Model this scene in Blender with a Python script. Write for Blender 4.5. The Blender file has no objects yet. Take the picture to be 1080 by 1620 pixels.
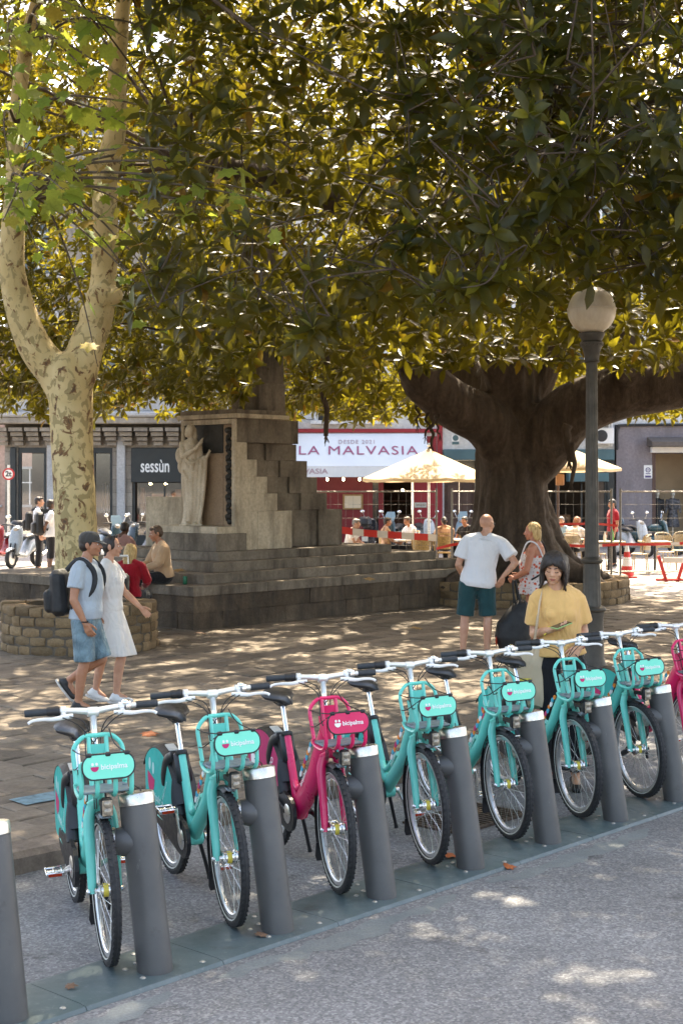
import bpy, bmesh, math, random
import numpy as np
from mathutils import Vector, Matrix, Euler, Quaternion

random.seed(7)
rng = np.random.default_rng(11)
S = bpy.context.scene
COL = S.collection
R = math.radians

# ---------------------------------------------------------------- camera, sky, sun, exposure
CAM_H = 2.2
cam = bpy.data.cameras.new('camera')
cam.sensor_fit = 'VERTICAL'; cam.sensor_height = 36.0; cam.sensor_width = 24.0
cam.lens = 50.0; cam.shift_y = -43.0 / 1620.0
cam.clip_start = 0.1; cam.clip_end = 2000
cam.dof.use_dof = True; cam.dof.focus_distance = 7.8; cam.dof.aperture_fstop = 11.0
camo = bpy.data.objects.new('camera', cam); COL.objects.link(camo)
camo.location = (0, 0, CAM_H); camo.rotation_euler = (R(90), 0, 0)
S.camera = camo

SUN_EL, SUN_AZ = R(57), R(14)          # azimuth clockwise from +Y (beyond the square, a little right)
world = bpy.data.worlds.new('World'); S.world = world; world.use_nodes = True
nt = world.node_tree; nt.nodes.clear()
sky = nt.nodes.new('ShaderNodeTexSky'); sky.sky_type = 'NISHITA'; sky.sun_disc = False
sky.sun_elevation = SUN_EL; sky.sun_rotation = SUN_AZ
sky.air_density = .75; sky.dust_density = 3.0; sky.ozone_density = .4
bg = nt.nodes.new('ShaderNodeBackground'); bg.inputs['Strength'].default_value = 0.15
wo = nt.nodes.new('ShaderNodeOutputWorld')
wm = nt.nodes.new('ShaderNodeMix'); wm.data_type = 'RGBA'; wm.blend_type = 'MULTIPLY'; wm.inputs[0].default_value = 1.0
wm.inputs[7].default_value = (1.0, .90, .77, 1)      # hazy, slightly warm daylight
nt.links.new(sky.outputs[0], wm.inputs[6]); nt.links.new(wm.outputs[2], bg.inputs[0]); nt.links.new(bg.outputs[0], wo.inputs[0])
sl = bpy.data.lights.new('sun', 'SUN'); sl.energy = 3.3; sl.angle = R(0.53); sl.color = (1.0, 0.87, 0.66)
so = bpy.data.objects.new('sun', sl); COL.objects.link(so)
sd = Vector((math.sin(SUN_AZ) * math.cos(SUN_EL), math.cos(SUN_AZ) * math.cos(SUN_EL), math.sin(SUN_EL)))
so.rotation_euler = sd.to_track_quat('Z', 'Y').to_euler(); so.location = sd * 60
S.view_settings.view_transform = 'Standard'; S.view_settings.look = 'None'
S.view_settings.gamma = 1.0; S.view_settings.use_curve_mapping = False
S.view_settings.exposure = 2.72
try:
    S.cycles.use_denoising = True
    S.cycles.max_bounces = 7; S.cycles.diffuse_bounces = 3; S.cycles.glossy_bounces = 3
    S.cycles.transmission_bounces = 5; S.cycles.transparent_max_bounces = 6
    S.cycles.caustics_reflective = False; S.cycles.caustics_refractive = False
except Exception:
    pass

# ---------------------------------------------------------------- the street's own axes
A0 = R(42.4)
U = Vector((math.sin(A0), math.cos(A0), 0))      # along the kerb, away to the right
V = Vector((-math.cos(A0), math.sin(A0), 0))     # across the kerb, into the square
RZ_UV = math.atan2(U.y, U.x)                      # rotation that turns local +X into U and +Y into V
RAIL = Vector((-0.835, 6.387, 0))                 # foot of one docking post
PZ = 0.12                                         # height of the square above the road
def uv(a, b, z=0.0, o=RAIL):
    p = o + U * a + V * b
    return Vector((p.x, p.y, z))

# ---------------------------------------------------------------- mesh helpers
class MB:
    """collects shapes, then links them as one mesh object"""
    def __init__(s): s.v = []; s.f = []; s.m = []; s.M = Matrix.Identity(4); s.cur = 0
    def add(s, vs, fs, mi=None):
        o = len(s.v); M = s.M
        s.v.extend([tuple(M @ Vector(p)) for p in vs])
        s.f.extend([tuple(i + o for i in f) for f in fs])
        s.m.extend([s.cur if mi is None else mi] * len(fs)); return s
    def box(s, c, d, rot=None, taper=1.0, bev=0.0):
        x, y, z = d[0] / 2, d[1] / 2, d[2] / 2
        if bev > 0:
            b = min(bev, x * .9, y * .9, z * .9)
            vs = []
            for sz in (-1, 1):
                for (ex, ey, ez) in ((x - b, y - b, z), (x, y - b, z - b), (x - b, y, z - b)):
                    pass
            bm = bmesh.new(); bmesh.ops.create_cube(bm, size=1)
            for v in bm.verts: v.co = Vector((v.co.x * 2 * x, v.co.y * 2 * y, v.co.z * 2 * z))
            bmesh.ops.bevel(bm, geom=list(bm.edges), offset=b, segments=1, affect='EDGES', profile=.5)
            vs = [v.co.copy() for v in bm.verts]; fs = [[v.index for v in f.verts] for f in bm.faces]; bm.free()
            vs = [Vector((p.x * (taper if p.z > 0 else 1), p.y * (taper if p.z > 0 else 1), p.z)) for p in vs]
        else:
            t = taper
            vs = [Vector(p) for p in ((-x, -y, -z), (x, -y, -z), (x, y, -z), (-x, y, -z), (-x * t, -y * t, z), (x * t, -y * t, z), (x * t, y * t, z), (-x * t, y * t, z))]
            fs = [(3, 2, 1, 0), (4, 5, 6, 7), (0, 1, 5, 4), (1, 2, 6, 5), (2, 3, 7, 6), (3, 0, 4, 7)]
        if rot is not None:
            m = rot if isinstance(rot, Matrix) else Euler(rot).to_matrix()
            vs = [m @ p for p in vs]
        c = Vector(c)
        return s.add([p + c for p in vs], fs)
    def tube(s, pts, r, n=8, cap=True, flat=None, closed=False):
        """swept tube; r number or list; flat=(k, axis) squeezes the section"""
        pts = [Vector(p) for p in pts]; k = len(pts)
        rs = list(r) if hasattr(r, '__len__') else [r] * k
        vs = []; fs = []
        prev = None
        for i, p in enumerate(pts):
            if closed: t = (pts[(i + 1) % k] - pts[i - 1])
            else: t = pts[min(i + 1, k - 1)] - pts[max(i - 1, 0)]
            t = t.normalized() if t.length > 1e-9 else Vector((0, 0, 1))
            if prev is None:
                a = Vector((0, 0, 1)) if abs(t.z) < .9 else Vector((0, 1, 0))
                nx = (a - t * a.dot(t)).normalized()
            else:
                nx = prev - t * prev.dot(t)
                nx = nx.normalized() if nx.length > 1e-6 else t.orthogonal().normalized()
            prev = nx; ny = t.cross(nx)
            fx, fy = (1, 1) if flat is None else flat
            for j in range(n):
                a = 2 * math.pi * j / n
                vs.append(p + (nx * math.cos(a) * fx + ny * math.sin(a) * fy) * rs[i])
        m = k if closed else k - 1
        for i in range(m):
            i2 = (i + 1) % k
            for j in range(n):
                j2 = (j + 1) % n
                fs.append((i * n + j, i * n + j2, i2 * n + j2, i2 * n + j))
        if cap and not closed:
            fs.append(tuple(range(n - 1, -1, -1))); fs.append(tuple((k - 1) * n + j for j in range(n)))
        return s.add(vs, fs)
    def capsule(s, a, ra, b, rb, n=12, sq=(1, 1)):
        a, b = Vector(a), Vector(b); d = (b - a); L = max(d.length, 1e-6); d = d / L
        pts = []; rs = []
        for t in (-1, -.87, -.5): pts.append(a + d * ra * t * .999); rs.append(ra * math.sqrt(max(1e-4, 1 - t * t)))
        pts.append(a); rs.append(ra); pts.append(b); rs.append(rb)
        for t in (.5, .87, 1): pts.append(b + d * rb * t * .999); rs.append(rb * math.sqrt(max(1e-4, 1 - t * t)))
        return s.tube(pts, rs, n, True, sq)
    def lathe(s, prof, n=24, axis=None, o=(0, 0, 0)):
        """prof: list of (radius, z)"""
        m = Matrix.Identity(3) if axis is None else Vector(axis).to_track_quat('Z', 'Y').to_matrix()
        o = Vector(o); vs = []; fs = []
        for (r, z) in prof:
            for j in range(n):
                a = 2 * math.pi * j / n
                vs.append(o + m @ Vector((r * math.cos(a), r * math.sin(a), z)))
        for i in range(len(prof) - 1):
            for j in range(n):
                j2 = (j + 1) % n
                fs.append((i * n + j, i * n + j2, (i + 1) * n + j2, (i + 1) * n + j))
        if prof[0][0] > 1e-5: fs.append(tuple(range(n - 1, -1, -1)))
        if prof[-1][0] > 1e-5: fs.append(tuple((len(prof) - 1) * n + j for j in range(n)))
        return s.add(vs, fs)
    def ell(s, c, r, rot=None, n=16, k=10):
        c = Vector(c); vs = []; fs = []
        m = Matrix.Identity(3) if rot is None else (rot if isinstance(rot, Matrix) else Euler(rot).to_matrix())
        for i in range(1, k):
            th = math.pi * i / k
            for j in range(n):
                a = 2 * math.pi * j / n
                vs.append(c + m @ Vector((r[0] * math.sin(th) * math.cos(a), r[1] * math.sin(th) * math.sin(a), r[2] * math.cos(th))))
        vs.append(c + m @ Vector((0, 0, r[2]))); vs.append(c + m @ Vector((0, 0, -r[2])))
        T, B = len(vs) - 2, len(vs) - 1
        for i in range(k - 2):
            for j in range(n):
                j2 = (j + 1) % n
                fs.append((i * n + j, (i + 1) * n + j, (i + 1) * n + j2, i * n + j2))
        for j in range(n):
            j2 = (j + 1) % n
            fs.append((T, j, j2)); fs.append((B, (k - 2) * n + j2, (k - 2) * n + j))
        return s.add(vs, fs)
    def loft(s, rings, cap=True):
        """rings: equal-length lists of points"""
        n = len(rings[0]); vs = [Vector(p) for r in rings for p in r]; fs = []
        for i in range(len(rings) - 1):
            for j in range(n):
                j2 = (j + 1) % n
                fs.append((i * n + j, i * n + j2, (i + 1) * n + j2, (i + 1) * n + j))
        if cap:
            fs.append(tuple(range(n - 1, -1, -1))); fs.append(tuple((len(rings) - 1) * n + j for j in range(n)))
        return s.add(vs, fs)
    def prism(s, poly, h, M=None):
        """poly of (x, y) extruded from z=0 to h, placed by matrix M"""
        n = len(poly); vs = [Vector((x, y, 0)) for x, y in poly] + [Vector((x, y, h)) for x, y in poly]
        area = sum(poly[i][0] * poly[(i + 1) % n][1] - poly[(i + 1) % n][0] * poly[i][1] for i in range(n))
        idx = list(range(n))
        if (area < 0): idx.reverse()
        fs = [tuple(reversed(idx)), tuple(i + n for i in idx)]
        for k in range(n):
            a, b = idx[k], idx[(k + 1) % n]
            fs.append((a, b, b + n, a + n))
        if M is not None: vs = [M @ p for p in vs]
        return s.add(vs, fs)
    def mesh(s, name, mats, smooth=True, auto=40):
        me = bpy.data.meshes.new(name); me.from_pydata(s.v, [], s.f)
        mats = mats if isinstance(mats, (list, tuple)) else [mats]
        for m in mats: me.materials.append(m)
        if len(mats) > 1: me.polygons.foreach_set('material_index', s.m)
        if smooth:
            me.polygons.foreach_set('use_smooth', [True] * len(s.f))
            if auto: me.set_sharp_from_angle(angle=R(auto))
        me.update(); return me
    def build(s, name, mats, parent=None, smooth=True, auto=40):
        return link(name, s.mesh(name, mats, smooth, auto), parent)

def link(name, data, parent=None, loc=None, rot=None):
    o = bpy.data.objects.new(name, data); COL.objects.link(o)
    if parent is not None: o.parent = parent
    if loc is not None: o.location = loc
    if rot is not None: o.rotation_euler = rot
    return o
def tag(o, label=None, cat=None, group=None, kind=None):
    if label: o['label'] = label
    if cat: o['category'] = cat
    if group: o['group'] = group
    if kind: o['kind'] = kind
    return o
def thing(name, label, cat, loc=(0, 0, 0), rz=0.0, group=None):
    o = bpy.data.objects.new(name, None); COL.objects.link(o); o.empty_display_size = .1
    o.location = loc; o.rotation_euler = (0, 0, rz)
    return tag(o, label, cat, group)
def kids(o): return KIDS.get(o.name, [])
def copy_tree(o, parent=None):
    c = o.copy(); COL.objects.link(c)
    if parent is not None: c.parent = parent
    for ch in list(o.children): copy_tree(ch, c)
    return c
def cr(pts, n=6, closed=False):
    """Catmull-Rom through points"""
    P = [Vector(p) for p in pts]; k = len(P); out = []
    rngs = range(k) if closed else range(k - 1)
    for i in rngs:
        p0 = P[i - 1] if (i > 0 or closed) else P[0]
        p1 = P[i]; p2 = P[(i + 1) % k]
        p3 = P[(i + 2) % k] if (i + 2 < k or closed) else P[-1]
        for j in range(n):
            t = j / n; t2 = t * t; t3 = t2 * t
            out.append(.5 * ((2 * p1) + (p2 - p0) * t + (2 * p0 - 5 * p1 + 4 * p2 - p3) * t2 + (3 * p1 - p0 - 3 * p2 + p3) * t3))
    if not closed: out.append(P[-1])
    return out
def lerps(vals, n):
    out = []
    for i in range(len(vals) - 1):
        for j in range(n): out.append(vals[i] + (vals[i + 1] - vals[i]) * j / n)
    out.append(vals[-1]); return out
def remesh(mb, vox, smooth=2, fac=.5):
    """union of overlapping closed shapes as one continuous skin -> (verts, faces)"""
    me = mb.mesh('tmp', [], False); o = bpy.data.objects.new('tmp', me); COL.objects.link(o)
    m = o.modifiers.new('r', 'REMESH'); m.mode = 'VOXEL'; m.voxel_size = vox
    if smooth:
        q = o.modifiers.new('s', 'SMOOTH'); q.factor = fac; q.iterations = smooth
    dg = bpy.context.evaluated_depsgraph_get(); ev = o.evaluated_get(dg)
    r = ev.to_mesh(); nv = len(r.vertices); a = np.empty(nv * 3, 'f'); r.vertices.foreach_get('co', a)
    vs = [tuple(p) for p in a.reshape(-1, 3).tolist()]; fs = [tuple(p.vertices) for p in r.polygons]
    ev.to_mesh_clear(); bpy.data.objects.remove(o); bpy.data.meshes.remove(me)
    return vs, fs
def text_mesh(body, size, mat, name='lettering', extrude=.0008, bold=0.0, shear=0, spacing=1.0, width=None):
    cu = bpy.data.curves.new(name, 'FONT'); cu.body = body; cu.size = size; cu.align_x = 'CENTER'; cu.align_y = 'CENTER'
    cu.extrude = extrude; cu.offset = bold; cu.shear = shear; cu.space_character = spacing; cu.resolution_u = 3
    o = bpy.data.objects.new('t', cu); COL.objects.link(o)
    dg = bpy.context.evaluated_depsgraph_get(); ev = o.evaluated_get(dg)
    me = bpy.data.meshes.new_from_object(ev); bpy.data.objects.remove(o); bpy.data.curves.remove(cu)
    if width and len(me.vertices):
        xs = [v.co.x for v in me.vertices]; k = width / (max(xs) - min(xs))
        for v in me.vertices: v.co.x *= k
    me.name = name; me.materials.clear(); me.materials.append(mat); return me

# ---------------------------------------------------------------- materials
def _mix(nt, a, b, fac, typ='MIX'):
    n = nt.nodes.new('ShaderNodeMix'); n.data_type = 'RGBA'; n.blend_type = typ
    for k, v in ((6, a), (7, b)):
        if hasattr(v, 'links'): nt.links.new(v, n.inputs[k])
        else: n.inputs[k].default_value = (*v, 1)
    if hasattr(fac, 'links'): nt.links.new(fac, n.inputs[0])
    else: n.inputs[0].default_value = fac
    return n.outputs[2]
def _noise(nt, scale, detail=4, rough=.55, vec=None, dist=0):
    n = nt.nodes.new('ShaderNodeTexNoise'); n.inputs['Scale'].default_value = scale
    n.inputs['Detail'].default_value = detail; n.inputs['Roughness'].default_value = rough; n.inputs['Distortion'].default_value = dist
    if vec is not None: nt.links.new(vec, n.inputs['Vector'])
    return n.outputs[0]
def _ramp(nt, fac, stops):
    n = nt.nodes.new('ShaderNodeValToRGB'); nt.links.new(fac, n.inputs[0])
    el = n.color_ramp.elements
    while len(el) < len(stops): el.new(.5)
    for e, (p, c) in zip(el, stops):
        e.position = p; e.color = (*c, 1) if hasattr(c, '__len__') else (c, c, c, 1)
    return n.outputs[0]
def _math(nt, op, a, b=0.0):
    n = nt.nodes.new('ShaderNodeMath'); n.operation = op
    for i, v in enumerate((a, b)):
        if hasattr(v, 'links'): nt.links.new(v, n.inputs[i])
        else: n.inputs[i].default_value = v
    return n.outputs[0]
def _bump(nt, h, strength=.3, dist=.01, nrm=None):
    n = nt.nodes.new('ShaderNodeBump'); n.inputs['Strength'].default_value = strength; n.inputs['Distance'].default_value = dist
    nt.links.new(h, n.inputs['Height'])
    if nrm is not None: nt.links.new(nrm, n.inputs['Normal'])
    return n.outputs[0]
def newmat(name):
    m = bpy.data.materials.new(name); m.use_nodes = True; nt = m.node_tree
    return m, nt, nt.nodes['Principled BSDF']
def coords(nt, kind='Object', scale=None, rot=None):
    t = nt.nodes.new('ShaderNodeTexCoord'); o = t.outputs[kind]
    if scale or rot:
        mp = nt.nodes.new('ShaderNodeMapping'); nt.links.new(o, mp.inputs[0])
        if scale: mp.inputs['Scale'].default_value = scale
        if rot: mp.inputs['Rotation'].default_value = rot
        o = mp.outputs[0]
    return o
def pos(nt):
    return nt.nodes.new('ShaderNodeNewGeometry').outputs['Position']
def simple(name, col, rough=.5, metal=0.0, var=.12, nscale=9, bump=0.0, bscale=60, coat=0, emit=None, spec=None):
    m, nt, b = newmat(name)
    v = coords(nt)
    if var:
        dark = tuple(c * (1 - var * 1.6) for c in col); lite = tuple(min(1, c * (1 + var)) for c in col)
        c = _ramp(nt, _noise(nt, nscale, 5, .6, v), [(.3, dark), (.7, lite)])
        nt.links.new(c, b.inputs['Base Color'])
        r = _ramp(nt, _noise(nt, nscale * 2.3, 3, .6, v), [(.3, max(0, rough - .1)), (.7, min(1, rough + .12))])
        nt.links.new(r, b.inputs['Roughness'])
    else:
        b.inputs['Base Color'].default_value = (*col, 1); b.inputs['Roughness'].default_value = rough
    b.inputs['Metallic'].default_value = metal
    if coat: b.inputs['Coat Weight'].default_value = coat; b.inputs['Coat Roughness'].default_value = .15
    if spec is not None: b.inputs['Specular IOR Level'].default_value = spec
    if bump: nt.links.new(_bump(nt, _noise(nt, bscale, 4, .6, v), bump, .004), b.inputs['Normal'])
    if emit: b.inputs['Emission Color'].default_value = (*emit[0], 1); b.inputs['Emission Strength'].default_value = emit[1]
    return m
def cloth(name, col, var=.1, fold=9, fstr=.55, rough=.9, col2=None):
    m, nt, b = newmat(name); v = coords(nt)
    dark = tuple(c * (1 - var * 1.5) for c in col); lite = tuple(min(1, c * (1 + var)) for c in (col2 or col))
    nt.links.new(_ramp(nt, _noise(nt, 6, 4, .6, v), [(.3, dark), (.7, lite)]), b.inputs['Base Color'])
    b.inputs['Roughness'].default_value = rough; b.inputs['Specular IOR Level'].default_value = .2
    b.inputs['Sheen Weight'].default_value = .2
    v2 = coords(nt, 'Object', (1, 1, .45))
    h = _noise(nt, fold, 2, .5, v2, 1.4)
    n1 = _bump(nt, h, fstr, .05)
    nt.links.new(_bump(nt, _noise(nt, 420, 1, .5, v), .15, .001, n1), b.inputs['Normal'])
    return m
def stone(name, c1, c2, scale=5, bump=.5, rough=.85, stain=None, rnd=.35):
    """weathered stone: per-object tint, mottling and dark streaks"""
    m, nt, b = newmat(name); p = pos(nt)
    oi = nt.nodes.new('ShaderNodeObjectInfo')
    at_ = nt.nodes.new('ShaderNodeAttribute'); at_.attribute_name = 'tint'
    base = _ramp(nt, _noise(nt, scale, 8, .65, p), [(.28, c1), (.72, c2)])
    rv = _math(nt, 'ADD', oi.outputs['Random'], at_.outputs['Fac'])
    rv = _math(nt, 'FRACT', rv)
    k = _ramp(nt, rv, [(0, 1 - rnd), (1, 1 + rnd * .35)])
    base = _mix(nt, base, k, 1.0, 'MULTIPLY')
    fine = _ramp(nt, _noise(nt, scale * 14, 5, .7, p), [(.35, .72), (.62, 1.06)])
    base = _mix(nt, base, fine, .8, 'MULTIPLY')
    if stain:
        mp = nt.nodes.new('ShaderNodeMapping'); nt.links.new(p, mp.inputs[0]); mp.inputs['Scale'].default_value = (2.2, 2.2, .5)
        st = _ramp(nt, _noise(nt, 1.6, 6, .65, mp.outputs[0]), [(.46, 0.0), (.72, 1.0)])
        base = _mix(nt, base, stain, _math(nt, 'MULTIPLY', st, .85))
    nt.links.new(base, b.inputs['Base Color'])
    b.inputs['Roughness'].default_value = rough; b.inputs['Specular IOR Level'].default_value = .3
    n1 = _bump(nt, _noise(nt, scale * 3, 6, .65, p), bump, .03)
    nt.links.new(_bump(nt, _noise(nt, scale * 30, 3, .7, p), bump * .6, .006, n1), b.inputs['Normal'])
    return m
def leafmat(name, stops, under, trans, rough=.32, tw=.42):
    """stops: ramp over the per-leaf tint attribute; underside of its own colour; light shines through"""
    m, nt, b = newmat(name)
    at_ = nt.nodes.new('ShaderNodeAttribute'); at_.attribute_name = 'tint'
    oi = nt.nodes.new('ShaderNodeObjectInfo')
    top = _ramp(nt, at_.outputs['Fac'], stops)
    g = nt.nodes.new('ShaderNodeNewGeometry')
    und = _mix(nt, top, under, .65)
    c = _mix(nt, top, und, g.outputs['Backfacing'])
    nv = _ramp(nt, _noise(nt, 38, 3, .6, g.outputs['Position']), [(.3, .72), (.7, 1.12)])
    c = _mix(nt, c, nv, .7, 'MULTIPLY')
    nt.links.new(c, b.inputs['Base Color']); b.inputs['Roughness'].default_value = rough; b.inputs['Specular IOR Level'].default_value = .25
    tr = nt.nodes.new('ShaderNodeBsdfTranslucent')
    tc = _mix(nt, _mix(nt, top, trans, .72), nv, .5, 'MULTIPLY')
    nt.links.new(tc, tr.inputs[0])
    ms = nt.nodes.new('ShaderNodeMixShader'); ms.inputs[0].default_value = tw
    out = nt.nodes['Material Output']
    nt.links.new(b.outputs[0], ms.inputs[1]); nt.links.new(tr.outputs[0], ms.inputs[2]); nt.links.new(ms.outputs[0], out.inputs[0])
    return m

MT = {}
MT['teal'] = simple('teal_paint', (.135, .60, .50), .38, 0, .05, 6, coat=.25)
MT['teal_plate'] = simple('mint_plastic', (.19, .74, .54), .42, 0, .03, 5)
MT['teal_guard'] = simple('teal_plastic', (.012, .42, .37), .42, 0, .05, 6)
MT['pink'] = simple('pink_paint', (.72, .012, .115), .33, 0, .05, 6, coat=.3)
MT['pink_guard'] = simple('pink_plastic', (.48, .012, .12), .42, 0, .05, 6)
MT['black'] = simple('black_plastic', (.014, .014, .016), .45, 0, .15, 12)
MT['rubber'] = simple('tyre_rubber', (.016, .016, .017), .72, 0, .2, 14, bump=.5, bscale=140)
MT['grip'] = simple('grip_rubber', (.025, .03, .036), .55, 0, .1, 14, bump=.3, bscale=160)
MT['chrome'] = simple('chrome', (.78, .78, .77), .18, 1, .06, 14)
MT['alu'] = simple('aluminium', (.72, .71, .68), .34, 1, .08, 22)
MT['rim'] = simple('rim_alloy', (.62, .63, .64), .36, .9, .06, 20)
MT['spoke'] = simple('spoke_steel', (.62, .62, .60), .3, 1, 0)
MT['bar'] = simple('satin_alloy', (.80, .79, .76), .36, .55, .05, 16)
MT['white'] = simple('white_plastic', (.80, .80, .78), .5, 0, .04, 6)
MT['magenta'] = simple('magenta_print', (.50, .01, .12), .5, 0, .04, 6)
MT['paleteal'] = simple('pale_print', (.42, .66, .62), .5, 0, .04, 6)
MT['greytray'] = simple('grey_tray', (.20, .24, .27), .5, .2, .1, 14)
MT['glasslens'] = simple('lamp_lens', (.34, .29, .22), .15, .3, .25, 60)
MT['yellow'] = simple('yellow_sticker', (.75, .60, .08), .5, 0, .1, 30)
MT['redrefl'] = simple('red_reflector', (.45, .04, .01), .25, 0, .1, 30)
MT['orange'] = simple('orange_print', (.75, .22, .02), .5, 0, .05, 30)
MT['blueprint'] = simple('blue_print', (.05, .38, .55), .5, 0, .05, 30)
# ================================================================ ground, road, kerb, square
m, nt_, b_ = newmat('asphalt'); p_ = pos(nt_)
v_ = nt_.nodes.new('ShaderNodeTexVoronoi'); v_.inputs['Scale'].default_value = 85; nt_.links.new(p_, v_.inputs['Vector'])
agg = _ramp(nt_, v_.outputs['Color'], [(.15, (.140, .141, .146)), (.55, (.200, .200, .205)), (.9, (.30, .30, .298))])
big = _ramp(nt_, _noise(nt_, .8, 6, .65, p_), [(.3, .72), (.7, 1.15)])
c_ = _mix(nt_, agg, big, 1.0, 'MULTIPLY')
c_ = _mix(nt_, c_, _ramp(nt_, _noise(nt_, 22, 5, .75, p_), [(.3, .74), (.55, 1.0), (.75, 1.14)]), .85, 'MULTIPLY')
c_ = _mix(nt_, c_, (.035, .03, .028), _ramp(nt_, _noise(nt_, 1.7, 6, .7, p_, .5), [(.60, 0), (.72, .75)]))
v2 = nt_.nodes.new('ShaderNodeTexVoronoi'); v2.feature = 'DISTANCE_TO_EDGE'; v2.inputs['Scale'].default_value = .9
wv_ = _mix(nt_, p_, _mix(nt_, p_, (0, 0, 0), 0), 0)
nn = nt_.nodes.new('ShaderNodeTexNoise'); nn.inputs['Scale'].default_value = 2.5; nn.inputs['Detail'].default_value = 5; nt_.links.new(p_, nn.inputs['Vector'])
vm = nt_.nodes.new('ShaderNodeVectorMath'); vm.operation = 'MULTIPLY_ADD'; nt_.links.new(nn.outputs['Color'], vm.inputs[0]); vm.inputs[1].default_value = (.5, .5, .5); nt_.links.new(p_, vm.inputs[2])
nt_.links.new(vm.outputs[0], v2.inputs['Vector'])
crk = _ramp(nt_, v2.outputs[0], [(0.0, 1), (.010, 0)])
c_ = _mix(nt_, c_, (.03, .03, .03), _math(nt_, 'MULTIPLY', crk, .12))
nt_.links.new(c_, b_.inputs['Base Color']); b_.inputs['Roughness'].default_value = .82; b_.inputs['Specular IOR Level'].default_value = .35
n1 = _bump(nt_, v_.outputs['Distance'], .4, .004); nt_.links.new(_bump(nt_, _noise(nt_, 9, 5, .6, p_), .2, .012, n1), b_.inputs['Normal'])
MT['asphalt'] = m
MT['earth'] = simple('ground_base', (.16, .14, .12), .9, 0, .15, 1)
MT['patch'] = stone('old_paint_patch', (.16, .178, .18), (.215, .23, .228), 6, .3, .75, None, .1)
MT['paver'] = stone('paving_stone', (.125, .099, .074), (.275, .225, .170), 1.7, .6, .8, None, .38)
MT['joint'] = stone('paving_joint', (.075, .058, .043), (.13, .105, .08), 6, .4, .95, None, .1)
MT['kerbstone'] = stone('kerb_stone', (.15, .115, .085), (.28, .225, .175), 4, .5, .85, (.07, .055, .045), .25)

g = MB(); g.add([(-400, -300, -.03), (400, -300, -.03), (400, 500, -.03), (-400, 500, -.03)], [(0, 1, 2, 3)])
tag(g.build('ground', MT['earth'], None, False), kind='structure')
def sheet(poly, z): 
    return [Vector((p.x, p.y, z)) for p in poly]
g = MB(); KV = 1.83
poly = [uv(-60, -14), uv(80, -14), uv(80, KV + .1), uv(-60, KV + .1)]
g.add(sheet(poly, 0), [(0, 1, 2, 3)]); road = g.build('road', MT['asphalt'], None, False); tag(road, kind='structure')
# worn strip of old blue-grey paint beside the rail
rr_ = random.Random(5); pp = MB()
for (a0, a1) in ((-.75, -.1), (.15, 1.9), (2.2, 3.9), (4.3, 6.4)):
    n = int((a1 - a0) / .09); top = []; bot = []
    for i in range(n + 1):
        a = a0 + (a1 - a0) * i / n; e = math.sin(math.pi * i / n) ** .35
        top.append(uv(a, -.205 + .03 * rr_.uniform(-1, 1), .0012)); bot.append(uv(a, -.235 - .15 * e * rr_.uniform(.35, 1), .0012))
    vs = top + bot; k = n + 1
    pp.add(vs, [(k + i, k + i + 1, i + 1, i) for i in range(n)])
pp.build('worn_paint_strip', MT['patch'], road, False)
# drain grate in the asphalt behind the rail
dg_ = MB(); 
for i in range(15): dg_.box((-.33 + .047 * i, 0, .006), (.022, .42, .014))
for y in (-.22, .22): dg_.box((0, y, .006), (.74, .03, .016))
for x in (-.37, .37): dg_.box((x, 0, .006), (.03, .47, .016))
t = thing('drain_grate', 'rusty slotted drain grate in the asphalt behind the docking posts', 'drain grate', uv(3.32, .78, .0), RZ_UV)
dg_.build('grate_bars', simple('rusted_iron', (.10, .07, .05), .8, .3, .3, 9, bump=.4), t, False)
bx = MB(); bx.box((0, 0, .0005), (.70, .42, .002)); bx.build('drain_shade_sheet', simple('drain_shade_black', (.012, .011, .01), .95, 0, 0), t, False)  # flat black sheet standing for the shade down in the drain

# square: joint bed plus stones
g = MB(); poly = [uv(-60, KV + .24), uv(90, KV + .24), uv(90, 90), uv(-60, 90)]
g.add(sheet(poly, PZ - .014), [(0, 1, 2, 3)])
square = g.build('square_paving', MT['joint'], None, False); tag(square, kind='structure')
def visible(p, mrg=30):
    if p.y < 1: return False
    x = 540 + p.x / p.y * 2250; y = 767 + (CAM_H - p.z) / p.y * 2250
    return -mrg < x < 1080 + mrg and y < 1620 + mrg
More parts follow.
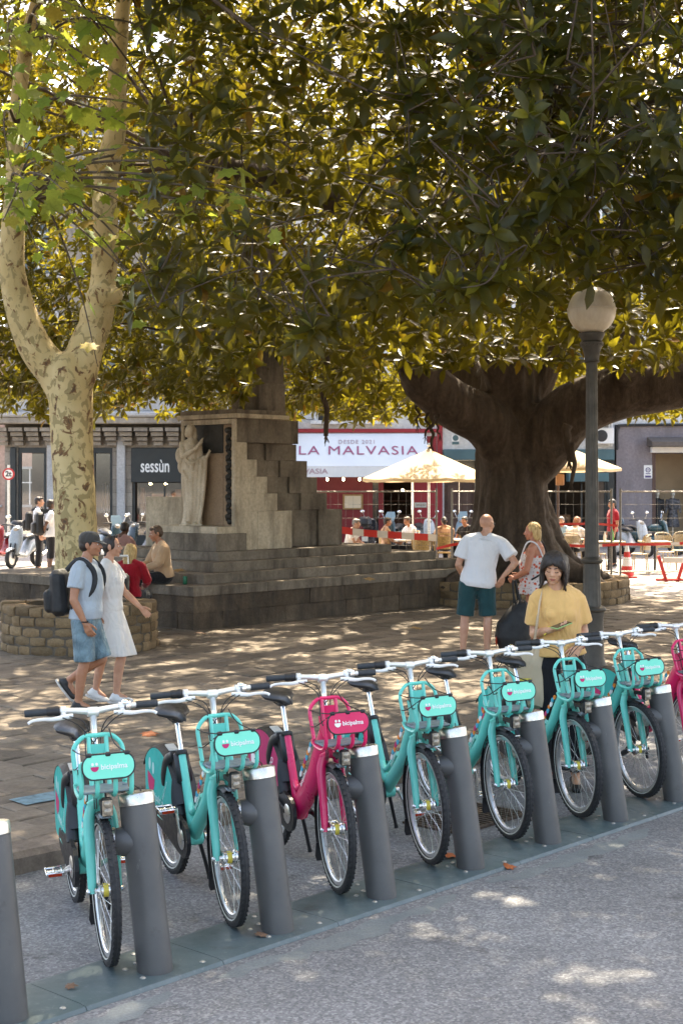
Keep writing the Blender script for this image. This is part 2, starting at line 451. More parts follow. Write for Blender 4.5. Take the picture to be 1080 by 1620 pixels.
# paving stones in courses parallel to the kerb
stones = []; rp = random.Random(21)
v0 = KV + .25; row = 0
while v0 < 13.5:
    near = v0 < 3.4
    w = rp.uniform(.20, .25) if near else rp.uniform(.22, .36)
    a = -9 + rp.uniform(0, .5)
    while a < 26:
        L = rp.uniform(.40, .60) if near else rp.uniform(.30, .72)
        c = uv(a + L / 2, v0 + w / 2, PZ)
        if visible(c, 60) and c.y < 26.5: stones.append((c, L, w, a, v0))
        a += L
    v0 += w; row += 1
stones.sort(key=lambda s: s[0].y)
def stone_block(mb, c, L, w, r, top):
    hl, hw = L / 2 - r.uniform(.001, .005), w / 2 - r.uniform(.001, .005)
    b = .012; j = lambda: r.uniform(-.016, .016)
    crn = [(-hl + j(), -hw + j()), (hl + j(), -hw + j()), (hl + j(), hw + j()), (-hl + j(), hw + j())]
    tz = [top + r.uniform(-.006, .006) for _ in range(4)]
    vs = []
    for (x, y) in crn: vs.append(Vector((x, y, -.03)))
    for (x, y), z in zip(crn, tz): vs.append(Vector((x, y, z - b * .6)))
    for (x, y), z in zip(crn, tz): vs.append(Vector((x - math.copysign(b, x), y - math.copysign(b, y), z)))
    q = Matrix.Rotation(RZ_UV, 3, 'Z')
    vs = [c + q @ p for p in vs]
    fs = [(8, 9, 10, 11)]
    for k in range(4):
        k2 = (k + 1) % 4; fs += [(k, k2, k2 + 4, k + 4), (k + 4, k2 + 4, k2 + 8, k + 8)]
    mb.add(vs, fs)
NST = 296
for (c, L, w, a, v_) in stones[:NST]:
    s_ = MB(); stone_block(s_, Vector((0, 0, 0)), L, w, rp, rp.uniform(-.006, .005)); o = s_.build('paving_stone', MT['paver'], square, True, 25); o.location = c
bm_ = MB(); tints = []
for (c, L, w, a, v_) in stones[NST:]:
    stone_block(bm_, c, L, w, rp, rp.uniform(-.006, .005)); tints += [rp.random()] * 9
o = bm_.build('paving_stones_far', MT['paver'], square, True, 25); o['kind'] = 'stuff'
at_ = o.data.attributes.new('tint', 'FLOAT', 'FACE'); at_.data.foreach_set('value', tints)
# paving beyond the stones and the street behind
g = MB(); g.add(sheet([Vector((-60, 26, 0)), Vector((60, 26, 0)), Vector((60, 49.5, 0)), Vector((-60, 49.5, 0))], PZ - .004), [(0, 1, 2, 3)])
m, nt_, b_ = newmat('street_setts'); p_ = pos(nt_)
bk_ = nt_.nodes.new('ShaderNodeTexBrick'); bk_.inputs['Scale'].default_value = 1.0; bk_.inputs['Brick Width'].default_value = .5; bk_.inputs['Row Height'].default_value = .25
bk_.inputs['Mortar Size'].default_value = .018; bk_.inputs['Color1'].default_value = (.30, .27, .24, 1); bk_.inputs['Color2'].default_value = (.36, .33, .30, 1); bk_.inputs['Mortar'].default_value = (.14, .12, .10, 1)
nt_.links.new(p_, bk_.inputs['Vector'])
c_ = _mix(nt_, bk_.outputs[0], _ramp(nt_, _noise(nt_, 1.3, 6, .65, p_), [(.3, .65), (.7, 1.1)]), 1, 'MULTIPLY')
nt_.links.new(c_, b_.inputs['Base Color']); b_.inputs['Roughness'].default_value = .8
nt_.links.new(_bump(nt_, bk_.outputs['Fac'], -.4, .01), b_.inputs['Normal'])
tag(g.build('street_paving', m, None, False), kind='structure')
# kerb
kerb = bpy.data.objects.new('kerb', None); COL.objects.link(kerb); tag(kerb, kind='structure')
a = -7.0
while a < 22:
    L = rp.uniform(.85, 1.25); k = MB(); n = 6; rings = []
    for i in range(n + 1):
        x = a + .004 + (L - .008) * i / n; jz = rp.uniform(-.004, .004); jv = rp.uniform(-.012, .006)
        ch = .03 if i not in (0, n) else .035
        rings.append([uv(x, KV + jv, -.02), uv(x, KV + jv + .004, PZ - ch + jz), uv(x, KV + ch + .01, PZ + jz), uv(x, KV + .25, PZ - .002), uv(x, KV + .25, -.02)])
    k.loft(rings); k.build('kerbstone', MT['kerbstone'], kerb, True, 30)
    a += L
# a pale blue parking mark painted on the stones
mk = MB(); c = Vector(((66 - 540) / 2250 * 9.41, 9.41, PZ + .012))
q = Matrix.Rotation(RZ_UV, 3, 'Z')
mk.add([c + q @ Vector(p) for p in ((-.20, -.11, 0), (.20, -.13, 0), (.22, .10, 0), (-.18, .11, 0))], [(0, 1, 2, 3)])
mk.build('blue_paint_mark', simple('blue_pavement_paint', (.14, .23, .27), .8, 0, .3, 14), square, False)
# ================================================================ hire bicycles
# bike axes: +X ahead, +Y to the bike's left, Z up, origin under the front wheel
RW = 0.335; WB = 1.03
BB = Vector((-.585, 0, .30)); RA = Vector((-WB, 0, RW)); FA = Vector((0, 0, RW))
HT0 = Vector((-.105, 0, .735)); HT1 = Vector((-.165, 0, .90)); BAR = Vector((-.215, 0, 1.115))
STT = Vector((-.765, 0, .72)); SAD = Vector((-.835, 0, .93))

def wheel_meshes():
    t = MB()
    n = 44; k = 9; vs = []; fs = []
    for i in range(n):
        a = 2 * math.pi * i / n
        for j in range(k):
            b = 2 * math.pi * j / k + math.pi / 2
            rr = RW - .023 + .023 * math.sin(b) * (1.0) ; y = .0225 * math.cos(b)
            vs.append((rr * math.cos(a), y, rr * math.sin(a)))
    for i in range(n):
        for j in range(k):
            fs.append((i * k + j, ((i + 1) % n) * k + j, ((i + 1) % n) * k + (j + 1) % k, i * k + (j + 1) % k))
    t.add(vs, fs)
    for s in (-1, 1):      # tread blocks
        for i in range(60):
            a = 2 * math.pi * (i + .25 * s) / 60
            c = Vector((math.cos(a), 0, math.sin(a))) * (RW - .0062) + Vector((0, .0105 * s, 0))
            t.box(c, (.008, .013, .021), Euler((.35 * s, -a, 0)).to_matrix())
    tyre = t.mesh('tyre', MT['rubber'])
    r = MB(); n = 48
    prof = [(RW - .046, -.011), (RW - .044, -.0135), (RW - .062, -.0125), (RW - .068, -.006), (RW - .068, .006), (RW - .062, .0125), (RW - .044, .0135), (RW - .046, .011)]
    r.lathe([(a, b) for a, b in prof] + [prof[0]], n, (0, 1, 0))
    r.f = [f for f in r.f if len(f) == 4]; r.m = r.m[:len(r.f)]
    rim = r.mesh('rim', MT['rim'])
    w = MB()    # reflective sidewall band
    for s in (-1, 1):
        w.lathe([(RW - .040, .0192 * s), (RW - .036, .0205 * s), (RW - .033, .0212 * s)][::1], 40, (0, 1, 0))
        w.f = [f for f in w.f if len(f) <= 4]; 
        w.m = w.m[:len(w.f)]
    band = w.mesh('sidewall_stripe', MT['paletape'])
    sp = MB()
    for i in range(32):
        s = 1 if i % 2 else -1; a = 2 * math.pi * i / 32
        h = a + (.75 if (i // 2) % 2 else -.75)
        p = Vector((.026 * math.cos(h), .030 * s, .026 * math.sin(h))); q = Vector(((RW - .066) * math.cos(a), .003 * s, (RW - .066) * math.sin(a)))
        sp.tube([p, q], .0012, 4, False)
        sp.tube([q * .955 + p * .045, q], .0028, 5, False)
    spokes = sp.mesh('spokes', MT['spoke'])
    h = MB(); h.lathe([(.006, -.055), (.014, -.05), (.014, -.038), (.036, -.036), (.036, -.028), (.030, -.022), (.030, .022), (.036, .028), (.036, .036), (.014, .038), (.014, .05), (.006, .055)], 18, (0, 1, 0))
    hub = h.mesh('hub', MT['chrome'])
    y = MB(); y.lathe([(.0306, -.012), (.0306, .012)], 18, (0, 1, 0)); y.f = [f for f in y.f if len(f) == 4]; y.m = y.m[:len(y.f)]
    lab = y.mesh('hub_sticker', MT['yellow'])
    rf = MB()
    for a in (0.5,):
        c = Vector((math.cos(a), 0, math.sin(a))) * .22
        rf.box(c, (.05, .012, .018), (0, -a, 0), bev=.004)
    return tyre, rim, band, spokes, hub, lab
MT['paletape'] = simple('reflective_band', (.55, .55, .50), .4, 0, .1, 20)
WM = None
def wheel(name, parent, at, sticker):
    global WM
    if WM is None: WM = wheel_meshes()
    w = link(name, WM[0], parent, at)
    for nm, me in zip(('rim', 'sidewall_stripe', 'spokes', 'hub'), WM[1:5]): link(nm, me, w)
    if sticker: link('hub_sticker', WM[5], w)
    return w

SHARED = {}
def shared(key, fn):
    if key not in SHARED: SHARED[key] = fn()
    return SHARED[key]
def face_print(w, eyes, mouth):
    """smiling face print: two eyes and a half-round mouth, about w wide, in the XY plane"""
    e = MB()
    for s in (-1, 1):
        n = 16
        e.prism([(s * w * .24 + w * .15 * math.cos(2 * math.pi * i / n), w * .32 + w * .19 * math.sin(2 * math.pi * i / n)) for i in range(n)], .0008)
    m = MB(); n = 14
    m.prism([(w * .48 * math.cos(math.pi + math.pi * i / n), w * .02 + w * .56 * math.sin(math.pi + math.pi * i / n)) for i in range(n + 1)], .0008)
    return e.mesh('eyes', eyes, False), m.mesh('mouth', mouth, False)

def build_bike(label, group, color, guard, electric, crank_deg):
    paint = MT['teal'] if color == 'teal' else MT['pink']
    gpaint = MT['teal_guard'] if guard == 'teal' else MT['pink_guard']
    t = thing('hire_bicycle', label, 'bicycle', (0, 0, 0), 0, group)
    # ---- frame
    f = MB()
    f.tube([HT0 + (HT0 - HT1) * .12, HT1 + (HT1 - HT0) * .1], .031, 14)
    d0 = HT0 * .45 + HT1 * .55; d1 = BB + Vector((.0, 0, .02))
    mid = d0 * .5 + d1 * .5 + Vector((.03, 0, -.035))
    pts = cr([d0, d0 * .72 + d1 * .28 + Vector((.02, 0, -.018)), mid, d1], 5)
    if electric:
        f.tube(pts, lerps([.060, .072, .075, .070], 5), 16, True, (1.0, .58))
    else:
        f.tube(pts, lerps([.036, .039, .040, .040], 5), 14, True, (1.12, .9))
    f.tube([BB, BB * .5 + STT * .5, STT], [.030, .024, .023], 12)
    a = BB.lerp(STT, .42); b = BB.lerp(d0, .40)
    f.tube(cr([a + Vector((-.005, 0, .01)), a + Vector((.07, 0, -.045)), b + Vector((-.06, 0, -.0)), b + Vector((.01, 0, .05))], 5), lerps([.018, .019, .019, .018], 5), 10)
    f.lathe([(.036, -.042), (.040, -.038), (.040, .038), (.036, .042)], 16, (0, 1, 0), BB)
    for s in (-1, 1):
        f.tube(cr([BB + Vector((-.03, .03 * s, 0)), BB.lerp(RA, .5) + Vector((0, .055 * s, -.005)), RA + Vector((0, .062 * s, 0))], 4), .012, 8)
        f.tube(cr([BB.lerp(STT, .8) + Vector((-.01, .02 * s, 0)), RA.lerp(STT, .5) + Vector((0, .05 * s, .0)), RA + Vector((0, .062 * s, .01))], 4), .009, 8)
    fr = f.build('frame', paint, t)
    # words along the down tube (right side)
    dirv = (d0 - d1).normalized(); nrm = Vector((0, -1, 0)); upv = nrm.cross(dirv)
    Mt = Matrix((dirv, upv, nrm)).transposed().to_4x4()
    wmat = MT['white'] if electric else MT['paleteal']
    off = .0445 if electric else .0370
    me = shared('frame_word' + str(electric), lambda: text_mesh('bicipalma', .036, wmat, spacing=1.05))
    o = link('lettering', me, fr); Mt2 = Mt.copy(); Mt2.translation = d0.lerp(d1, .56) + nrm * off + upv * (-.002); o.matrix_local = Mt2
    # coloured patches on the upper edge of the down tube
    pm = MB(); cols = [MT['orange'], MT['blueprint'], MT['white'], MT['magenta']]
    for i in range(9):
        c = d0.lerp(d1, .16 + .052 * i) + upv * ((.036 if electric else .017) + .006 * (i % 2)) + nrm * (off * .93)
        pm.cur = (0, 1, 2, 0, 1, 3, 0, 1, 2)[i]
        n = 10
        Mx = Mt.copy(); Mx.translation = c
        pm.prism([((.017 + .004 * (i % 3)) * math.cos(2 * math.pi * j / n), .013 * math.sin(2 * math.pi * j / n)) for j in range(n)], .006, Mx)
    pm.build('colour_patches', cols, fr, False)
    # ---- head, fork
    fk = MB()
    crown = HT0 + Vector((.012, 0, -.022))
    fk.tube([crown + Vector((-.006, -.052, -.012)), crown + Vector((0, 0, .012)), crown + Vector((-.006, .052, -.012))], [.019, .026, .019], 10)
    for s in (-1, 1):
        fk.tube(cr([crown + Vector((0, .030 * s, .004)), crown + Vector((.006, .052 * s, -.07)), crown.lerp(FA, .55) + Vector((-.005, .056 * s, 0)), FA + Vector((-.004, .058 * s, -.012))], 5), lerps([.019, .0235, .0205, .0165], 5), 12, True, (1.15, .8))
    fork = fk.build('fork', paint, t)
    for s in (-1, 1):
        fl = MB().lathe([(.008, 0), (.013, .004), (.013, .012), (.006, .018)], 8, (0, s, 0), FA + Vector((0, .068 * s, 0))); fl.build('axle_nut', MT['chrome'], fork)
    # ---- wheels
    wheel('front_wheel', t, FA, True); wheel('rear_wheel', t, RA, False)
    # brake arm at the front hub and its cable
    br = MB(); br.tube(cr([FA + Vector((-.004, .046, 0)), FA + Vector((-.05, .050, .09)), FA + Vector((-.075, .056, .20))], 4), .009, 8)
    br.lathe([(.033, 0), (.035, .004), (.031, .012)], 16, (0, 1, 0), FA + Vector((0, .036, 0)))
    br.build('hub_brake', MT['chrome'], t)
    # ---- mudguards
    def guard_arc(c, r0, a0, a1, wd, n=18):
        g = MB(); rings = []
        for i in range(n + 1):
            a = R(a0 + (a1 - a0) * i / n); ring = []
            for j in range(7):
                b = -1 + 2 * j / 6
                ring.append(c + Vector((math.cos(a), 0, math.sin(a))) * (r0 - .016 * b * b) + Vector((0, wd * b, 0)))
            for j in range(6, -1, -1):
                b = -1 + 2 * j / 6
                ring.append(c + Vector((math.cos(a), 0, math.sin(a))) * (r0 - .016 * b * b - .004) + Vector((0, wd * b * .97, 0)))
            rings.append(ring)
        return g.loft(rings)
    guard_arc(FA, RW + .020, 80, 205, .030).build('front_mudguard', MT['black'], t)
    mf = MB(); a = R(205); p = FA + Vector((math.cos(a), 0, math.sin(a))) * (RW + .012)
    mf.prism([(-.030, 0), (.030, 0), (.036, -.075), (.028, -.10), (-.028, -.10), (-.036, -.075)], .005, Matrix.Translation(p) @ Matrix(((0, 0, 1, 0), (1, 0, 0, 0), (0, 1, 0, 0), (0, 0, 0, 1))))
    mf.build('mud_flap', MT['black'], t)
    guard_arc(RA, RW + .056, 20, 142, .064).build('rear_mudguard', MT['black'], t)
    # ---- rear skirt guards with the smiling print
    rr = RW + .036
    poly = [(max(RA.x - .275, RA.x + rr * math.cos(R(a_))), RA.z + rr * math.sin(R(a_))) for a_ in range(42, 138, 6)]
    poly += [(RA.x - .268, RA.z + .06), (RA.x - .25, RA.z + .0), (RA.x - .22, RA.z - .02), (RA.x + .02, RA.z - .03), (RA.x + .30, RA.z + .0), (RA.x + .335, RA.z + .12)]
    MX = Matrix(((1, 0, 0, 0), (0, 0, -1, 0), (0, 1, 0, 0), (0, 0, 0, 1)))
    ep, mp = (MT['paleteal'], MT['magenta']) if guard == 'teal' else (MT['blueprint'], MT['white'])
    for s in (-1, 1):
        g = MB()
        Mg = Matrix.Translation((0, -.056 if s < 0 else .062, 0)) @ MX
        g.prism(poly, .006, Mg)
        gp = g.build('skirt_guard', gpaint, t, False)
        if s < 0:
            em, mm = shared('face' + guard, lambda: face_print(.17, ep, mp))
            Mf = Matrix.Translation((RA.x - .135, -.0625, RA.z + .195)) @ MX @ Matrix.Rotation(R(-14), 4, 'Z') @ Matrix.Diagonal((.85, 1.12, 1, 1))
            for nm, me in (('eyes', em), ('mouth', mm)):
                o = link(nm, me, gp); o.matrix_local = Mf
            me = shared('guard_word', lambda: text_mesh('bicipalma', .062, MT['paleteal'], bold=.001))
            o = link('lettering', me, gp); o.matrix_local = Matrix.Translation((RA.x - .03, -.0625, RA.z + .085)) @ MX @ Matrix.Rotation(R(-4), 4, 'Z')
            if guard == 'pink' or electric:
                me = shared('guard_word2', lambda: text_mesh('YO TOO', .05, MT['white']))
            else:
                me = shared('guard_word3', lambda: text_mesh('bicipalma.cat', .030, MT['paleteal']))
            o = link('lettering', me, gp); o.matrix_local = Matrix.Translation((RA.x + .125, -.0625, RA.z + .16)) @ MX @ Matrix.Rotation(R(52), 4, 'Z')
    # reflector strip on top of the rear guard
    st = MB(); a = R(78); st.box(RA + Vector((math.cos(a), 0, math.sin(a))) * (RW + .0585), (.09, .05, .006), (0, -(a - math.pi / 2), 0)); st.build('white_sticker', MT['paletape'], t, False)
    # ---- black lock box and strap behind the seat tube
    k = MB(); c = BB.lerp(STT, .80)
    ax = (STT - BB).normalized(); q = ax.to_track_quat('Z', 'Y').to_matrix()
    k.box(c + Vector((-.035, 0, .0)), (.085, .085, .18), q, bev=.018)
    k.tube(cr([c + Vector((-.06, -.045, .07)), c + Vector((-.12, -.062, .03)), c + Vector((-.175, -.064, -.06)), c + Vector((-.19, -.064, -.115))], 4), lerps([.02, .026, .024, .012], 4), 8, True, (1.2, .45))
    k.tube(cr([c + Vector((-.02, -.03, -.06)), BB.lerp(STT, .45) + Vector((-.055, -.045, 0)), BB + Vector((-.09, -.045, .10))], 5), lerps([.035, .035, .04], 5), 10, True, (1, .6))
    k.build('lock_box', MT['black'], t)
    # collar, post, saddle
    cl = MB(); cl.lathe([(.031, -.012), (.034, -.006), (.034, .01), (.028, .014)], 14, ax, STT); cl.box(STT + Vector((-.035, 0, 0)), (.03, .014, .016)); cl.build('seat_collar', MT['black'], t)
    sp = MB(); sp.tube([STT - ax * .03, SAD - Vector((0, 0, .035))], .0145, 12); sp.build('seat_post', MT['chrome'], t)
    sd_ = MB(); rings = []
    for x, w, z, h in ((-.135, .055, .012, .018), (-.125, .086, .018, .03), (-.095, .100, .016, .036), (-.05, .094, .006, .036), (-.0, .062, .0, .032), (.05, .036, .0, .028), (.10, .026, .0, .026), (.135, .020, -.006, .022), (.148, .010, -.012, .012)):
        ring = []
        for j in range(16):
            a = 2 * math.pi * j / 16; cy = math.cos(a); sz = math.sin(a)
            ring.append(SAD + Vector((x, w * cy, z + (h * .75 * sz if sz > 0 else h * sz * .9) + (-.010 * cy * cy if sz > 0 else -.012 * abs(cy)))))
        rings.append(ring)
    sd_.loft(rings); sad = sd_.build('saddle', MT['saddle'], t)
    sr = MB()
    for s in (-1, 1):
        sr.tube(cr([SAD + Vector((.10, .008 * s, -.02)), SAD + Vector((.04, .022 * s, -.045)), SAD + Vector((-.05, .022 * s, -.045)), SAD + Vector((-.105, .045 * s, -.012))], 4), .004, 6)
    sr.box(SAD + Vector((0, 0, -.040)), (.05, .055, .028), bev=.006); sr.build('saddle_rail', MT['black'], sad)
    # ---- chain guard
    cg = MB(); gp = []
    for i in range(13): gp.append((BB.x + .10 * math.cos(R(-90 + 15 * i)), BB.z + .10 * math.sin(R(-90 + 15 * i))))
    gp += [(BB.x - .14, BB.z + .13), (RA.x + .12, RA.z + .055), (RA.x - .03, RA.z + .05), (RA.x - .06, RA.z), (RA.x - .03, RA.z - .045), (RA.x + .14, RA.z - .075)]
    cg.prism(gp, .022, Matrix.Translation((0, -.050, 0)) @ MX); cg.build('chain_guard', MT['black'], t, False)
    ck = MB(); ck.lathe([(.052, 0), (.056, .003), (.046, .008), (.02, .010)], 20, (0, -1, 0), BB + Vector((0, -.072, 0))); ck.build('chainring_cap', MT['alu'], t)
    # ---- cranks, pedals (own axis at the bottom bracket)
    for s in (-1, 1):
        cm = shared('crank%d%d' % (s, electric), lambda: MB().tube(cr([(0, .065 * s, 0), (.04, .078 * s, 0), (.165, .086 * s, 0)], 4), lerps([.017, .013, .012], 4), 8, True, (1.2, .7)).lathe([(.018, 0), (.018, .02)], 10, (0, s, 0), (0, .055 * s, 0)).mesh('crank', MT['black'] if electric else MT['alu']))
        pmm = shared('pedal%d' % s, lambda: pedal_mesh(s))
        prm = shared('pref%d' % s, lambda: pedal_refl(s))
        a = R(crank_deg + (180 if s > 0 else 0))
        o = link('crank', cm, t, BB, (0, -a, 0))
        p = link('pedal', pmm, o, (.165, .092 * s, 0), (0, a + .15, 0))
        link('reflector', prm, o, (.165, .092 * s, 0), (0, a + .15, 0))
    # ---- kickstand
    ks = MB(); ks.tube(cr([BB + Vector((-.10, .05, -.02)), BB + Vector((-.16, .10, -.16)), BB + Vector((-.19, .135, -.286))], 4), [.011] * 8 + [.014], 8); ks.build('kickstand', MT['black'], t)
    # ---- stem, handlebar
    sm = MB(); sm.tube(cr([HT1, HT1.lerp(BAR, .55), BAR + Vector((0, 0, -.005))], 4), lerps([.0155, .0155, .018], 4), 12); sm.build('stem', MT['chrome'], t)
    sk = MB(); sk.tube([HT1.lerp(BAR, .62), HT1.lerp(BAR, .92)], [.0160, .0175], 10); sk.build('stem_sleeve', MT['stemgrey'], t)
    def barpt(y):
        k = abs(y)
        return BAR + Vector((-.16 * max(0, k - .06) ** 1.15, y, .022 * (1 - math.exp(-k * 9)) - .05 * max(0, k - .12)))
    hb = MB(); ys = [-.30 + .6 * i / 24 for i in range(25)]
    hb.tube([barpt(y) for y in ys], [.0135 + .003 * math.exp(-(y / .07) ** 2) for y in ys], 12); hb.lathe([(.021, -.026), (.024, -.02), (.024, .02), (.021, .026)], 12, (0, 1, 0), BAR); hbar = hb.build('handlebar', MT['bar'], t)
    for s in (-1, 1):
        g = MB(); ys = [s * (.205 + .105 * i / 8) for i in range(9)]
        g.tube([barpt(y) for y in ys], [.0165, .0175, .0172, .0175, .0178, .0178, .018, .0185, .0165], 12); g.build('grip', MT['grip'], hbar)
        # shifter / twist grip
        g = MB(); ys = [s * (.150 + .06 * i / 6) for i in range(7)]
        if s < 0: g.tube([barpt(y) for y in ys], [.020, .024, .024, .021, .022, .022, .020], 12); g.build('twist_shifter', MT['black'], hbar)
        else:
            p = barpt(.165); g.lathe([(.022, -.016), (.029, -.013), (.030, .0), (.027, .012), (.020, .016)], 16, (-.1, 1, 0), p); g.ell(p + Vector((.008, -.01, .016)), (.022, .02, .018), n=10, k=6); g.build('bell', MT['chrome'], hbar)
        # brake lever
        l = MB(); p = barpt(s * .135)
        l.tube([p + Vector((0, -.012 * s, 0)), p + Vector((.0, .012 * s, 0))], .021, 12)
        l.tube(cr([p + Vector((.005, 0, -.01)), p + Vector((.032, .004 * s, -.020))], 2), .012, 8)
        l.tube(cr([p + Vector((.032, -.04 * s, -.022)), p + Vector((.036, .0, -.024)), p + Vector((.036, .05 * s, -.030)), p + Vector((.018, .10 * s, -.030)), p + Vector((.016, .145 * s, -.034)), p + Vector((.020, .165 * s, -.044))], 4), lerps([.009, .010, .008, .0068, .006, .0062], 4), 8, True, (1.2, .7))
        l.build('brake_lever', MT['lever'], hbar)
    cb = MB()
    for y0, y1, zt, dx in ((-.10, -.02, -.06, .10), (.10, .025, -.05, .10), (-.13, .03, -.10, .14), (.13, -.03, -.085, .09)):
        p0 = barpt(y0 * 1.2) + Vector((.03, 0, -.022))
        cb.tube(cr([p0, BAR + Vector((dx * .75, y0 * .55, zt * .5)), BAR + Vector((dx * .6, y1, zt * 2.0)), HT1 + Vector((.05, y1 * .8, -.02)), HT0 + Vector((.05, y1, -.04))], 6), .0028, 5)
    cb.build('cable', MT['black'], t)
    # ---- front basket: rack of bent tubes with an oval plate
    bk = MB(); zb = .800; xb = -.055; W = .112; hk = .9
    hoop = cr([(xb + .02, -W, zb + 0.0180), (xb - .012, -W, zb + 0.0900), (xb - .035, -W, zb + 0.1665), (xb - .043, -W + .03, zb + 0.2088), (xb - .047, -W * .45, zb + 0.2232), (xb - .047, 0, zb + 0.2241), (xb - .047, W * .45, zb + 0.2232), (xb - .043, W - .03, zb + 0.2088), (xb - .035, W, zb + 0.1665), (xb - .012, W, zb + 0.0900), (xb + .02, W, zb + 0.0180)], 5)
    bk.tube(hoop, .0105, 8)
    for y in (-W, -W * .36, W * .36, W):
        pts = cr([(xb - (.0 if abs(y) > .1 else .044), y, zb + (.018 if abs(y) > .1 else .22)), (xb + (.012 if abs(y) > .1 else -.01), y, zb + (.0 if abs(y) > .1 else .07)), (xb + .035, y, zb - .012), (xb + .08, y, zb - .018), (xb + .140, y, zb - .016), (xb + .180, y, zb + .006), (xb + .193, y, zb + .05), (xb + .189, y, zb + .145)], 5)
        bk.tube(pts, .0105, 8)
    bk.tube([(xb + .190, -W, zb + .145), (xb + .190, W, zb + .145)], .009, 8)
    bk.prism([(-.042, 0), (.042, 0), (.040, .085), (-.040, .085)], .012, Matrix.Translation((xb - .03, 0, zb + .10)) @ Matrix(((0, 0, -1, 0), (1, 0, 0, 0), (0, 1, 0, 0), (0, 0, 0, 1))))
    basket = bk.build('basket', paint, t)
    ty = MB(); ty.box((xb + .078, 0, zb + .004), (.16, .225, .012), bev=.004)
    for s in (-1, 1): ty.lathe([(.012, 0), (.012, .008)], 10, (0, 0, 1), (xb + .08, s * .10, zb + .01))
    ty.build('tray', MT['greytray'], basket)
    # plate
    MP = Matrix.Translation((xb + .209, .008, zb + .128)) @ Matrix.Rotation(R(-10), 4, 'Y') @ Matrix(((0, 0, 1, 0), (1, 0, 0, 0), (0, 1, 0, 0), (0, 0, 0, 1)))
    pw, ph = .113, .052
    def stad(w, h, n=10):
        r_ = h * .92; pts = []
        for cx_, cy_, a0 in ((w - r_, h - r_, 0), (-w + r_, h - r_, 90), (-w + r_, -h + r_, 180), (w - r_, -h + r_, 270)):
            for i in range(n): 
                a = R(a0 + 90 * i / (n - 1)); pts.append((cx_ + r_ * math.cos(a), cy_ + r_ * math.sin(a)))
        return pts
    pl = MB(); pl.prism(stad(pw, ph), .006, MP); plate = pl.build('plate', MT['teal_plate'] if color == 'teal' else MT['pink_plate'], basket, False)
    ed = MB(); ed.tube([MP @ Vector((x, y, .003)) for x, y in stad(pw + .003, ph + .003)], .0042, 6, False, None, True)
    ed.build('plate_edging', MT['black'], basket)
    lm = MP @ Matrix.Translation((.024, -.002, .0068))
    me = shared('plate_word', lambda: text_mesh('bicipalma', .032, MT['white'], bold=.0005, width=.118))
    o = link('lettering', me, basket); o.matrix_local = lm
    em, mm = shared('pface' + color, lambda: face_print(.038, MT['white'], MT['magenta'] if color == 'teal' else MT['white']))
    for nm, me in (('eyes', em), ('mouth', mm)):
        o = link(nm, me, basket); o.matrix_local = MP @ Matrix.Translation((-.062, .001, .0068))
    # bungee cord with hooks
    bc = MB()
    for y in (-.085, 0.0, .085): 
        bc.lathe([(.007, -.012), (.011, -.008), (.011, .008), (.007, .012)], 8, (0, 1, 0), MP @ Vector((y, ph + .001, .002)))
    bc.tube([MP @ Vector((y, ph + .004, .004)) for y in (-.10, 0, .10)], .0045, 6)
    L1 = MP @ Vector((-.085, ph, .002))
    bc.tube(cr([L1, (xb + .05, -W * .9, zb + .165), (xb - .03, -W - .004, zb + .17)], 4), .003, 6)
    bc.tube(cr([L1, (xb + .07, -W - .004, zb + .10), (xb - .005, -W - .006, zb + .085)], 4), .003, 6)
    bc.tube(cr([L1, (xb + .02, -W * .55, zb + .09), (xb - .045, -W * .5, zb + .24)], 4), .003, 6)
    bc.tube(cr([MP @ Vector((.085, ph, .002)), (xb + .06, W * .55, zb + .20), (xb - .045, W * .5, zb + .25)], 4), .0034, 6)
    bc.tube(cr([(xb + .16, W, zb + .03), (xb + .12, W + .05, zb - .01), (xb + .03, W + .055, zb - .05), (xb - .05, W * .3, zb - .03)], 5), .0032, 6)
    bc.build('bungee_cord', MT['black'], basket)
    # ---- front lamp
    hl = MB(); hl.box((.112, 0, .738), (.05, .056, .082), (0, .06, 0), bev=.012); hl.box((.05, 0, .735), (.13, .03, .022)); lamp = hl.build('headlight', MT['black'], t)
    ln = MB()
    for z in (.755, .722): ln.lathe([(.0, .0), (.016, .0), (.018, .004), (.014, .008), (.0, .010)][1:], 14, (1, 0, .06), (.136, 0, z))
    ln.box((.1375, 0, .738), (.002, .047, .070), (0, .06, 0)); ln.build('lens', MT['glasslens'], lamp)
    lb = MB(); lb.tube([(.11, 0, .70), (.06, 0, .686)], .012, 8); lb.box((.04, 0, .682), (.07, .045, .012), bev=.004); lb.build('lamp_bracket', MT['greytray'], lamp)
    return t
def pedal_mesh(s):
    p = MB(); 
    for x in (-.035, .035): p.box((x, .05 * s, 0), (.016, .09, .024), bev=.004)
    for y in (.012, .052, .09): p.box((0, y * s, 0), (.07, .010, .020), bev=.003)
    p.tube([(0, 0, 0), (0, .095 * s, 0)], .009, 8)
    return p.mesh('pedal', MT['chrome'])
def pedal_refl(s):
    p = MB()
    for x in (-.044, .044): p.box((x, .05 * s, 0), (.003, .066, .014))
    return p.mesh('reflector', MT['redrefl'])
MT['saddle'] = simple('saddle_vinyl', (.016, .017, .02), .38, 0, .15, 12, bump=.15, bscale=120)
MT['stemgrey'] = simple('stem_grey', (.45, .47, .47), .4, .5, .05, 20)
MT['lever'] = simple('white_lever', (.78, .78, .77), .35, .25, .05, 20)
MT['pink_plate'] = simple('pink_plate', (.66, .006, .10), .42, 0, .03, 5)

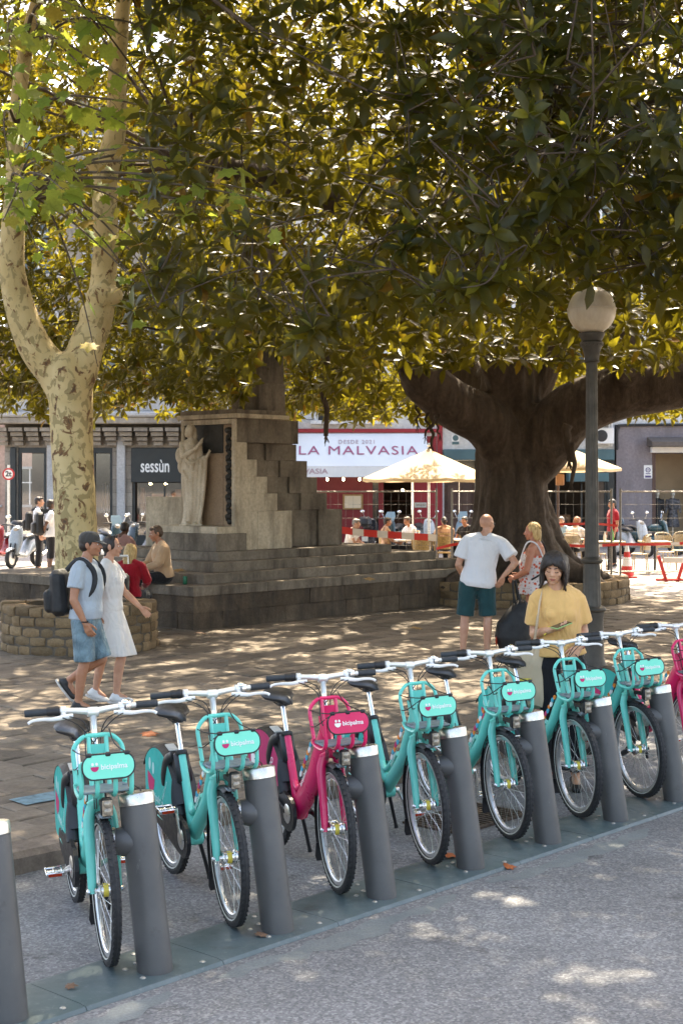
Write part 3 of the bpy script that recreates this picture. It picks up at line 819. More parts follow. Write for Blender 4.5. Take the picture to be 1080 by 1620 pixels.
# ---------------------------------------------------------------- docking rail and posts
SP = .777; RAILZ = .022
m, nt_, b_ = newmat('painted_steel_plate'); p_ = pos(nt_)
c_ = _ramp(nt_, _noise(nt_, 2.2, 6, .6, p_), [(.3, (.055, .085, .09)), (.72, (.105, .135, .14))])
c_ = _mix(nt_, c_, (.24, .25, .245), _ramp(nt_, _noise(nt_, 26, 6, .75, p_), [(.56, 0), (.76, .6)]))
c_ = _mix(nt_, c_, (.03, .04, .04), _ramp(nt_, _noise(nt_, 4.3, 5, .7, p_), [(.56, 0), (.72, .7)]))
nt_.links.new(c_, b_.inputs['Base Color']); nt_.links.new(_ramp(nt_, _noise(nt_, 3, 5, .7, p_), [(.3, .28), (.7, .6)]), b_.inputs['Roughness'])
nt_.links.new(_bump(nt_, _noise(nt_, 60, 4, .7, p_), .12, .004), b_.inputs['Normal']); MT['plate_steel'] = m
m, nt_, b_ = newmat('post_grey'); p_ = pos(nt_)
c_ = _ramp(nt_, _noise(nt_, 3, 4, .6, p_), [(.3, (.078, .077, .076)), (.7, (.102, .100, .098))])
sc_ = nt_.nodes.new('ShaderNodeMapping'); nt_.links.new(p_, sc_.inputs[0]); sc_.inputs['Scale'].default_value = (1, 1, .22)
c_ = _mix(nt_, c_, (.26, .25, .235), _ramp(nt_, _noise(nt_, 34, 6, .8, sc_.outputs[0]), [(.64, 0), (.74, .55)]))       # scuffs
c_ = _mix(nt_, c_, (.05, .045, .04), _ramp(nt_, _noise(nt_, 11, 6, .75, p_), [(.60, 0), (.75, .6)]))                    # grime
nt_.links.new(c_, b_.inputs['Base Color']); b_.inputs['Metallic'].default_value = .2
nt_.links.new(_ramp(nt_, _noise(nt_, 9, 5, .7, p_), [(.3, .36), (.7, .58)]), b_.inputs['Roughness']); MT['post'] = m
MT['bolt'] = simple('bolt_steel', (.40, .40, .38), .5, .7, .2, 40)
MT['brushed'] = simple('brushed_steel', (.66, .63, .58), .34, 1, .1, 30)

rail = thing('docking_rail', 'long low grey steel plate on the asphalt carrying the row of docking posts', 'docking rail', uv(0, 0), RZ_UV)
bolts_at = []
for k in range(-1, 9):
    x0 = (k - .62) * SP; m = MB(); g = .004
    y0, y1 = -.135, .315
    e = .020
    # plate section with ramped edges, wavy back edge
    n = 8; rings = []
    for i in range(n + 1):
        x = x0 + g / 2 + (SP - g) * i / n
        wv = .005 * math.sin((x / SP) * 2 * math.pi + 1.2)
        rings.append([(x, y0, .002), (x, y0 + .012, RAILZ * .8), (x, y0 + .05, RAILZ), (x, y1 - .05 + wv, RAILZ), (x, y1 + wv, .008), (x, y1 + wv, -.02), (x, y0, -.02)])
    m.loft(rings); sec = m.build('plate', MT['plate_steel'], rail, True, 20)
    bm_ = shared('bolt', lambda: MB().lathe([(.014, 0), (.014, .003), (.009, .007), (.004, .008)], 8).mesh('bolt', MT['bolt']))
    for (dx, dy) in ((.22, -.045), (.30, -.02), (.24, .10), (.33, .13), (.55, -.08), (.40, .235)):
        link('bolt', bm_, sec, (x0 + dx * .97 + .16, dy, RAILZ))
post_names = ['nearest leaning grey docking post, cut off by the left edge and holding no bicycle',
 'leaning grey docking post beside the first turquoise bicycle from the left',
 'leaning grey docking post between the second turquoise bicycle and the pink bicycle',
 'leaning grey docking post standing just right of the pink bicycle front wheel',
 'leaning grey docking post at the wheel of the turquoise bicycle right of the pink one',
 'leaning grey docking post at the bicycle between the bald man and yellow shirt woman',
 'leaning grey docking post locked to the bicycle in front of the yellow shirt woman',
 'leaning grey docking post cut by the right edge, beside the bicycle with pink rear guard']
def build_post():
    t = thing('docking_post', post_names[0], 'bollard', (0, 0, 0), RZ_UV, 'leaning docking posts on the rail')
    ax = Vector((0, math.sin(R(9.9)), math.cos(R(9.9))))
    p = MB(); q = ax.to_track_quat('Z', 'Y').to_matrix()
    Hh = .735; r = .0805; n = 32
    rings = []
    for j, L in enumerate((0, .01, Hh * .25, Hh * .5, Hh * .75, Hh)):
        rings.append([Vector((0, 0, RAILZ)) + ax * L + q @ Vector((r * math.cos(2 * math.pi * i / n), r * math.sin(2 * math.pi * i / n), 0)) for i in range(n)])
    for v in rings[0]: v.z = RAILZ - .004
    p.loft(rings); p.build('column', MT['post'], t)
    c = MB(); o = Vector((0, 0, RAILZ)) + ax * Hh
    c.lathe([(r * .98, .0), (r + .0015, .003), (r + .0015, .048), (r - .002, .054), (r * .8, .058), (.001, .060)], n, ax, o); c.build('steel_cap', MT['brushed'], t)
    # docking pin boss towards the fork of the bicycle
    d = Vector((-.72, .56, .03)).normalized(); b = Vector((0, 0, RAILZ)) + ax * .57
    w = MB(); w.lathe([(.072, .02), (.070, .06), (.066, .085), (.061, .108), (.057, .122)], 22, d, b); boss = w.build('dock_boss', MT['post'], t)
    w = MB(); w.lathe([(.058, .116), (.063, .120), (.063, .131), (.056, .134), (.034, .134), (.030, .122)], 22, d, b); w.build('dock_ring', MT['brushed'], boss)
    return t
post = build_post()
for k in range(8):
    o = post if k == 0 else copy_tree(post)
    o.location = uv((k - 1) * SP, 0); o['label'] = post_names[k]

BG = 'hire bicycles locked in the docking row'
bike_specs = [   # colour, guard, electric, crank, heading of the rear wheel (deg left of straight away), label
 ('teal', 'teal', 0, 200, 18.5, 'turquoise hire bicycle nearest the camera, standing between the two leftmost grey posts'),
 ('teal', 'teal', 0, 100, 23.5, 'turquoise hire bicycle left of the pink one, its smiling rear guard in full view'),
 ('pink', 'pink', 1, 160, 22.5, 'pink electric hire bicycle with a thick slanted tube, between turquoise bicycles'),
 ('teal', 'teal', 0, 130, 22, 'turquoise hire bicycle just right of the pink one with silver crank pointing down'),
 ('teal', 'teal', 0, 95, 22, 'turquoise hire bicycle in front of the bald man and the tote bag'),
 ('teal', 'teal', 0, 60, 22.0, 'turquoise hire bicycle directly in front of the woman in the yellow shirt'),
 ('teal', 'pink', 0, 20, 22.0, 'turquoise hire bicycle with a pink rear guard near the right edge'),
 ('pink', 'teal', 1, 150, 24.0, 'pink hire bicycle with turquoise rear guard cut off by the right edge'),
]
protos = {}
for i, (c_, g_, el_, ck_, hd_, lab_) in enumerate(bike_specs):
    key = (c_, g_, el_, ck_)
    if (c_, g_, el_) in protos:
        o = copy_tree(protos[(c_, g_, el_)]); o['label'] = lab_
        for ch in o.children:
            if ch.name.startswith('crank'):
                s_ = -1 if ch.children[0].location.y < 0 else 1
                a_ = R(ck_ + (180 if s_ > 0 else 0)); ch.rotation_euler = (0, -a_, 0)
                for c2 in ch.children: c2.rotation_euler = (0, a_ + .15, 0)
    else:
        o = build_bike(lab_, BG, c_, g_, el_, ck_); protos[(c_, g_, el_)] = o
    w = uv(i * SP, 0) + Vector((-.226, .086, RAILZ))
    o.location = w; o.rotation_euler = (R(1.9 + .7 * math.sin(i * 2.3)), 0, R(hd_ - 90))
    st_ = R((18.3, 19.0, 16.0, 16.8, 18.3, 16.8, 19.5, 18)[i] - hd_); pv = Vector((-.09, 0, 0))
    for ch in o.children:      # the steered half: fork, front wheel, bars
        if ch.name.split('.')[0] in ('fork', 'front_wheel', 'hub_brake', 'front_mudguard', 'mud_flap', 'stem', 'stem_sleeve', 'handlebar', 'cable'):
            b0 = FA if ch.name.startswith('front_wheel') else Vector((0, 0, 0))
            q_ = Matrix.Rotation(st_, 3, 'Z'); ch.location = pv + q_ @ (b0 - pv); ch.rotation_euler = (0, 0, st_)
# ================================================================ stepped stone monument
MT['mstone'] = stone('monument_stone', (.15, .122, .092), (.30, .25, .19), 1.6, .35, .85, (.045, .034, .025), .05)
MT['mlight'] = stone('washed_stone', (.50, .41, .29), (.66, .57, .43), 1.5, .3, .85, (.15, .12, .085), .04)
MT['rough'] = stone('rough_stone', (.085, .06, .04), (.185, .14, .095), 3, .9, .9, (.04, .034, .03), .3)
MT['rubble'] = stone('sandstone_rubble', (.185, .12, .062), (.36, .255, .14), 4, .9, .9, None, .45)
MT['mortar'] = stone('mortar', (.10, .08, .06), (.17, .14, .105), 9, .7, .95, None, .1)
MT['soil'] = stone('dry_soil', (.045, .033, .024), (.11, .085, .06), 7, 1.0, .95, None, .1)
MT['marble'] = stone('carved_marble', (.56, .46, .33), (.78, .68, .53), 3.5, .15, .6, (.30, .21, .12), .05)
MT['panel'] = stone('brown_marble_slab', (.24, .155, .09), (.36, .25, .155), 3, .08, .5, None, .05)
MT['bronze'] = simple('dark_bronze', (.022, .019, .015), .55, .3, .3, 8, bump=.6, bscale=26)
C0 = Vector((-2.11, 20.3, 0)); rm = random.Random(3)
def muv(a, b, z): return uv(a, b, z, C0)
mon = thing('stone_monument', 'stepped grey stone monument with a brown panel and stair-shaped side wall', 'monument', muv(0, 0, PZ), RZ_UV)
def mblock(a0, a1, b0, b1, z0, z1, mat, name='stone_block', g=.0015, bev=.004, rough=0.0):
    """one squared block in the monument's own axes"""
    m = MB(); d = (a1 - a0 - g, b1 - b0 - g, z1 - z0 - g * .5)
    m.box((0, 0, 0), d, bev=min(bev, min(d) * .3))
    if rough:
        m.v = [(p[0] + rm.uniform(-rough, rough), p[1] + rm.uniform(-rough, rough), p[2] + rm.uniform(-rough, rough) * .4) for p in m.v]
    o = m.build(name, mat, mon, True, 30)
    o.location = ((a0 + a1) / 2, (b0 + b1) / 2 , (z0 + z1) / 2 - PZ); return o
def course(a0, a1, b0, b1, z0, z1, mat, L=.9, dep=.4, rough=0.0, left=True, core=True):
    """a course: blocks along the front face, then along the left face, solid core behind"""
    x = a0
    while x < a1 - .01:
        l = L * 1.5 * rm.uniform(.8, 1.25); x2 = x + l
        if a1 - x2 < L * .4: x2 = a1
        x2 = min(x2, a1); j = rm.uniform(0, .006); mblock(x, x2, b0 + j, b0 + dep, z0, z1, mat, rough=rough); x = x2
    if left:
        y = b0 + dep
        while y < b1 - .01:
            l = L * rm.uniform(.8, 1.25); y2 = y + l
            if b1 - y2 < L * .4: y2 = b1
            y2 = min(y2, b1); j = rm.uniform(0, .006); mblock(a0 + j, a0 + dep, y, y2, z0, z1, mat, rough=rough); y = y2
    if core and a1 - a0 > dep and b1 - b0 > dep:
        mblock(a0 + dep, a1 - .01, b0 + dep, b1 - .01, z0, z1 - .004, mat, 'core', 0.0)
# lowest tier: rough wall under a coping
course(.03, 7.2, .03, 5.6, .05, .36, MT['rough'], .42, .35, .010)
course(.03, 7.2, .03, 5.6, .36, .60, MT['rough'], .50, .35, .010)
course(0, 7.25, 0, 5.65, .60, .74, MT['mstone'], 1.15, .5)
course(.45, 6.7, .28, 4.0, .74, .885, MT['mstone'], 1.0, .45)
course(.88, 6.2, .54, 3.8, .885, 1.03, MT['mstone'], 1.1, .45)
course(1.22, 5.3, .8, 3.6, 1.03, 1.17, MT['mstone'], 1.0, .45)
# plinth below the statue
course(1.30, 1.95, .93, 2.45, 1.17, 1.44, MT['mstone'], .55, .3)
mblock(1.36, 1.92, .98, 1.60, 1.44, 1.55, MT['mlight']); mblock(1.36, 1.92, 1.60, 2.40, 1.44, 1.55, MT['mlight'])
# main wall: light front slab with a stair-shaped edge, darker slab set back behind it
rows = [(1.17, 1.78, 3.03, 4.57), (1.78, 2.06, 2.695, 4.186), (2.06, 2.33, 2.466, 3.943), (2.33, 2.60, 2.235, 3.70), (2.60, 2.87, 2.02, 3.443)]
for i, (z0, z1, af, ab) in enumerate(rows):
    if z1 - z0 > .4:
        x = 1.8
        for x2 in (2.25, 2.62, af): mblock(x, x2, 1.0, 1.34, z0, z1, MT['mlight']); x = x2
    else:
        c = 1.8 + (af - 1.8) * rm.uniform(.4, .7)
        if af - 1.8 > .5: mblock(1.8, c, 1.0, 1.34, z0, z1, MT['mlight']); mblock(c, af, 1.0, 1.34, z0, z1, MT['mlight'])
        else: mblock(1.8, af, 1.0, 1.34, z0, z1, MT['mlight'])
    e = ab - .62 * rm.uniform(.9, 1.3)
    mblock(1.9, e, 1.343, 2.24, z0, z1, MT['mstone'], 'stone_block'); mblock(e, ab, 1.30, 2.24, z0, z1, MT['mstone'])
    if af < e: pass
mblock(1.8, 2.55, 1.0, 2.26, 2.87, 3.25, MT['mstone']); mblock(2.55, 3.23, 1.05, 2.24, 2.87, 3.25, MT['mstone'])
mblock(1.803, 1.9, 1.343, 2.26, 1.55, 2.87, MT['mstone'])
# cornice
mblock(1.72, 2.9, .93, 2.34, 3.25, 3.32, MT['mlight'], 'cornice'); mblock(1.76, 2.86, .97, 2.30, 3.32, 3.39, MT['mstone'], 'cornice')
# pillar rising into the crown
z = 3.25
for i, h in enumerate((.62, .62, .62, .62, .62)):
    k = .02 * i
    mblock(2.62 + k, 3.23 - k, 1.35 + k, 2.0 - k, z + (0.14 if i == 0 else 0), z + h, MT['mstone'], 'pillar_block'); z += h
# wing wall left of the statue
course(1.95, 2.6, 2.46, 3.4, 1.17, 1.58, MT['mlight'], .5, .3); course(1.95, 2.6, 2.46, 3.4, 1.58, 2.0, MT['mlight'], .6, .3)
# left face: frame, ornament strip, brown slab, bronze relief above
def face(b0, b1, z0, z1, t, mat, name):
    m = MB(); m.box((1.8 - t / 2 + .0, (b0 + b1) / 2, (z0 + z1) / 2 - PZ), (t, b1 - b0, z1 - z0), bev=.006); return m.build(name, mat, mon, True, 30)
face(1.0, 1.075, 1.55, 3.24, .05, MT['mlight'], 'panel_frame'); face(2.20, 2.27, 1.55, 3.24, .05, MT['mlight'], 'panel_frame'); face(1.075, 2.20, 3.16, 3.24, .05, MT['mlight'], 'panel_frame')
face(1.078, 1.30, 1.55, 3.155, .012, MT['panel'], 'panel_margin')
face(1.302, 2.197, 1.55, 2.70, .016, MT['panel'], 'brown_slab')
face(1.302, 2.197, 2.703, 3.155, .022, MT['bronze'], 'bronze_plaque')
orn = MB()
for i in range(19):
    z = 1.62 + i * .078; s = 1 if i % 2 else -1
    orn.ell((1.8 - .022, 1.165 + .018 * s, z - PZ), (.026, .058 + .012 * math.sin(i * 1.7), .050), (0, 0, 0), 10, 6)
    orn.ell((1.8 - .020, 1.165 - .040 * s, z + .03 - PZ), (.022, .030, .030), (.4 * s, 0, 0), 8, 5)
orn.ell((1.8 - .03, 1.165, 3.06 - PZ), (.03, .09, .05), None, 10, 6)
orn.build('leaf_ornament', MT['bronze'], mon, True)
# small carved wreath on the tower side and mascaron
wr = MB()
for i in range(12):
    a = 2 * math.pi * i / 12; wr.ell((3.235, 1.5 + .10 * math.cos(a), 3.05 - PZ + .16 * math.sin(a)), (.05, .045, .045), None, 8, 5)
wr.build('wreath', MT['bronze'], mon, True)

# ---------------------------------------------------------------- marble statue of a draped woman
def statue():
    p = muv(1.62, 1.86, 1.55)
    t = thing('marble_statue', 'pale marble statue of a draped woman raising her hands beside the brown panel', 'statue', p, 0)
    m = MB(); H = 1.61
    prof = [(.0, 0, 0, .155, .145), (.05, 0, 0, .15, .14), (.25, .01, 0, .135, .125), (.5, .005, .01, .15, .13), (.75, .0, .01, .165, .135), (.92, .0, .01, .165, .135), (1.05, -.005, .015, .135, .115), (1.18, -.01, .015, .135, .115), (1.30, -.015, .01, .150, .105), (1.36, -.015, .01, .10, .08), (1.385, -.015, .0, .05, .05)]
    rings = []; n = 48
    zs = []
    for i in range(len(prof) - 1):
        for k in range(6):
            a, b = prof[i], prof[i + 1]; f = k / 6; zs.append([a[q] + (b[q] - a[q]) * f for q in range(5)])
    zs.append(list(prof[-1]))
    for (z, cx, cy, rx, ry) in zs:
        ring = []; fold = .11 * max(0, 1 - z / 1.2) + .03 if z < 1.3 else .01
        for j in range(n):
            a = 2 * math.pi * j / n
            k = 1 + fold * (math.sin(7 * a + 2.2 * z + 1.3 * math.sin(3 * z)) * .6 + .5 * math.sin(13 * a - 3.1 * z))
            ring.append(Vector((cx + rx * k * math.cos(a), cy + ry * k * math.sin(a), z)))
        rings.append(ring)
    m.loft(rings)
    hd = Vector((-.035, -.01, 1.505))
    m.capsule((-.015, .0, 1.34), .050, (-.02, -.005, 1.44), .045)
    m.ell(hd, (.072, .082, .105), (0, .1, .5)); m.ell(hd + Vector((.015, .03, .02)), (.085, .085, .10)); m.ell(hd + Vector((.045, .05, -.04)), (.055, .055, .09))
    m.ell(hd + Vector((-.052, -.052, -.02)), (.016, .016, .024)); m.ell(hd + Vector((-.035, -.045, -.055)), (.04, .04, .045))
    m.tube(cr([hd + Vector((.07, .03, .05)), hd + Vector((.085, .03, -.08)), hd + Vector((.08, .03, -.19))], 4), .04, 8)
    # arms: one crosses the chest and lifts its hand, the other holds the drapery forward
    m.capsule((-.155, .0, 1.30), .052, (-.13, -.10, 1.10), .045); m.capsule((-.13, -.10, 1.10), .045, (.08, -.16, 1.23), .033)
    m.capsule((.08, -.16, 1.23), .03, (.17, -.16, 1.33), .026); m.capsule((.14, -.16, 1.30), .03, (.19, -.15, 1.39), .016)
    m.capsule((.12, .0, 1.29), .05, (.15, -.07, 1.07), .045); m.capsule((.15, -.07, 1.07), .042, (.25, -.14, 1.09), .032)
    m.capsule((.25, -.14, 1.09), .03, (.285, -.15, 1.16), .02); m.capsule((.285, -.15, 1.16), .016, (.295, -.15, 1.21), .011); m.capsule((.285, -.15, 1.15), .014, (.32, -.15, 1.19), .010)
    m.ell((-.20, .05, 1.12), (.07, .05, .13)); m.ell((-.17, .03, .95), (.06, .05, .12))
    for k, x in enumerate((.24, .17, .10, .02)):      # drapery falling from the forearm
        m.tube(cr([(x, -.12, 1.06), (x * .95 - .01, -.13, .75), (x * .75, -.12, .38), (x * .6 - .02, -.10, .02)], 5), lerps([.028, .036, .034, .030], 5), 8)
    for k, (x0, x1) in enumerate(((-.13, .14), (-.10, .17), (-.14, .10))):
        m.tube(cr([(x0, -.09, 1.12 - .12 * k), ((x0 + x1) / 2, -.15, .99 - .14 * k), (x1, -.11, 1.08 - .08 * k)], 4), .022, 8)
    m.ell((-.06, -.12, .03), (.045, .08, .035)); m.ell((.06, -.10, .03), (.045, .08, .035))
    m.box((0, 0, -.0 + .012), (.36, .34, .03))
    v, f = remesh(m, .011, 1)
    b = MB(); b.add(v, f); b.build('draped_figure', MT['marble'], t, True, 0)
statue()

# ---------------------------------------------------------------- round stone planters
def planter(label, c, r, z0, z1, nrow, w, th, name='stone_planter'):
    t = thing(name, label, 'planter', (c[0], c[1], 0), 0)
    m = MB(); m.lathe([(r - th, z0 - .05), (r - .022, z0 - .05), (r - .022, z1 - .012), (r - th, z1 - .012), (r - th, z0 - .05)], 64); m.f = [f for f in m.f if len(f) == 4]; m.m = m.m[:len(m.f)]
    m.build('mortar_core', MT['mortar'], t, True, 30)
    s = MB(); n = 40; rg = []
    for k, rad in enumerate((r - th + .01, (r - th) * .66, (r - th) * .33)):
        rg.append([Vector((rad * math.cos(2 * math.pi * i / n), rad * math.sin(2 * math.pi * i / n), z1 - .07 + .05 * k / 2 + rm.uniform(-.012, .012))) for i in range(n)])
    s.loft(rg); s.build('soil', MT['soil'], t, True, 0)
    h = (z1 - z0) / nrow
    for row in range(nrow):
        a = R(150) + rm.uniform(0, .1)
        while a < R(395):
            da = w * rm.uniform(.65, 1.45) / r; a2 = a + da; g = .012 / r
            m = MB(); rings = []; ji = rm.uniform(-.012, .014); top = z0 + (row + 1) * h - (.004 if row < nrow - 1 else -rm.uniform(0, .02)); bot = z0 + row * h + .006
            jt = rm.uniform(-.010, .010); jb = rm.uniform(-.010, .010)
            for k in range(4):
                aa = a + g + (a2 - a - 2 * g) * k / 3; e = .014 if k in (0, 3) else 0
                ro = r + ji - e; q = []
                for (rr, zz) in ((r - (th * .6 if row < nrow - 1 else th), bot + jb), (ro - .012, bot + jb), (ro, bot + .02 + jb), (ro + rm.uniform(-.004, .006), top - .022 + jt), (ro - .014, top + jt), (r - (th * .6 if row < nrow - 1 else th), top + jt)):
                    q.append(Vector((rr * math.cos(aa), rr * math.sin(aa), zz)))
                rings.append(q)
            m.loft(rings); m.build('stone', MT['rubble'], t, True, 50); a = a2
    return t
planter('round sandstone planter at the foot of the mottled plane tree', (-3.34, 18.2), .985, PZ - .01, .70, 5, .235, .30)
planter('wide low stone planter around the massive fig tree', (3.14, 26.0), 2.08, PZ - .01, .51, 3, .30, .32)

# ---------------------------------------------------------------- lamp post
def lamp_post():
    t = thing('street_lamp', 'fluted dark iron lamp post with one round cream globe', 'street lamp', (2.6, 14.8, PZ))
    MT['iron'] = simple('weathered_iron', (.072, .062, .048), .55, .35, .18, 6, bump=.2)
    m = MB(); n = 48
    def fl(r, z, k): return [Vector((r * (1 + k * math.cos(12 * 2 * math.pi * j / n)) * math.cos(2 * math.pi * j / n), r * (1 + k * math.cos(12 * 2 * math.pi * j / n)) * math.sin(2 * math.pi * j / n), z)) for j in range(n)]
    m.loft([fl(.098, .80, 0), fl(.094, .82, .05), fl(.084, 1.22, .05), fl(.084, 1.26, 0)]); m.build('lower_shaft', MT['iron'], t, True, 35)
    m = MB(); m.loft([fl(.072, 1.33, 0), fl(.070, 1.36, .06), fl(.063, 2.3, .06), fl(.056, 3.32, .06), fl(.056, 3.35, 0)]); m.build('fluted_shaft', MT['iron'], t, True, 35)
    m = MB(); m.lathe([(.084, 1.26), (.102, 1.265), (.116, 1.285), (.116, 1.30), (.098, 1.315), (.084, 1.325), (.074, 1.335)], 28); m.build('ring', MT['iron'], t)
    m = MB(); m.lathe([(.10, .76), (.14, .765), (.152, .785), (.145, .80), (.118, .82)], 28); m.build('ring', MT['iron'], t)
    m = MB(); m.lathe([(.20, 0), (.20, .10), (.185, .12), (.16, .14), (.155, .20), (.128, .28), (.120, .70), (.13, .76), (.10, .78)], 32); m.build('pedestal', MT['iron'], t, True, 35)
    m = MB(); m.lathe([(.068, 3.35), (.082, 3.36), (.074, 3.385), (.078, 3.42), (.098, 3.50), (.118, 3.53), (.122, 3.56), (.10, 3.575), (.112, 3.60), (.135, 3.64), (.135, 3.66), (.10, 3.665)], 28); cap = m.build('capital', MT['iron'], t)
    b = MB()
    for i in range(16):
        a = 2 * math.pi * i / 16; b.ell((.112 * math.cos(a), .112 * math.sin(a), 3.535), (.014, .014, .016), None, 6, 4)
    b.build('beading', MT['iron'], cap)
    g, nt, bs = newmat('lamp_globe'); p = coords(nt)
    nt.links.new(_ramp(nt, _noise(nt, 5, 6, .7, coords(nt, 'Object', (1, 1, .3))), [(.3, (.50, .39, .26)), (.7, (.72, .62, .46))]), bs.inputs['Base Color'])
    bs.inputs['Roughness'].default_value = .35; bs.inputs['Subsurface Weight'].default_value = .35; bs.inputs['Subsurface Radius'].default_value = (.1, .08, .05)
    c = 3.895; r = .25
    m = MB(); m.lathe([(r * math.cos(R(a)), c + r * math.sin(R(a))) for a in range(-66, 5, 5)], 40); m.build('globe_lower', g, t, True, 0)
    m = MB(); m.lathe([(r * .985 * math.cos(R(a)), c + r * .985 * math.sin(R(a))) for a in range(0, 91, 6)], 40); m.build('globe_upper', g, t, True, 0)
    m = MB(); m.lathe([(r + .001, c + .006), (r + .006, c + .010), (r + .006, c + .020), (r - .004, c + .024)], 40); m.f = [f for f in m.f if len(f) == 4]; m.m = m.m[:len(m.f)]; m.build('globe_seam', g, t)
lamp_post()
# ================================================================ trees
def np_mesh(name, verts, loops_per_face, idx, mats, parent=None, attr=None, smooth=True, midx=None):
    me = bpy.data.meshes.new(name); nv = len(verts)
    me.vertices.add(nv); me.vertices.foreach_set('co', verts.astype('f').ravel())
    nf = len(loops_per_face); me.loops.add(len(idx)); me.loops.foreach_set('vertex_index', idx.astype('i'))
    me.polygons.add(nf); st = np.concatenate([[0], np.cumsum(loops_per_face)[:-1]]).astype('i')
    me.polygons.foreach_set('loop_start', st)
    if smooth: me.polygons.foreach_set('use_smooth', np.ones(nf, bool))
    for m in mats: me.materials.append(m)
    if attr is not None:
        a = me.attributes.new('tint', 'FLOAT', 'POINT'); a.data.foreach_set('value', attr.astype('f'))
    me.update(calc_edges=True); me.validate()
    return me if parent is None else link(name, me, parent)
# base leaf shapes in (length, side, lift)
FIG = np.array([(0, 0, 0), (.26, -.155, .045), (.28, 0, 0), (.26, .155, .045), (.64, -.165, .03), (.66, 0, -.025), (.64, .165, .03), (1, 0, -.11)])
FIGF = [(0, 2, 1), (0, 3, 2), (1, 2, 5, 4), (2, 3, 6, 5), (4, 5, 7), (5, 6, 7)]
a_ = [(0, 0), (-.12, .26), (.10, .30), (.12, .58), (.34, .40), (.66, .52), (.62, .24), (1.0, 0)]
MAP = [(.30, 0, .02)] + [(x, y, -.05 * abs(y) + (-.08 if x > .8 else 0)) for x, y in a_] + [(x, -y, -.05 * abs(y)) for x, y in reversed(a_[1:-1])]
MAP = np.array(MAP); MAPF = [(0, i, i + 1 if i + 1 < len(MAP) else 1) for i in range(1, len(MAP))]
MAPF = [f[::-1] for f in MAPF]
def leaves(base, faces, P, D, N, L, Wd, tint):
    """P base points, D directions, N face normals (n,3); L lengths, Wd width factor -> arrays"""
    D = D / np.linalg.norm(D, axis=1, keepdims=True)
    Sd = np.cross(N, D); Sd /= np.maximum(np.linalg.norm(Sd, axis=1, keepdims=True), 1e-6); Nn = np.cross(D, Sd)
    v = P[:, None, :] + L[:, None, None] * (base[None, :, 0:1] * D[:, None, :] + (base[None, :, 1:2] * Wd[:, None, None]) * Sd[:, None, :] + base[None, :, 2:3] * Nn[:, None, :])
    n, k = len(P), len(base); fl = np.array([len(f) for f in faces]); fi = np.concatenate([np.array(f) for f in faces])
    idx = (fi[None, :] + (np.arange(n) * k)[:, None]).ravel()
    return v.reshape(-1, 3), np.tile(fl, n), idx, np.repeat(tint, k)
def unit(v): return v / np.maximum(np.linalg.norm(v, axis=-1, keepdims=True), 1e-9)
def whorls(C, A, size, rg, nl=(9, 13)):
    """spiral tufts of long leaves at shoot tips C with axes A"""
    P, D, N, L, W, T = [], [], [], [], [], []
    for c, a, s in zip(C, A, size):
        n = rg.integers(*nl); t0 = rg.uniform(0, 6.28); old = rg.uniform(0, 1)
        x = np.cross(a, (0.31, .95, 0.05)); x = x / max(np.linalg.norm(x), 1e-4); y = np.cross(a, x)
        for i in range(n):
            f = i / (n - 1); th = t0 + i * 2.4; el = 1.15 - 1.55 * f + rg.normal(0, .18)     # young upright, old drooping
            r = x * math.cos(th) + y * math.sin(th); d = r * math.cos(el) + a * math.sin(el); d[2] -= .22 * f
            P.append(c - a * .11 * s * f + r * .015); D.append(d); N.append(a * math.cos(el) - r * math.sin(el) + rg.normal(0, .12, 3))
            L.append(s * rg.uniform(.75, 1.1) * (.62 if f < .16 else 1.0)); W.append(rg.uniform(.85, 1.15) * (.7 if f < .16 else 1))
            u = rg.random()
            T.append(.90 + .1 * u if (f < .2 and u < .75) else (.76 if (f > .7 and u < .10) else .02 + .6 * u * (.6 + .4 * old)))
    return [np.array(q) for q in (P, D, N, L, W, T)]
MT['figleaf'] = leafmat('fig_leaf', [(0, (.0020, .0105, .0036)), (.35, (.0046, .022, .006)), (.62, (.013, .042, .008)), (.78, (.34, .11, .02)), (.88, (.17, .20, .02)), (1.0, (.40, .34, .04))], (.018, .021, .007), (.52, .43, .02), .36, .31)
MT['planeleaf'] = leafmat('plane_leaf', [(0, (.09, .20, .04)), (.4, (.17, .28, .045)), (.7, (.30, .34, .06)), (.86, (.46, .34, .07)), (1.0, (.38, .15, .05))], (.22, .27, .09), (.50, .56, .06), .5, .52)
# mottled plane bark
m, nt_, b_ = newmat('plane_bark'); p_ = coords(nt_, 'Object', (1, 1, .75))
n1 = nt_.nodes.new('ShaderNodeTexNoise'); n1.inputs['Scale'].default_value = 7.0; n1.inputs['Detail'].default_value = 5; n1.inputs['Roughness'].default_value = .62; n1.inputs['Distortion'].default_value = .7; nt_.links.new(p_, n1.inputs['Vector'])
n2 = nt_.nodes.new('ShaderNodeTexNoise'); n2.inputs['Scale'].default_value = 10; n2.inputs['Detail'].default_value = 4; n2.inputs['Distortion'].default_value = .8; 
mp_ = nt_.nodes.new('ShaderNodeMapping'); mp_.inputs['Location'].default_value = (7, 3, 1); nt_.links.new(p_, mp_.inputs[0]); nt_.links.new(mp_.outputs[0], n2.inputs['Vector'])
c_ = _mix(nt_, (.50, .385, .175), (.63, .505, .265), _ramp(nt_, _noise(nt_, 3, 3, .5, p_), [(.35, 0), (.65, 1)]))
sx_ = nt_.nodes.new('ShaderNodeSeparateXYZ'); nt_.links.new(coords(nt_), sx_.inputs[0])
hz_ = _math(nt_, 'MULTIPLY', _ramp(nt_, _math(nt_, 'DIVIDE', sx_.outputs[2], 8.0), [(.40, 0), (.52, 1)]), .03)     # older plates stay on the lower trunk
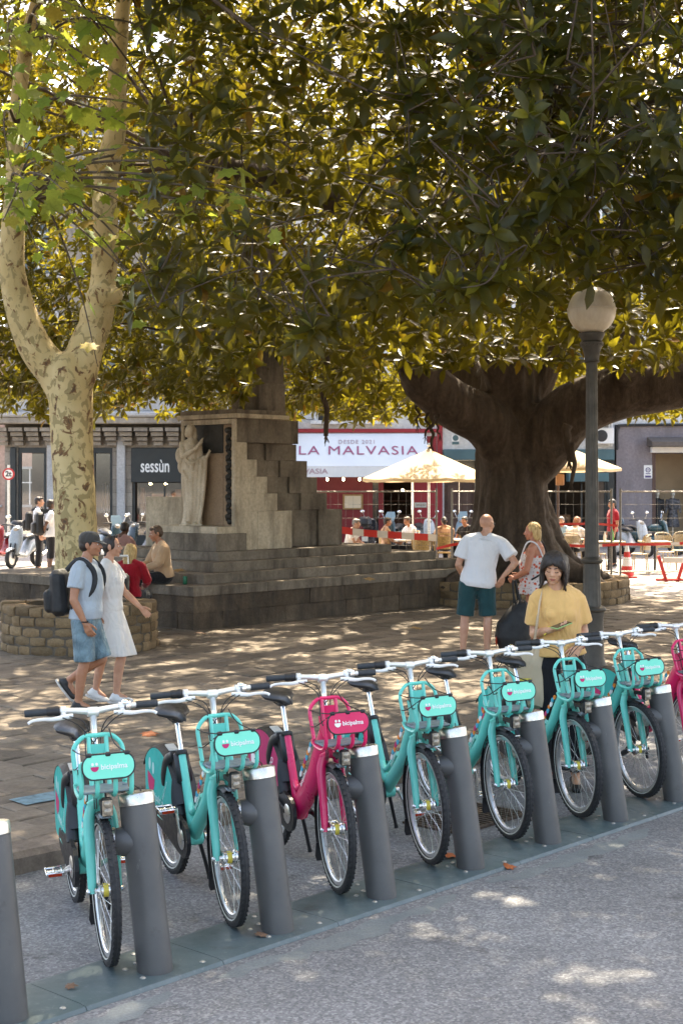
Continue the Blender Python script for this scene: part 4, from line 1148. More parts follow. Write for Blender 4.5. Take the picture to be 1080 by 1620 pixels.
def less(o): return _math(nt_, 'SUBTRACT', o, hz_)
c_ = _mix(nt_, c_, (.34, .27, .125), _ramp(nt_, less(n2.outputs[0]), [(.53, 0), (.56, 1)]))
c_ = _mix(nt_, c_, (.19, .105, .045), _ramp(nt_, less(n1.outputs[0]), [(.57, 0), (.59, 1)]))
c_ = _mix(nt_, c_, (.09, .06, .035), _ramp(nt_, less(n1.outputs[0]), [(.64, 0), (.66, 1)]))
nt_.links.new(c_, b_.inputs['Base Color']); b_.inputs['Roughness'].default_value = .85
h_ = _ramp(nt_, n1.outputs[0], [(.545, 0), (.575, 1)]); h2_ = _ramp(nt_, n2.outputs[0], [(.495, 0), (.52, .6)])
nt_.links.new(_bump(nt_, _math(nt_, 'ADD', h_, h2_), .5, .012, _bump(nt_, _noise(nt_, 45, 4, .6, p_), .3, .004)), b_.inputs['Normal']); MT['planebark'] = m
MT['twig'] = simple('twig_bark', (.10, .075, .05), .9, 0, .25, 8)
# grey-brown fig bark
m, nt_, b_ = newmat('fig_bark'); p_ = coords(nt_); ps = coords(nt_, 'Object', (4, 4, .7))
c_ = _ramp(nt_, _noise(nt_, 1.6, 7, .65, ps, .6), [(.28, (.040, .026, .017)), (.5, (.078, .053, .035)), (.74, (.14, .10, .07))])
c_ = _mix(nt_, c_, _ramp(nt_, _noise(nt_, 14, 6, .7, p_), [(.3, .68), (.7, 1.12)]), 1, 'MULTIPLY')
nt_.links.new(c_, b_.inputs['Base Color']); b_.inputs['Roughness'].default_value = .88
nt_.links.new(_bump(nt_, _noise(nt_, 3.5, 7, .7, ps), .6, .05, _bump(nt_, _noise(nt_, 40, 4, .7, p_), .5, .01)), b_.inputs['Normal']); MT['figbark'] = m

# ---------------------------------------------------------------- plane tree
PT = Vector((-3.34, 18.2, 0)); PD = 18.2
def pp(px, py, dy=0.0):
    d = PD + dy; return Vector(((px - 540) / 2250 * d, d, CAM_H + (767 - py) / 2250 * d)) - PT
def pr(w): return w * .93 / 2 / 2250 * PD
plane = thing('plane_tree', 'plane tree with mottled cream and brown bark forking into two limbs', 'tree', PT)
m = MB()
def limb(mb, pts, ws, n=6, seg=18): mb.tube(cr(pts, n), lerps([pr(w) for w in ws], n), seg)
limb(m, [pp(122, 985), pp(122, 930), pp(121, 850), pp(117, 760), pp(114, 690), pp(112, 620), pp(108, 585), pp(106, 560)], [92, 78, 72, 71, 72, 76, 80, 60])
limb(m, [pp(110, 640), pp(92, 596), pp(58, 552, -.1), pp(36, 500, -.2), pp(20, 430, -.3), pp(21, 360, -.35), pp(24, 300, -.4), pp(27, 180, -.5), pp(45, 60, -.7), pp(72, -60, -.9), pp(90, -260, -1.3)], [60, 66, 58, 52, 44, 40, 33, 27, 24, 20, 12])
limb(m, [pp(110, 630), pp(124, 590), pp(138, 545, .1), pp(156, 500, .2), pp(163, 450, .2), pp(168, 380, .2), pp(166, 300, .2), pp(172, 255, .2), pp(184, 200, .2), pp(186, 110, .1), pp(194, 20, -.1), pp(205, -120, -.4), pp(230, -300, -.9)], [58, 66, 60, 52, 45, 44, 43, 42, 36, 32, 26, 20, 12])
m.ell(pp(152, 262, .15), (.13, .13, .10)); m.ell(pp(150, 500, .1), (.2, .2, .2)); m.ell(pp(160, 470, .1), (.20, .2, .16))
m.tube([pp(170, 470, .2), pp(190, 466, .1)], [.15, .09], 12)
v, f = remesh(m, .030, 3); rn = random.Random(2)
b = MB(); b.add(v, f); b.build('trunk', MT['planebark'], plane, True, 0)
# finer branches and leaf sprays
rgp = np.random.default_rng(5); tw = MB(); LP = []
def branch(p0, p1, r0, r1, sag=.15, n=5):
    mid = (p0 + p1) / 2 + Vector((rgp.normal(0, .12), rgp.normal(0, .12), sag)); pts = cr([p0, p0.lerp(mid, .6) + Vector((0, 0, sag * .3)), mid.lerp(p1, .4), p1], n)
    tw.tube(pts, lerps([r0, r0 * .7 + r1 * .3, r0 * .4 + r1 * .6, r1], n), 6); return pts
def spray(pts, count, spread, size, yellow, hang=.5):
    """leaves with their own stalks along the outer half of a twig"""
    for k in range(count):
        t = .35 + .65 * rgp.random(); i = min(int(t * (len(pts) - 1)), len(pts) - 2); p = pts[i].lerp(pts[i + 1], t * (len(pts) - 1) - i)
        d = Vector((rgp.normal(0, 1), rgp.normal(0, 1), rgp.normal(-hang, .5))).normalized(); q = p + d * (spread * rgp.uniform(.3, 1))
        LP.append((np.array(q - d * .0), np.array((d.x + rgp.normal(0, .3), d.y + rgp.normal(0, .3), d.z * .4 - .45)), rgp.normal(0, .45, 3) + np.array((0, -.35, 1.0)), size * rgp.uniform(.65, 1.15), rgp.choice([rgp.uniform(0, .6), rgp.uniform(.6, 1)], p=[1 - yellow, yellow])))
        tw.tube([p, p.lerp(q, .6) + Vector((0, 0, .02)), q], .0025, 4, False)
nodes_l = [pp(22, 330, -.4), pp(26, 200, -.5), pp(40, 80, -.7), pp(70, -50, -.9), pp(84, -180, -1.1)]
nodes_r = [pp(170, 262, .2), pp(185, 180, .2), pp(187, 90, .1), pp(196, 0, -.1), pp(205, -120, -.4), pp(222, -250, -.8)]
def outl(px, py, d):  # a point at depth d as an offset from the tree's foot
    return Vector(((px - 540) / 2250 * d, d, CAM_H + (767 - py) / 2250 * d)) - PT
tips = [(20, 120, 14.5), (60, 40, 13.5), (110, 210, 14), (95, 260, 15), (60, 300, 14.5), (15, 250, 15.5), (200, 60, 15), (150, 130, 15.5), (250, 160, 14.5), (270, 180, 15), (205, 200, 16), (210, 330, 16), (100, 300, 13.5), (40, 330, 14.5), (5, 350, 14), (160, 300, 16.5),
        (300, 240, 13.4), (380, 270, 13), (440, 320, 12.6), (465, 355, 12.5), (400, 300, 12.8), (340, 225, 13.2), (430, 10, 14), (380, 40, 14.5), (330, 20, 15), (300, 60, 15.5), (120, 10, 14), (70, 100, 13.6), (10, 60, 13.2), (30, 180, 14.5), (180, 30, 14), (240, 50, 15), (150, 60, 14.5), (90, 150, 14), (235, 470, 16), (250, 500, 16.2), (290, 500, 16), (240, 400, 16.5), (60, 395, 16), (155, 580, 16.8)]
for (x, y, d) in tips:
    tip = outl(x, y, d); nd = min(nodes_l + nodes_r, key=lambda q: (q - tip).length + .9 * max(0, q.z - tip.z - 2.5) + (1.2 if q.z < tip.z - .1 else 0))
    pts = branch(nd, tip, .022, .004, .35 if tip.z > nd.z - 1.5 else .7, 6)
    far = x > 280
    spray(pts, int(rgp.integers(7, 12)) if not far else int(rgp.integers(8, 13)), .22, .205 if not far else .19, .25 if x < 280 else .65)
# crown over the street, added above the frame to shade the road
nv0 = len(LP)
for i in range(85):
    tip = Vector((rgp.uniform(-6.5, 5.5), rgp.uniform(3.0, 16), rgp.uniform(8.2, 11.5))) - PT
    nd = (nodes_l + nodes_r)[int(rgp.integers(3, 5)) + (5 if tip.x > 0 else 0) if True else 0]
    pts = branch(nd, tip, .05, .008, .8, 6)
    for s in range(3):
        q = Vector(pts[-1 - 3 * s]); e = q + Vector((rgp.normal(0, .8), rgp.normal(0, .8), rgp.normal(.1, .4))); p2 = branch(q, e, .012, .004, .1, 4); spray(p2, 30, .5, .23, .2)
tw.build('branches', MT['twig'], plane, True, 0)
LPs = sorted(range(len(LP)), key=lambda i: 0 if i < nv0 else 1)
one = []
PX = lambda q: ((q[0] + PT.x) / (q[1] + PT.y) * 2250 + 540, 767 - (q[2] + PT.z - CAM_H) / (q[1] + PT.y) * 2250)
vis = [i for i in range(nv0) if -20 < PX(LP[i][0])[0] < 1100 and PX(LP[i][0])[1] > -20][:290]
variants = []
for k in range(10):
    v_, fl_, ix_, tn_ = leaves(MAP, MAPF, np.zeros((1, 3)), np.array([[1., 0, 0]]), np.array([[0, 0, 1.]]), np.ones(1), np.array([.92 + .03 * (k % 5)]), np.array([.05 + .1 * k]))
    variants.append(np_mesh('leaf', v_, fl_, ix_, [MT['planeleaf']], None, tn_, False))
for i in vis:
    P_, D_, N_, L_, T_ = LP[i]; x = Vector(D_).normalized(); z = Vector(N_); y = z.cross(x).normalized(); z = x.cross(y)
    o = link('leaf', variants[min(9, int(T_ * 10))], plane); Mx = Matrix((x, y, z)).transposed().to_4x4() @ Matrix.Scale(L_, 4); Mx.translation = Vector(P_); o.matrix_local = Mx
rest = [LP[i] for i in range(len(LP)) if i not in set(vis)]
v_, fl_, ix_, tn_ = leaves(MAP, MAPF, *[np.array([r[k] for r in rest]) for k in (0, 1, 2, 3)], np.ones(len(rest)), np.array([r[4] for r in rest]))
o = np_mesh('crown', v_, fl_, ix_, [MT['planeleaf']], plane, tn_, False); o['kind'] = 'stuff'

# ---------------------------------------------------------------- the great fig tree
FT = Vector((3.14, 26.0, 0)); fig = thing('fig_tree', 'huge old fig tree with buttressed grey trunk and glossy dark leaves', 'tree', FT)
m = MB(); n = 72; rings = []
for (z, r, k, cx) in ((.30, 1.55, .42, 0), (.50, 1.30, .38, 0), (.75, 1.02, .30, 0), (1.1, .83, .24, 0), (1.6, .70, .20, 0), (2.2, .62, .17, -.05), (2.9, .58, .14, -.08), (3.5, .60, .10, -.05), (4.0, .60, .08, 0), (4.6, .5, .06, 0), (5.4, .38, .05, 0)):
    rings.append([Vector((cx + r * (1 + k * (.55 * math.sin(5 * a + .9 + .25 * z) + .35 * math.sin(8 * a - 1.1 + .15 * z) + .18 * math.sin(13 * a + .4 * z))) * math.cos(a), r * .95 * (1 + k * (.55 * math.sin(5 * a + .9 + .25 * z) + .35 * math.sin(8 * a - 1.1 + .15 * z) + .18 * math.sin(13 * a + .4 * z))) * math.sin(a), z)) for a in [2 * math.pi * j / n for j in range(n)]])
m.loft(rings)
def fp(px, py, d): return Vector(((px - 540) / 2250 * d, d, CAM_H + (767 - py) / 2250 * d)) - FT
def fr(w, d=25): return w / 2 / 2250 * d
def flimb(pts, ws): m.tube(cr([fp(*p) for p in pts], 6), lerps([fr(w) for w in ws], 6), 16)
flimb([(800, 720, 25.7), (775, 672, 25.4), (716, 640, 25.0), (672, 600, 24.6), (652, 545, 24.2), (655, 480, 23.8), (690, 400, 23.2), (700, 300, 22.6)], [80, 84, 78, 72, 62, 54, 46, 36])
flimb([(840, 740, 25.8), (868, 690, 25.5), (910, 648, 25.2), (985, 620, 24.8), (1080, 604, 24.5), (1200, 570, 24), (1330, 480, 23.5)], [84, 96, 92, 84, 80, 76, 60])
flimb([(805, 640, 25.8), (790, 560, 25.3), (760, 470, 24.6), (740, 380, 23.8), (760, 280, 22.8)], [70, 62, 52, 44, 34])
flimb([(830, 640, 26), (862, 560, 26), (890, 470, 26), (900, 360, 25.8), (930, 250, 25.5)], [66, 60, 52, 46, 38])
flimb([(810, 640, 26.4), (700, 560, 28), (560, 480, 29.5), (420, 420, 30)], [70, 56, 48, 36])
flimb([(690, 400, 23.2), (560, 330, 21.5), (420, 280, 20), (300, 260, 19)], [44, 38, 32, 24])
flimb([(1000, 615, 24.8), (960, 480, 22.5), (900, 330, 19.5), (860, 180, 17)], [54, 46, 38, 28])
for (a, L, w, h) in ((-1.65, 2.0, .17, .62), (-2.3, 2.1, .19, .60), (-2.9, 2.2, .18, .55), (-.75, 2.05, .20, .60), (-.25, 2.0, .18, .55), (-1.15, 1.8, .14, .55), (.4, 2, .16, .5), (3.6, 2, .16, .5)):
    dx, dy = math.cos(a), math.sin(a)
    m.tube(cr([(dx * .45, dy * .45, 1.75), (dx * .8, dy * .8, 1.0), (dx * 1.25, dy * 1.25, h + .08), (dx * L * .85, dy * L * .85, h - .06), (dx * L, dy * L, h - .2)], 5), lerps([.16, w * 1.25, w, w * .7, .06], 5), 10)
for (a, r0) in ((-1.45, .60), (-1.85, .60), (-1.0, .58), (-2.25, .58), (-.6, .55)):   # fluted columns running down the front
    dx, dy = math.cos(a), math.sin(a)
    m.tube(cr([(dx * r0 * .9, dy * r0 * .9, 3.6), (dx * r0 * 1.0, dy * r0 * 1.0, 2.4), (dx * r0 * 1.15, dy * r0 * 1.15, 1.4), (dx * r0 * 1.6, dy * r0 * 1.6, .6)], 5), lerps([.13, .12, .15, .2], 5), 10)
v, f = remesh(m, .055, 2); from mathutils import noise as mn
cen = Vector((0, 0, 0))
def rugged(p):
    p = Vector(p); q = Vector((p.x * 2.6, p.y * 2.6, p.z * .55)); q2 = Vector((p.x * 7, p.y * 7, p.z * 1.6))
    d = Vector((p.x, p.y, 0)); d = d.normalized() if d.length > .05 else Vector((0, 0, 1))
    w = .10 * mn.noise(q) + .045 * mn.noise(q2) + .02 * mn.noise(p * 11)
    return tuple(p + (d * .8 + Vector((0, -.4, .25))) * w)
v = [rugged(p) for p in v]; b = MB(); b.add(v, f); b.build('trunk', MT['figbark'], fig, True, 0)
# hanging aerial roots
for (px, y0, y1, d, w) in ((514, 560, 690, 22, 10), (898, 672, 730, 24.6, 16), (905, 700, 765, 24.5, 9), (684, 650, 705, 24.6, 7), (676, 640, 690, 24.7, 5), (660, 620, 672, 24.8, 5), (694, 655, 688, 24.6, 4)):
    ar = MB(); k = 6; pts = [fp(px + rn.uniform(-4, 4) * (1 if i not in (0,) else 0), y0 + (y1 - y0) * i / k, d) for i in range(k + 1)]
    ar.tube(cr(pts, 3), lerps([fr(w) * (1.0 - .35 * i / k) for i in range(k + 1)], 3), 7)
    for q in range(7): e = pts[-1] + Vector((rn.uniform(-.06, .06), rn.uniform(-.06, .06), -rn.uniform(.05, .16))); ar.tube([pts[-2], pts[-1], e], [fr(w) * .3, fr(w) * .25, .003], 4)
    ar.build('aerial_root', MT['figbark'], fig, True, 0)

# crown: tufts on the underside skin, the front rim, and a thinner mass above
rgf = np.random.default_rng(8)
def under(x, y):
    k = np.where(x > .3, .080 + .012 * np.clip((x - 5) / 3, 0, 1), .060) ; base = CAM_H + k * y
    rim = np.where(x > 0, CAM_H + .118 * y - .45 * np.clip((y - 14.5) / 3, 0, 1), CAM_H + .085 * y)
    z = np.where(y < 17.5, np.maximum(base, rim), base)
    back = CAM_H + .044 * y; z = np.where(y > 26.5, back, z)
    z = np.where((np.abs(x - 3) < 2.6) & (y > 20) & (y < 27), np.maximum(z, CAM_H + .079 * y), z)
    return z
def inside(x, y):
    fy = np.where(x > 1, 10.9 + .25 * np.clip(x - 3.5, 0, 9), 10.9 + (1 - x) * .95); fy = np.where(x < -3, 14.7 + (-3 - x) * .2, fy)
    fy = fy + .7 * np.sin(x * 1.7 + 1) + .4 * np.sin(x * 4.1)
    return (y > fy) & (y < 34 - .04 * (x - 2) ** 2) & (x > -9.5) & (x < 13)
def sample(n, mode):
    x = rgf.uniform(-9.5, 13, n * 3); y = rgf.uniform(10, 34, n * 3) if mode != 'rim' else 10 + rgf.exponential(3.2, n * 3)
    ok = inside(x, y); x, y = x[ok][:n], y[ok][:n]; z0 = under(x, y)
    lump = .55 * np.sin(x * 1.3 + .7 * np.sin(y * .9)) * np.sin(y * 1.1 + 2) + .3 * np.sin(x * 3.1 + y * 2.3)
    if mode == 'skin': z = z0 + np.abs(lump) * .8 + rgf.exponential(.55, len(x))
    elif mode == 'rim': z = z0 + .2 + rgf.uniform(0, 1, len(x)) * (6.5 - .12 * (y - 11))
    else: z = z0 + 1 + rgf.uniform(0, 1, len(x)) * np.clip(9.5 - .03 * (x - 3) ** 2, 3.5, 10)
    return np.stack([x, y, z], 1)
Cc = np.concatenate([sample(5200, 'skin'), sample(4200, 'rim'), sample(5200, 'mass'), sample(3600, 'mass') * np.array([1, 1, .62]) + np.array([0, 0, 5.2]), np.stack([rgf.uniform(-9.5, .5, 3900), rgf.uniform(19, 33, 3900), rgf.uniform(4.6, 13.8, 3900)], 1), np.stack([rgf.uniform(-6, 11.5, 3000), rgf.uniform(11.5, 18, 3000), rgf.uniform(7.2, 12.5, 3000)], 1)])  # lifted mass and high front set mostly unseen, added to shade leaves and road
# clumping: drop tufts where a slow noise is low, so that gaps open
g1 = np.sin(Cc[:, 0] * 1.9 + 1.3 * np.sin(Cc[:, 1] * .8)) + np.sin(Cc[:, 1] * 1.7 + Cc[:, 2] * 1.5) + np.sin(Cc[:, 2] * 2.3 + Cc[:, 0] * .9)
Cc = Cc[g1 > -1.35]
# keep the lamp free: the crown was cut back round it
px = Cc[:, 0] / Cc[:, 1] * 2250 + 540; py = 767 - (Cc[:, 2] - CAM_H) / Cc[:, 1] * 2250
near_lamp = (np.linalg.norm(Cc[:, :2] - np.array([2.55, 14.0]), axis=1) < 1.3) & (Cc[:, 2] < 4.50)
pl_ = (np.linalg.norm(Cc[:, :2] - np.array([-3.4, 17.9]), axis=1) < 1.5)
pil_ = (np.abs(Cc[:, 0] + .95 * Cc[:, 1] / 23.2) < .42) & (Cc[:, 1] < 23.4) & (Cc[:, 2] < 2.2 + .088 * Cc[:, 1])
fr_ = (Cc[:, 1] < 18.6) & (Cc[:, 0] < -1.9) & (Cc[:, 2] < CAM_H + .345 * Cc[:, 1])
Cc = Cc[~near_lamp & ~pl_ & ~fr_ & ~pil_]
ctr = np.array([3.2, 25.0, 5.0]); Ax = unit(unit(Cc - ctr) * np.array([1, 1, .5]) + np.array([0, 0, .75]) + rgf.normal(0, .35, (len(Cc), 3)))
sz = rgf.uniform(.19, .27, len(Cc))
d_ = np.linalg.norm(Cc - np.array([0, 0, CAM_H]), axis=1)
px = Cc[:, 0] / Cc[:, 1] * 2250 + 540; py = 767 - (Cc[:, 2] - CAM_H) / Cc[:, 1] * 2250
inv = (px > -20) & (px < 1100) & (py > -20)
order = np.argsort(np.where(inv, d_, 1e9)); nearest = order[:290]; restf = order[290:]
tv = []
for k in range(12):
    w_ = whorls([np.zeros(3)], [np.array([0, 0, 1.])], [1.0], rgf); v_, fl_, ix_, tn_ = leaves(FIG, FIGF, *w_)
    tv.append(np_mesh('leaf_tuft', v_, fl_, ix_, [MT['figleaf']], None, tn_, True))
for i in nearest:
    q = Vector(Ax[i]).to_track_quat('Z', 'Y') @ Quaternion((0, 0, 1), rgf.uniform(0, 6.28))
    o = link('leaf_tuft', tv[int(rgf.integers(12))], fig); o.location = Vector(Cc[i]) - FT; o.rotation_mode = 'QUATERNION'; o.rotation_quaternion = q; o.scale = (sz[i],) * 3
vi = inv[restf]; ra, rb_ = restf[vi], restf[~vi]      # tufts high above the view carry fewer, larger leaves
wa = whorls(Cc[ra] - np.array(FT), Ax[ra], sz[ra], rgf); wb = whorls(Cc[rb_] - np.array(FT), Ax[rb_], sz[rb_] * 1.4, rgf, (5, 7))
w_ = [np.concatenate([p, q]) for p, q in zip(wa, wb)]
v_, fl_, ix_, tn_ = leaves(FIG, FIGF, *w_); o = np_mesh('crown', v_, fl_, ix_, [MT['figleaf']], fig, tn_, True); o['kind'] = 'stuff'
# boughs and twigs carrying the tufts
bg_ = MB(); hubs = [fp(655, 480, 23.8), fp(700, 300, 22.6), fp(760, 280, 22.8), fp(930, 250, 25.5), fp(1200, 570, 24), fp(1330, 480, 23.5), fp(420, 420, 30), fp(300, 260, 19), fp(420, 280, 20), fp(860, 180, 17), fp(900, 330, 19.5), fp(560, 330, 21.5), fp(890, 470, 26), fp(960, 480, 22.5)]
sel = np.concatenate([nearest[:200], rgf.choice(restf, 300, replace=False)])
mids = []
for i in sel:
    c = Vector(Cc[i]) - FT; h = min(hubs, key=lambda q: (q - c).length)
    if len(mids) > 12 and rgf.random() < .8:
        h2 = min(mids, key=lambda q: (q - c).length)
        if (h2 - c).length < (h - c).length: h = h2
    mid = h.lerp(c, .5) + Vector((rgf.normal(0, .25), rgf.normal(0, .25), rgf.normal(.25, .2))); L = (h - c).length
    bg_.tube(cr([h, mid, c - Vector(Ax[i]) * .05], 4), lerps([.008 + .004 * L, .006 + .002 * L, .004], 4), 5, False); mids.append(mid); mids.append(h.lerp(c, .8))
bg_.build('branches', MT['figbark'], fig, True, 0)
# ================================================================ buildings across the street
FY = 48.0
def fx(px): return (px - 540) / 2250 * FY
def fz(py): return CAM_H + (767 - py) / 2250 * FY
MT['ashlar'] = stone('facade_stone', (.27, .235, .19), (.40, .36, .30), 1.5, .2, .85, (.17, .15, .13), .18)
MT['ashlar2'] = stone('facade_trim', (.38, .38, .38), (.52, .52, .51), 1.5, .15, .8, None, .08)
MT['whitewall'] = stone('white_render', (.58, .59, .58), (.70, .70, .69), .8, .1, .85, (.48, .50, .52), .02)
MT['mauve'] = stone('mauve_render', (.215, .19, .20), (.28, .25, .26), .9, .2, .85, (.17, .15, .155), .02)
MT['winered'] = simple('wine_red_paint', (.17, .010, .016), .5, 0, .1, 2)
MT['cherry'] = simple('dark_red_trim', (.27, .015, .025), .5, 0, .06, 2)
MT['glass'] = simple('dark_glass', (.03, .034, .036), .08, 0, .1, 1, spec=.8)
MT['darkshop'] = simple('shopfront_black', (.016, .021, .022), .45, 0, .1, 2)
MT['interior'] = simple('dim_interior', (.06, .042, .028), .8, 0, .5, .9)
MT['warmwall'] = simple('shop_wall_beige', (.48, .37, .24), .8, 0, .1, 1)
MT['tealband'] = simple('teal_fascia', (.07, .135, .15), .6, 0, .1, 2)
MT['wood'] = simple('brown_door_wood', (.085, .045, .032), .55, 0, .25, 3, bump=.2, bscale=20)
MT['shutter'] = simple('slatted_shutter', (.10, .14, .12), .6, 0, .12, 3)
MT['cream'] = simple('cream_canvas', (.62, .55, .43), .85, 0, .06, 3)
MT['awning'] = simple('white_awning', (.70, .72, .73), .7, 0, .03, 1)
MT['pinkwall'] = stone('pink_render', (.45, .30, .24), (.58, .42, .34), .5, .1, .9, None, .05)
MT['bulb'] = simple('lit_bulb', (1, .8, .5), .3, 0, 0, emit=((1, .75, .4), 6))
def facade(name, label, x0, x1, h, mat, depth=9.0, y=FY, zb=.1):
    t = thing(name, label, 'building', ((x0 + x1) / 2, y, 0)); ox = (x0 + x1) / 2
    return t, ox
def fpart(t, ox, name, x0, x1, z0, z1, d0, d1, mat, bev=0.0, parent=None):
    """box part of a facade: d0..d1 measured outwards (towards the street) from the wall face"""
    m = MB(); m.box(((x0 + x1) / 2 - ox, -(d0 + d1) / 2, (z0 + z1) / 2), (x1 - x0, abs(d1 - d0), z1 - z0), bev=bev)
    return m.build(name, mat, parent or t, False)
def window(t, ox, x0, x1, z0, z1, mat=None, shut=True, sill=True, arch=False):
    fm = mat or MT['ashlar2']; m = MB(); w = .12
    for a, b, c, d in ((x0 - w, x0, z0, z1), (x1, x1 + w, z0, z1), (x0 - w, x1 + w, z1, z1 + w)): m.box(((a + b) / 2 - ox, -.03, (c + d) / 2), (b - a, .10, d - c))
    f = m.build('window', fm, t, False)
    m = MB(); m.box(((x0 + x1) / 2 - ox, -.004, (z0 + z1) / 2), (x1 - x0, .012, z1 - z0)); m.build('pane', MT['glass'], f, False)
    m = MB(); m.box(((x0 + x1) / 2 - ox, -.022, (z0 + z1) / 2), (.06, .02, z1 - z0)); m.box(((x0 + x1) / 2 - ox, -.022, z0 + (z1 - z0) * .62), (x1 - x0, .018, .05)); m.build('glazing_bar', MT['white'], f, False)
    if sill: m = MB(); m.box(((x0 + x1) / 2 - ox, -.12, z0 - .07), (x1 - x0 + .5, .26, .12)); m.build('sill', fm, f, False)
    if shut:
        for s in (-1, 1):
            m = MB(); xs = (x0 - w - .02 if s < 0 else x1 + w + .02); c = xs + s * (x1 - x0) * .25; hw = (x1 - x0) * .24
            for k in range(int((z1 - z0) / .14)): m.box((c - ox, -.035, z0 + .07 + k * .14), (hw * 2, .03, .105), (.35, 0, 0))
            for q in (-1, 1): m.box((c - ox + q * hw, -.035, (z0 + z1) / 2), (.06, .05, z1 - z0))
            m.build('shutter', MT['shutter'], f, False)
    return f
def railing(t, ox, x0, x1, z0, d=.75):
    m = MB(); m.box(((x0 + x1) / 2 - ox, -d / 2, z0 - .07), (x1 - x0, d, .14)); s = m.build('balcony_slab', MT['ashlar2'], t, False)
    m = MB(); n = int((x1 - x0) / .12)
    for i in range(n + 1): m.box((x0 + (x1 - x0) * i / n - ox, -d + .04, z0 + .5), (.018, .018, 1.0))
    for z in (.06, 1.0): m.box(((x0 + x1) / 2 - ox, -d + .04, z0 + z), (x1 - x0, .035, .035))
    m.build('railing', MT['iron'], s, False)
# ---- stone corner building with the dark boutique
X0, X1 = -11.35, -1.68
t, ox = facade('stone_building', 'grey stone corner building with corbelled cornice and a black boutique front', X0, X1, 15, MT['ashlar'])
bays = [(-10.9, -9.95), (-8.4, -7.72), (-7.05, -4.9), (-4.4, -2.2)]        # openings in the ground floor
xs = X0; HG = fz(708)
for (a, b) in bays + [(X1, X1)]:
    if a - xs > .02:                      # pier made of courses
        z = .1
        while z < HG - .05:
            h = min(.46, HG - z); fpart(t, ox, 'stone_block', xs + .004, a - .004, z, z + h - .012, -9 if z < 0 else -.6, .0 + rm.uniform(0, .012), MT['ashlar']); z += h
        fpart(t, ox, 'pier_core', xs + .01, a - .01, .1, HG, -.62, -.03, MT['mortar'])
    xs = b
for px0, px1 in ((76, 88), (186, 199)):    # pale pilasters with small capitals
    a, b = fx(px0), fx(px1)
    p = fpart(t, ox, 'pilaster', a, b, .1, fz(690), .0, .16, MT['ashlar2'], .02); fpart(t, ox, 'capital', a - .05, b + .05, fz(690), fz(680), .0, .24, MT['ashlar2'], .02, p)
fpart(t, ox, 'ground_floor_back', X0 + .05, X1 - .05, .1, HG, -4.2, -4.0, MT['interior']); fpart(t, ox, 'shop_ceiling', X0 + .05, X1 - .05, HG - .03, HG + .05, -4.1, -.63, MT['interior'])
fpart(t, ox, 'upper_wall', X0, X1, fz(672), 15.2, -9, 0, MT['ashlar']); fpart(t, ox, 'lintel_band', X0, X1, HG, fz(672), -9, -.02, MT['ashlar'])
# corbelled cornice
z0, z1 = fz(706), fz(672)
x = X0 - .15; k = 0
while x < X1 - .3:
    m = MB()
    for q in range(4): m.box((x + .15 - ox, -(.10 + .09 * q), z0 + .09 + q * (z1 - z0 - .12) / 4), (.30 + .05 * q, .20 + .18 * q, (z1 - z0 - .12) / 4 - .03))
    m.build('corbel', MT['ashlar'], t, False); x += .52; k += 1
fpart(t, ox, 'cornice', X0 - .5, X1, z1 + .0, z1 + .22, -.02, .95, MT['ashlar'], .03); fpart(t, ox, 'cornice_cap', X0 - .58, X1, z1 + .225, z1 + .40, -.02, 1.05, MT['ashlar2'], .05); fpart(t, ox, 'parapet', X0 - .45, X1, z1 + .405, z1 + .95, .5, .8, MT['ashlar2'], .03)
for c in (-10.2, -8.1, -6.0, -3.9):
    for zz in (5.4, 9.3, 12.6): window(t, ox, c - .5, c + .5, zz, zz + 2.2, shut=False)
    m = MB(); m.lathe([(.62, 0), (.62, .12), (.78, .12), (.78, 0), (.62, 0)], 30, (0, -1, 0), (c - ox, 0, 7.6)); m.f = [f for f in m.f if len(f) == 4]; m.m = m.m[:len(m.f)]; m.build('arch_surround', MT['ashlar2'], t)
# shop windows
def shopwin(a, b, mat, z1, name='shop_window', mull=1):
    m = MB(); w = .09
    m.box(((a + w / 2) - ox, .12, z1 / 2 + .05), (w, .14, z1 - .1)); m.box((b - w / 2 - ox, .12, z1 / 2 + .05), (w, .14, z1 - .1)); m.box(((a + b) / 2 - ox, .12, z1 - .09), (b - a, .142, .18)); m.box(((a + b) / 2 - ox, .12, .3), (b - a, .144, .4))
    for i in range(mull): m.box((a + (b - a) * (i + 1) / (mull + 1) - ox, .12, z1 / 2), (.05, .12, z1 - .4))
    return m.build(name, mat, t, False)
def pane(a, b, z0, z1, par, yy=.14):
    g = newmat('shop_glass') if 'shopglass' not in MT else None
    if g:
        m_, nt, bs = g; gl = nt.nodes.new('ShaderNodeBsdfGlossy'); gl.inputs['Roughness'].default_value = .03; tr = nt.nodes.new('ShaderNodeBsdfTransparent'); mx = nt.nodes.new('ShaderNodeMixShader'); fr_ = nt.nodes.new('ShaderNodeFresnel'); fr_.inputs[0].default_value = 1.6
        nt.links.new(_math(nt, 'ADD', fr_.outputs[0], .06), mx.inputs[0]); nt.links.new(tr.outputs[0], mx.inputs[1]); nt.links.new(gl.outputs[0], mx.inputs[2]); nt.links.new(mx.outputs[0], nt.nodes['Material Output'].inputs[0]); MT['shopglass'] = m_
    m = MB(); m.box(((a + b) / 2 - ox, yy, (z0 + z1) / 2), (b - a, .012, z1 - z0)); return m.build('pane', MT['shopglass'], par, False)
s1 = shopwin(-10.9, -9.95, MT['darkshop'], HG, mull=0); pane(-10.8, -10.05, .5, HG - .2, s1)
fpart(t, ox, 'shop_column', -11.15, -10.95, .1, HG, -.02, .14, MT['darkshop'], .02)
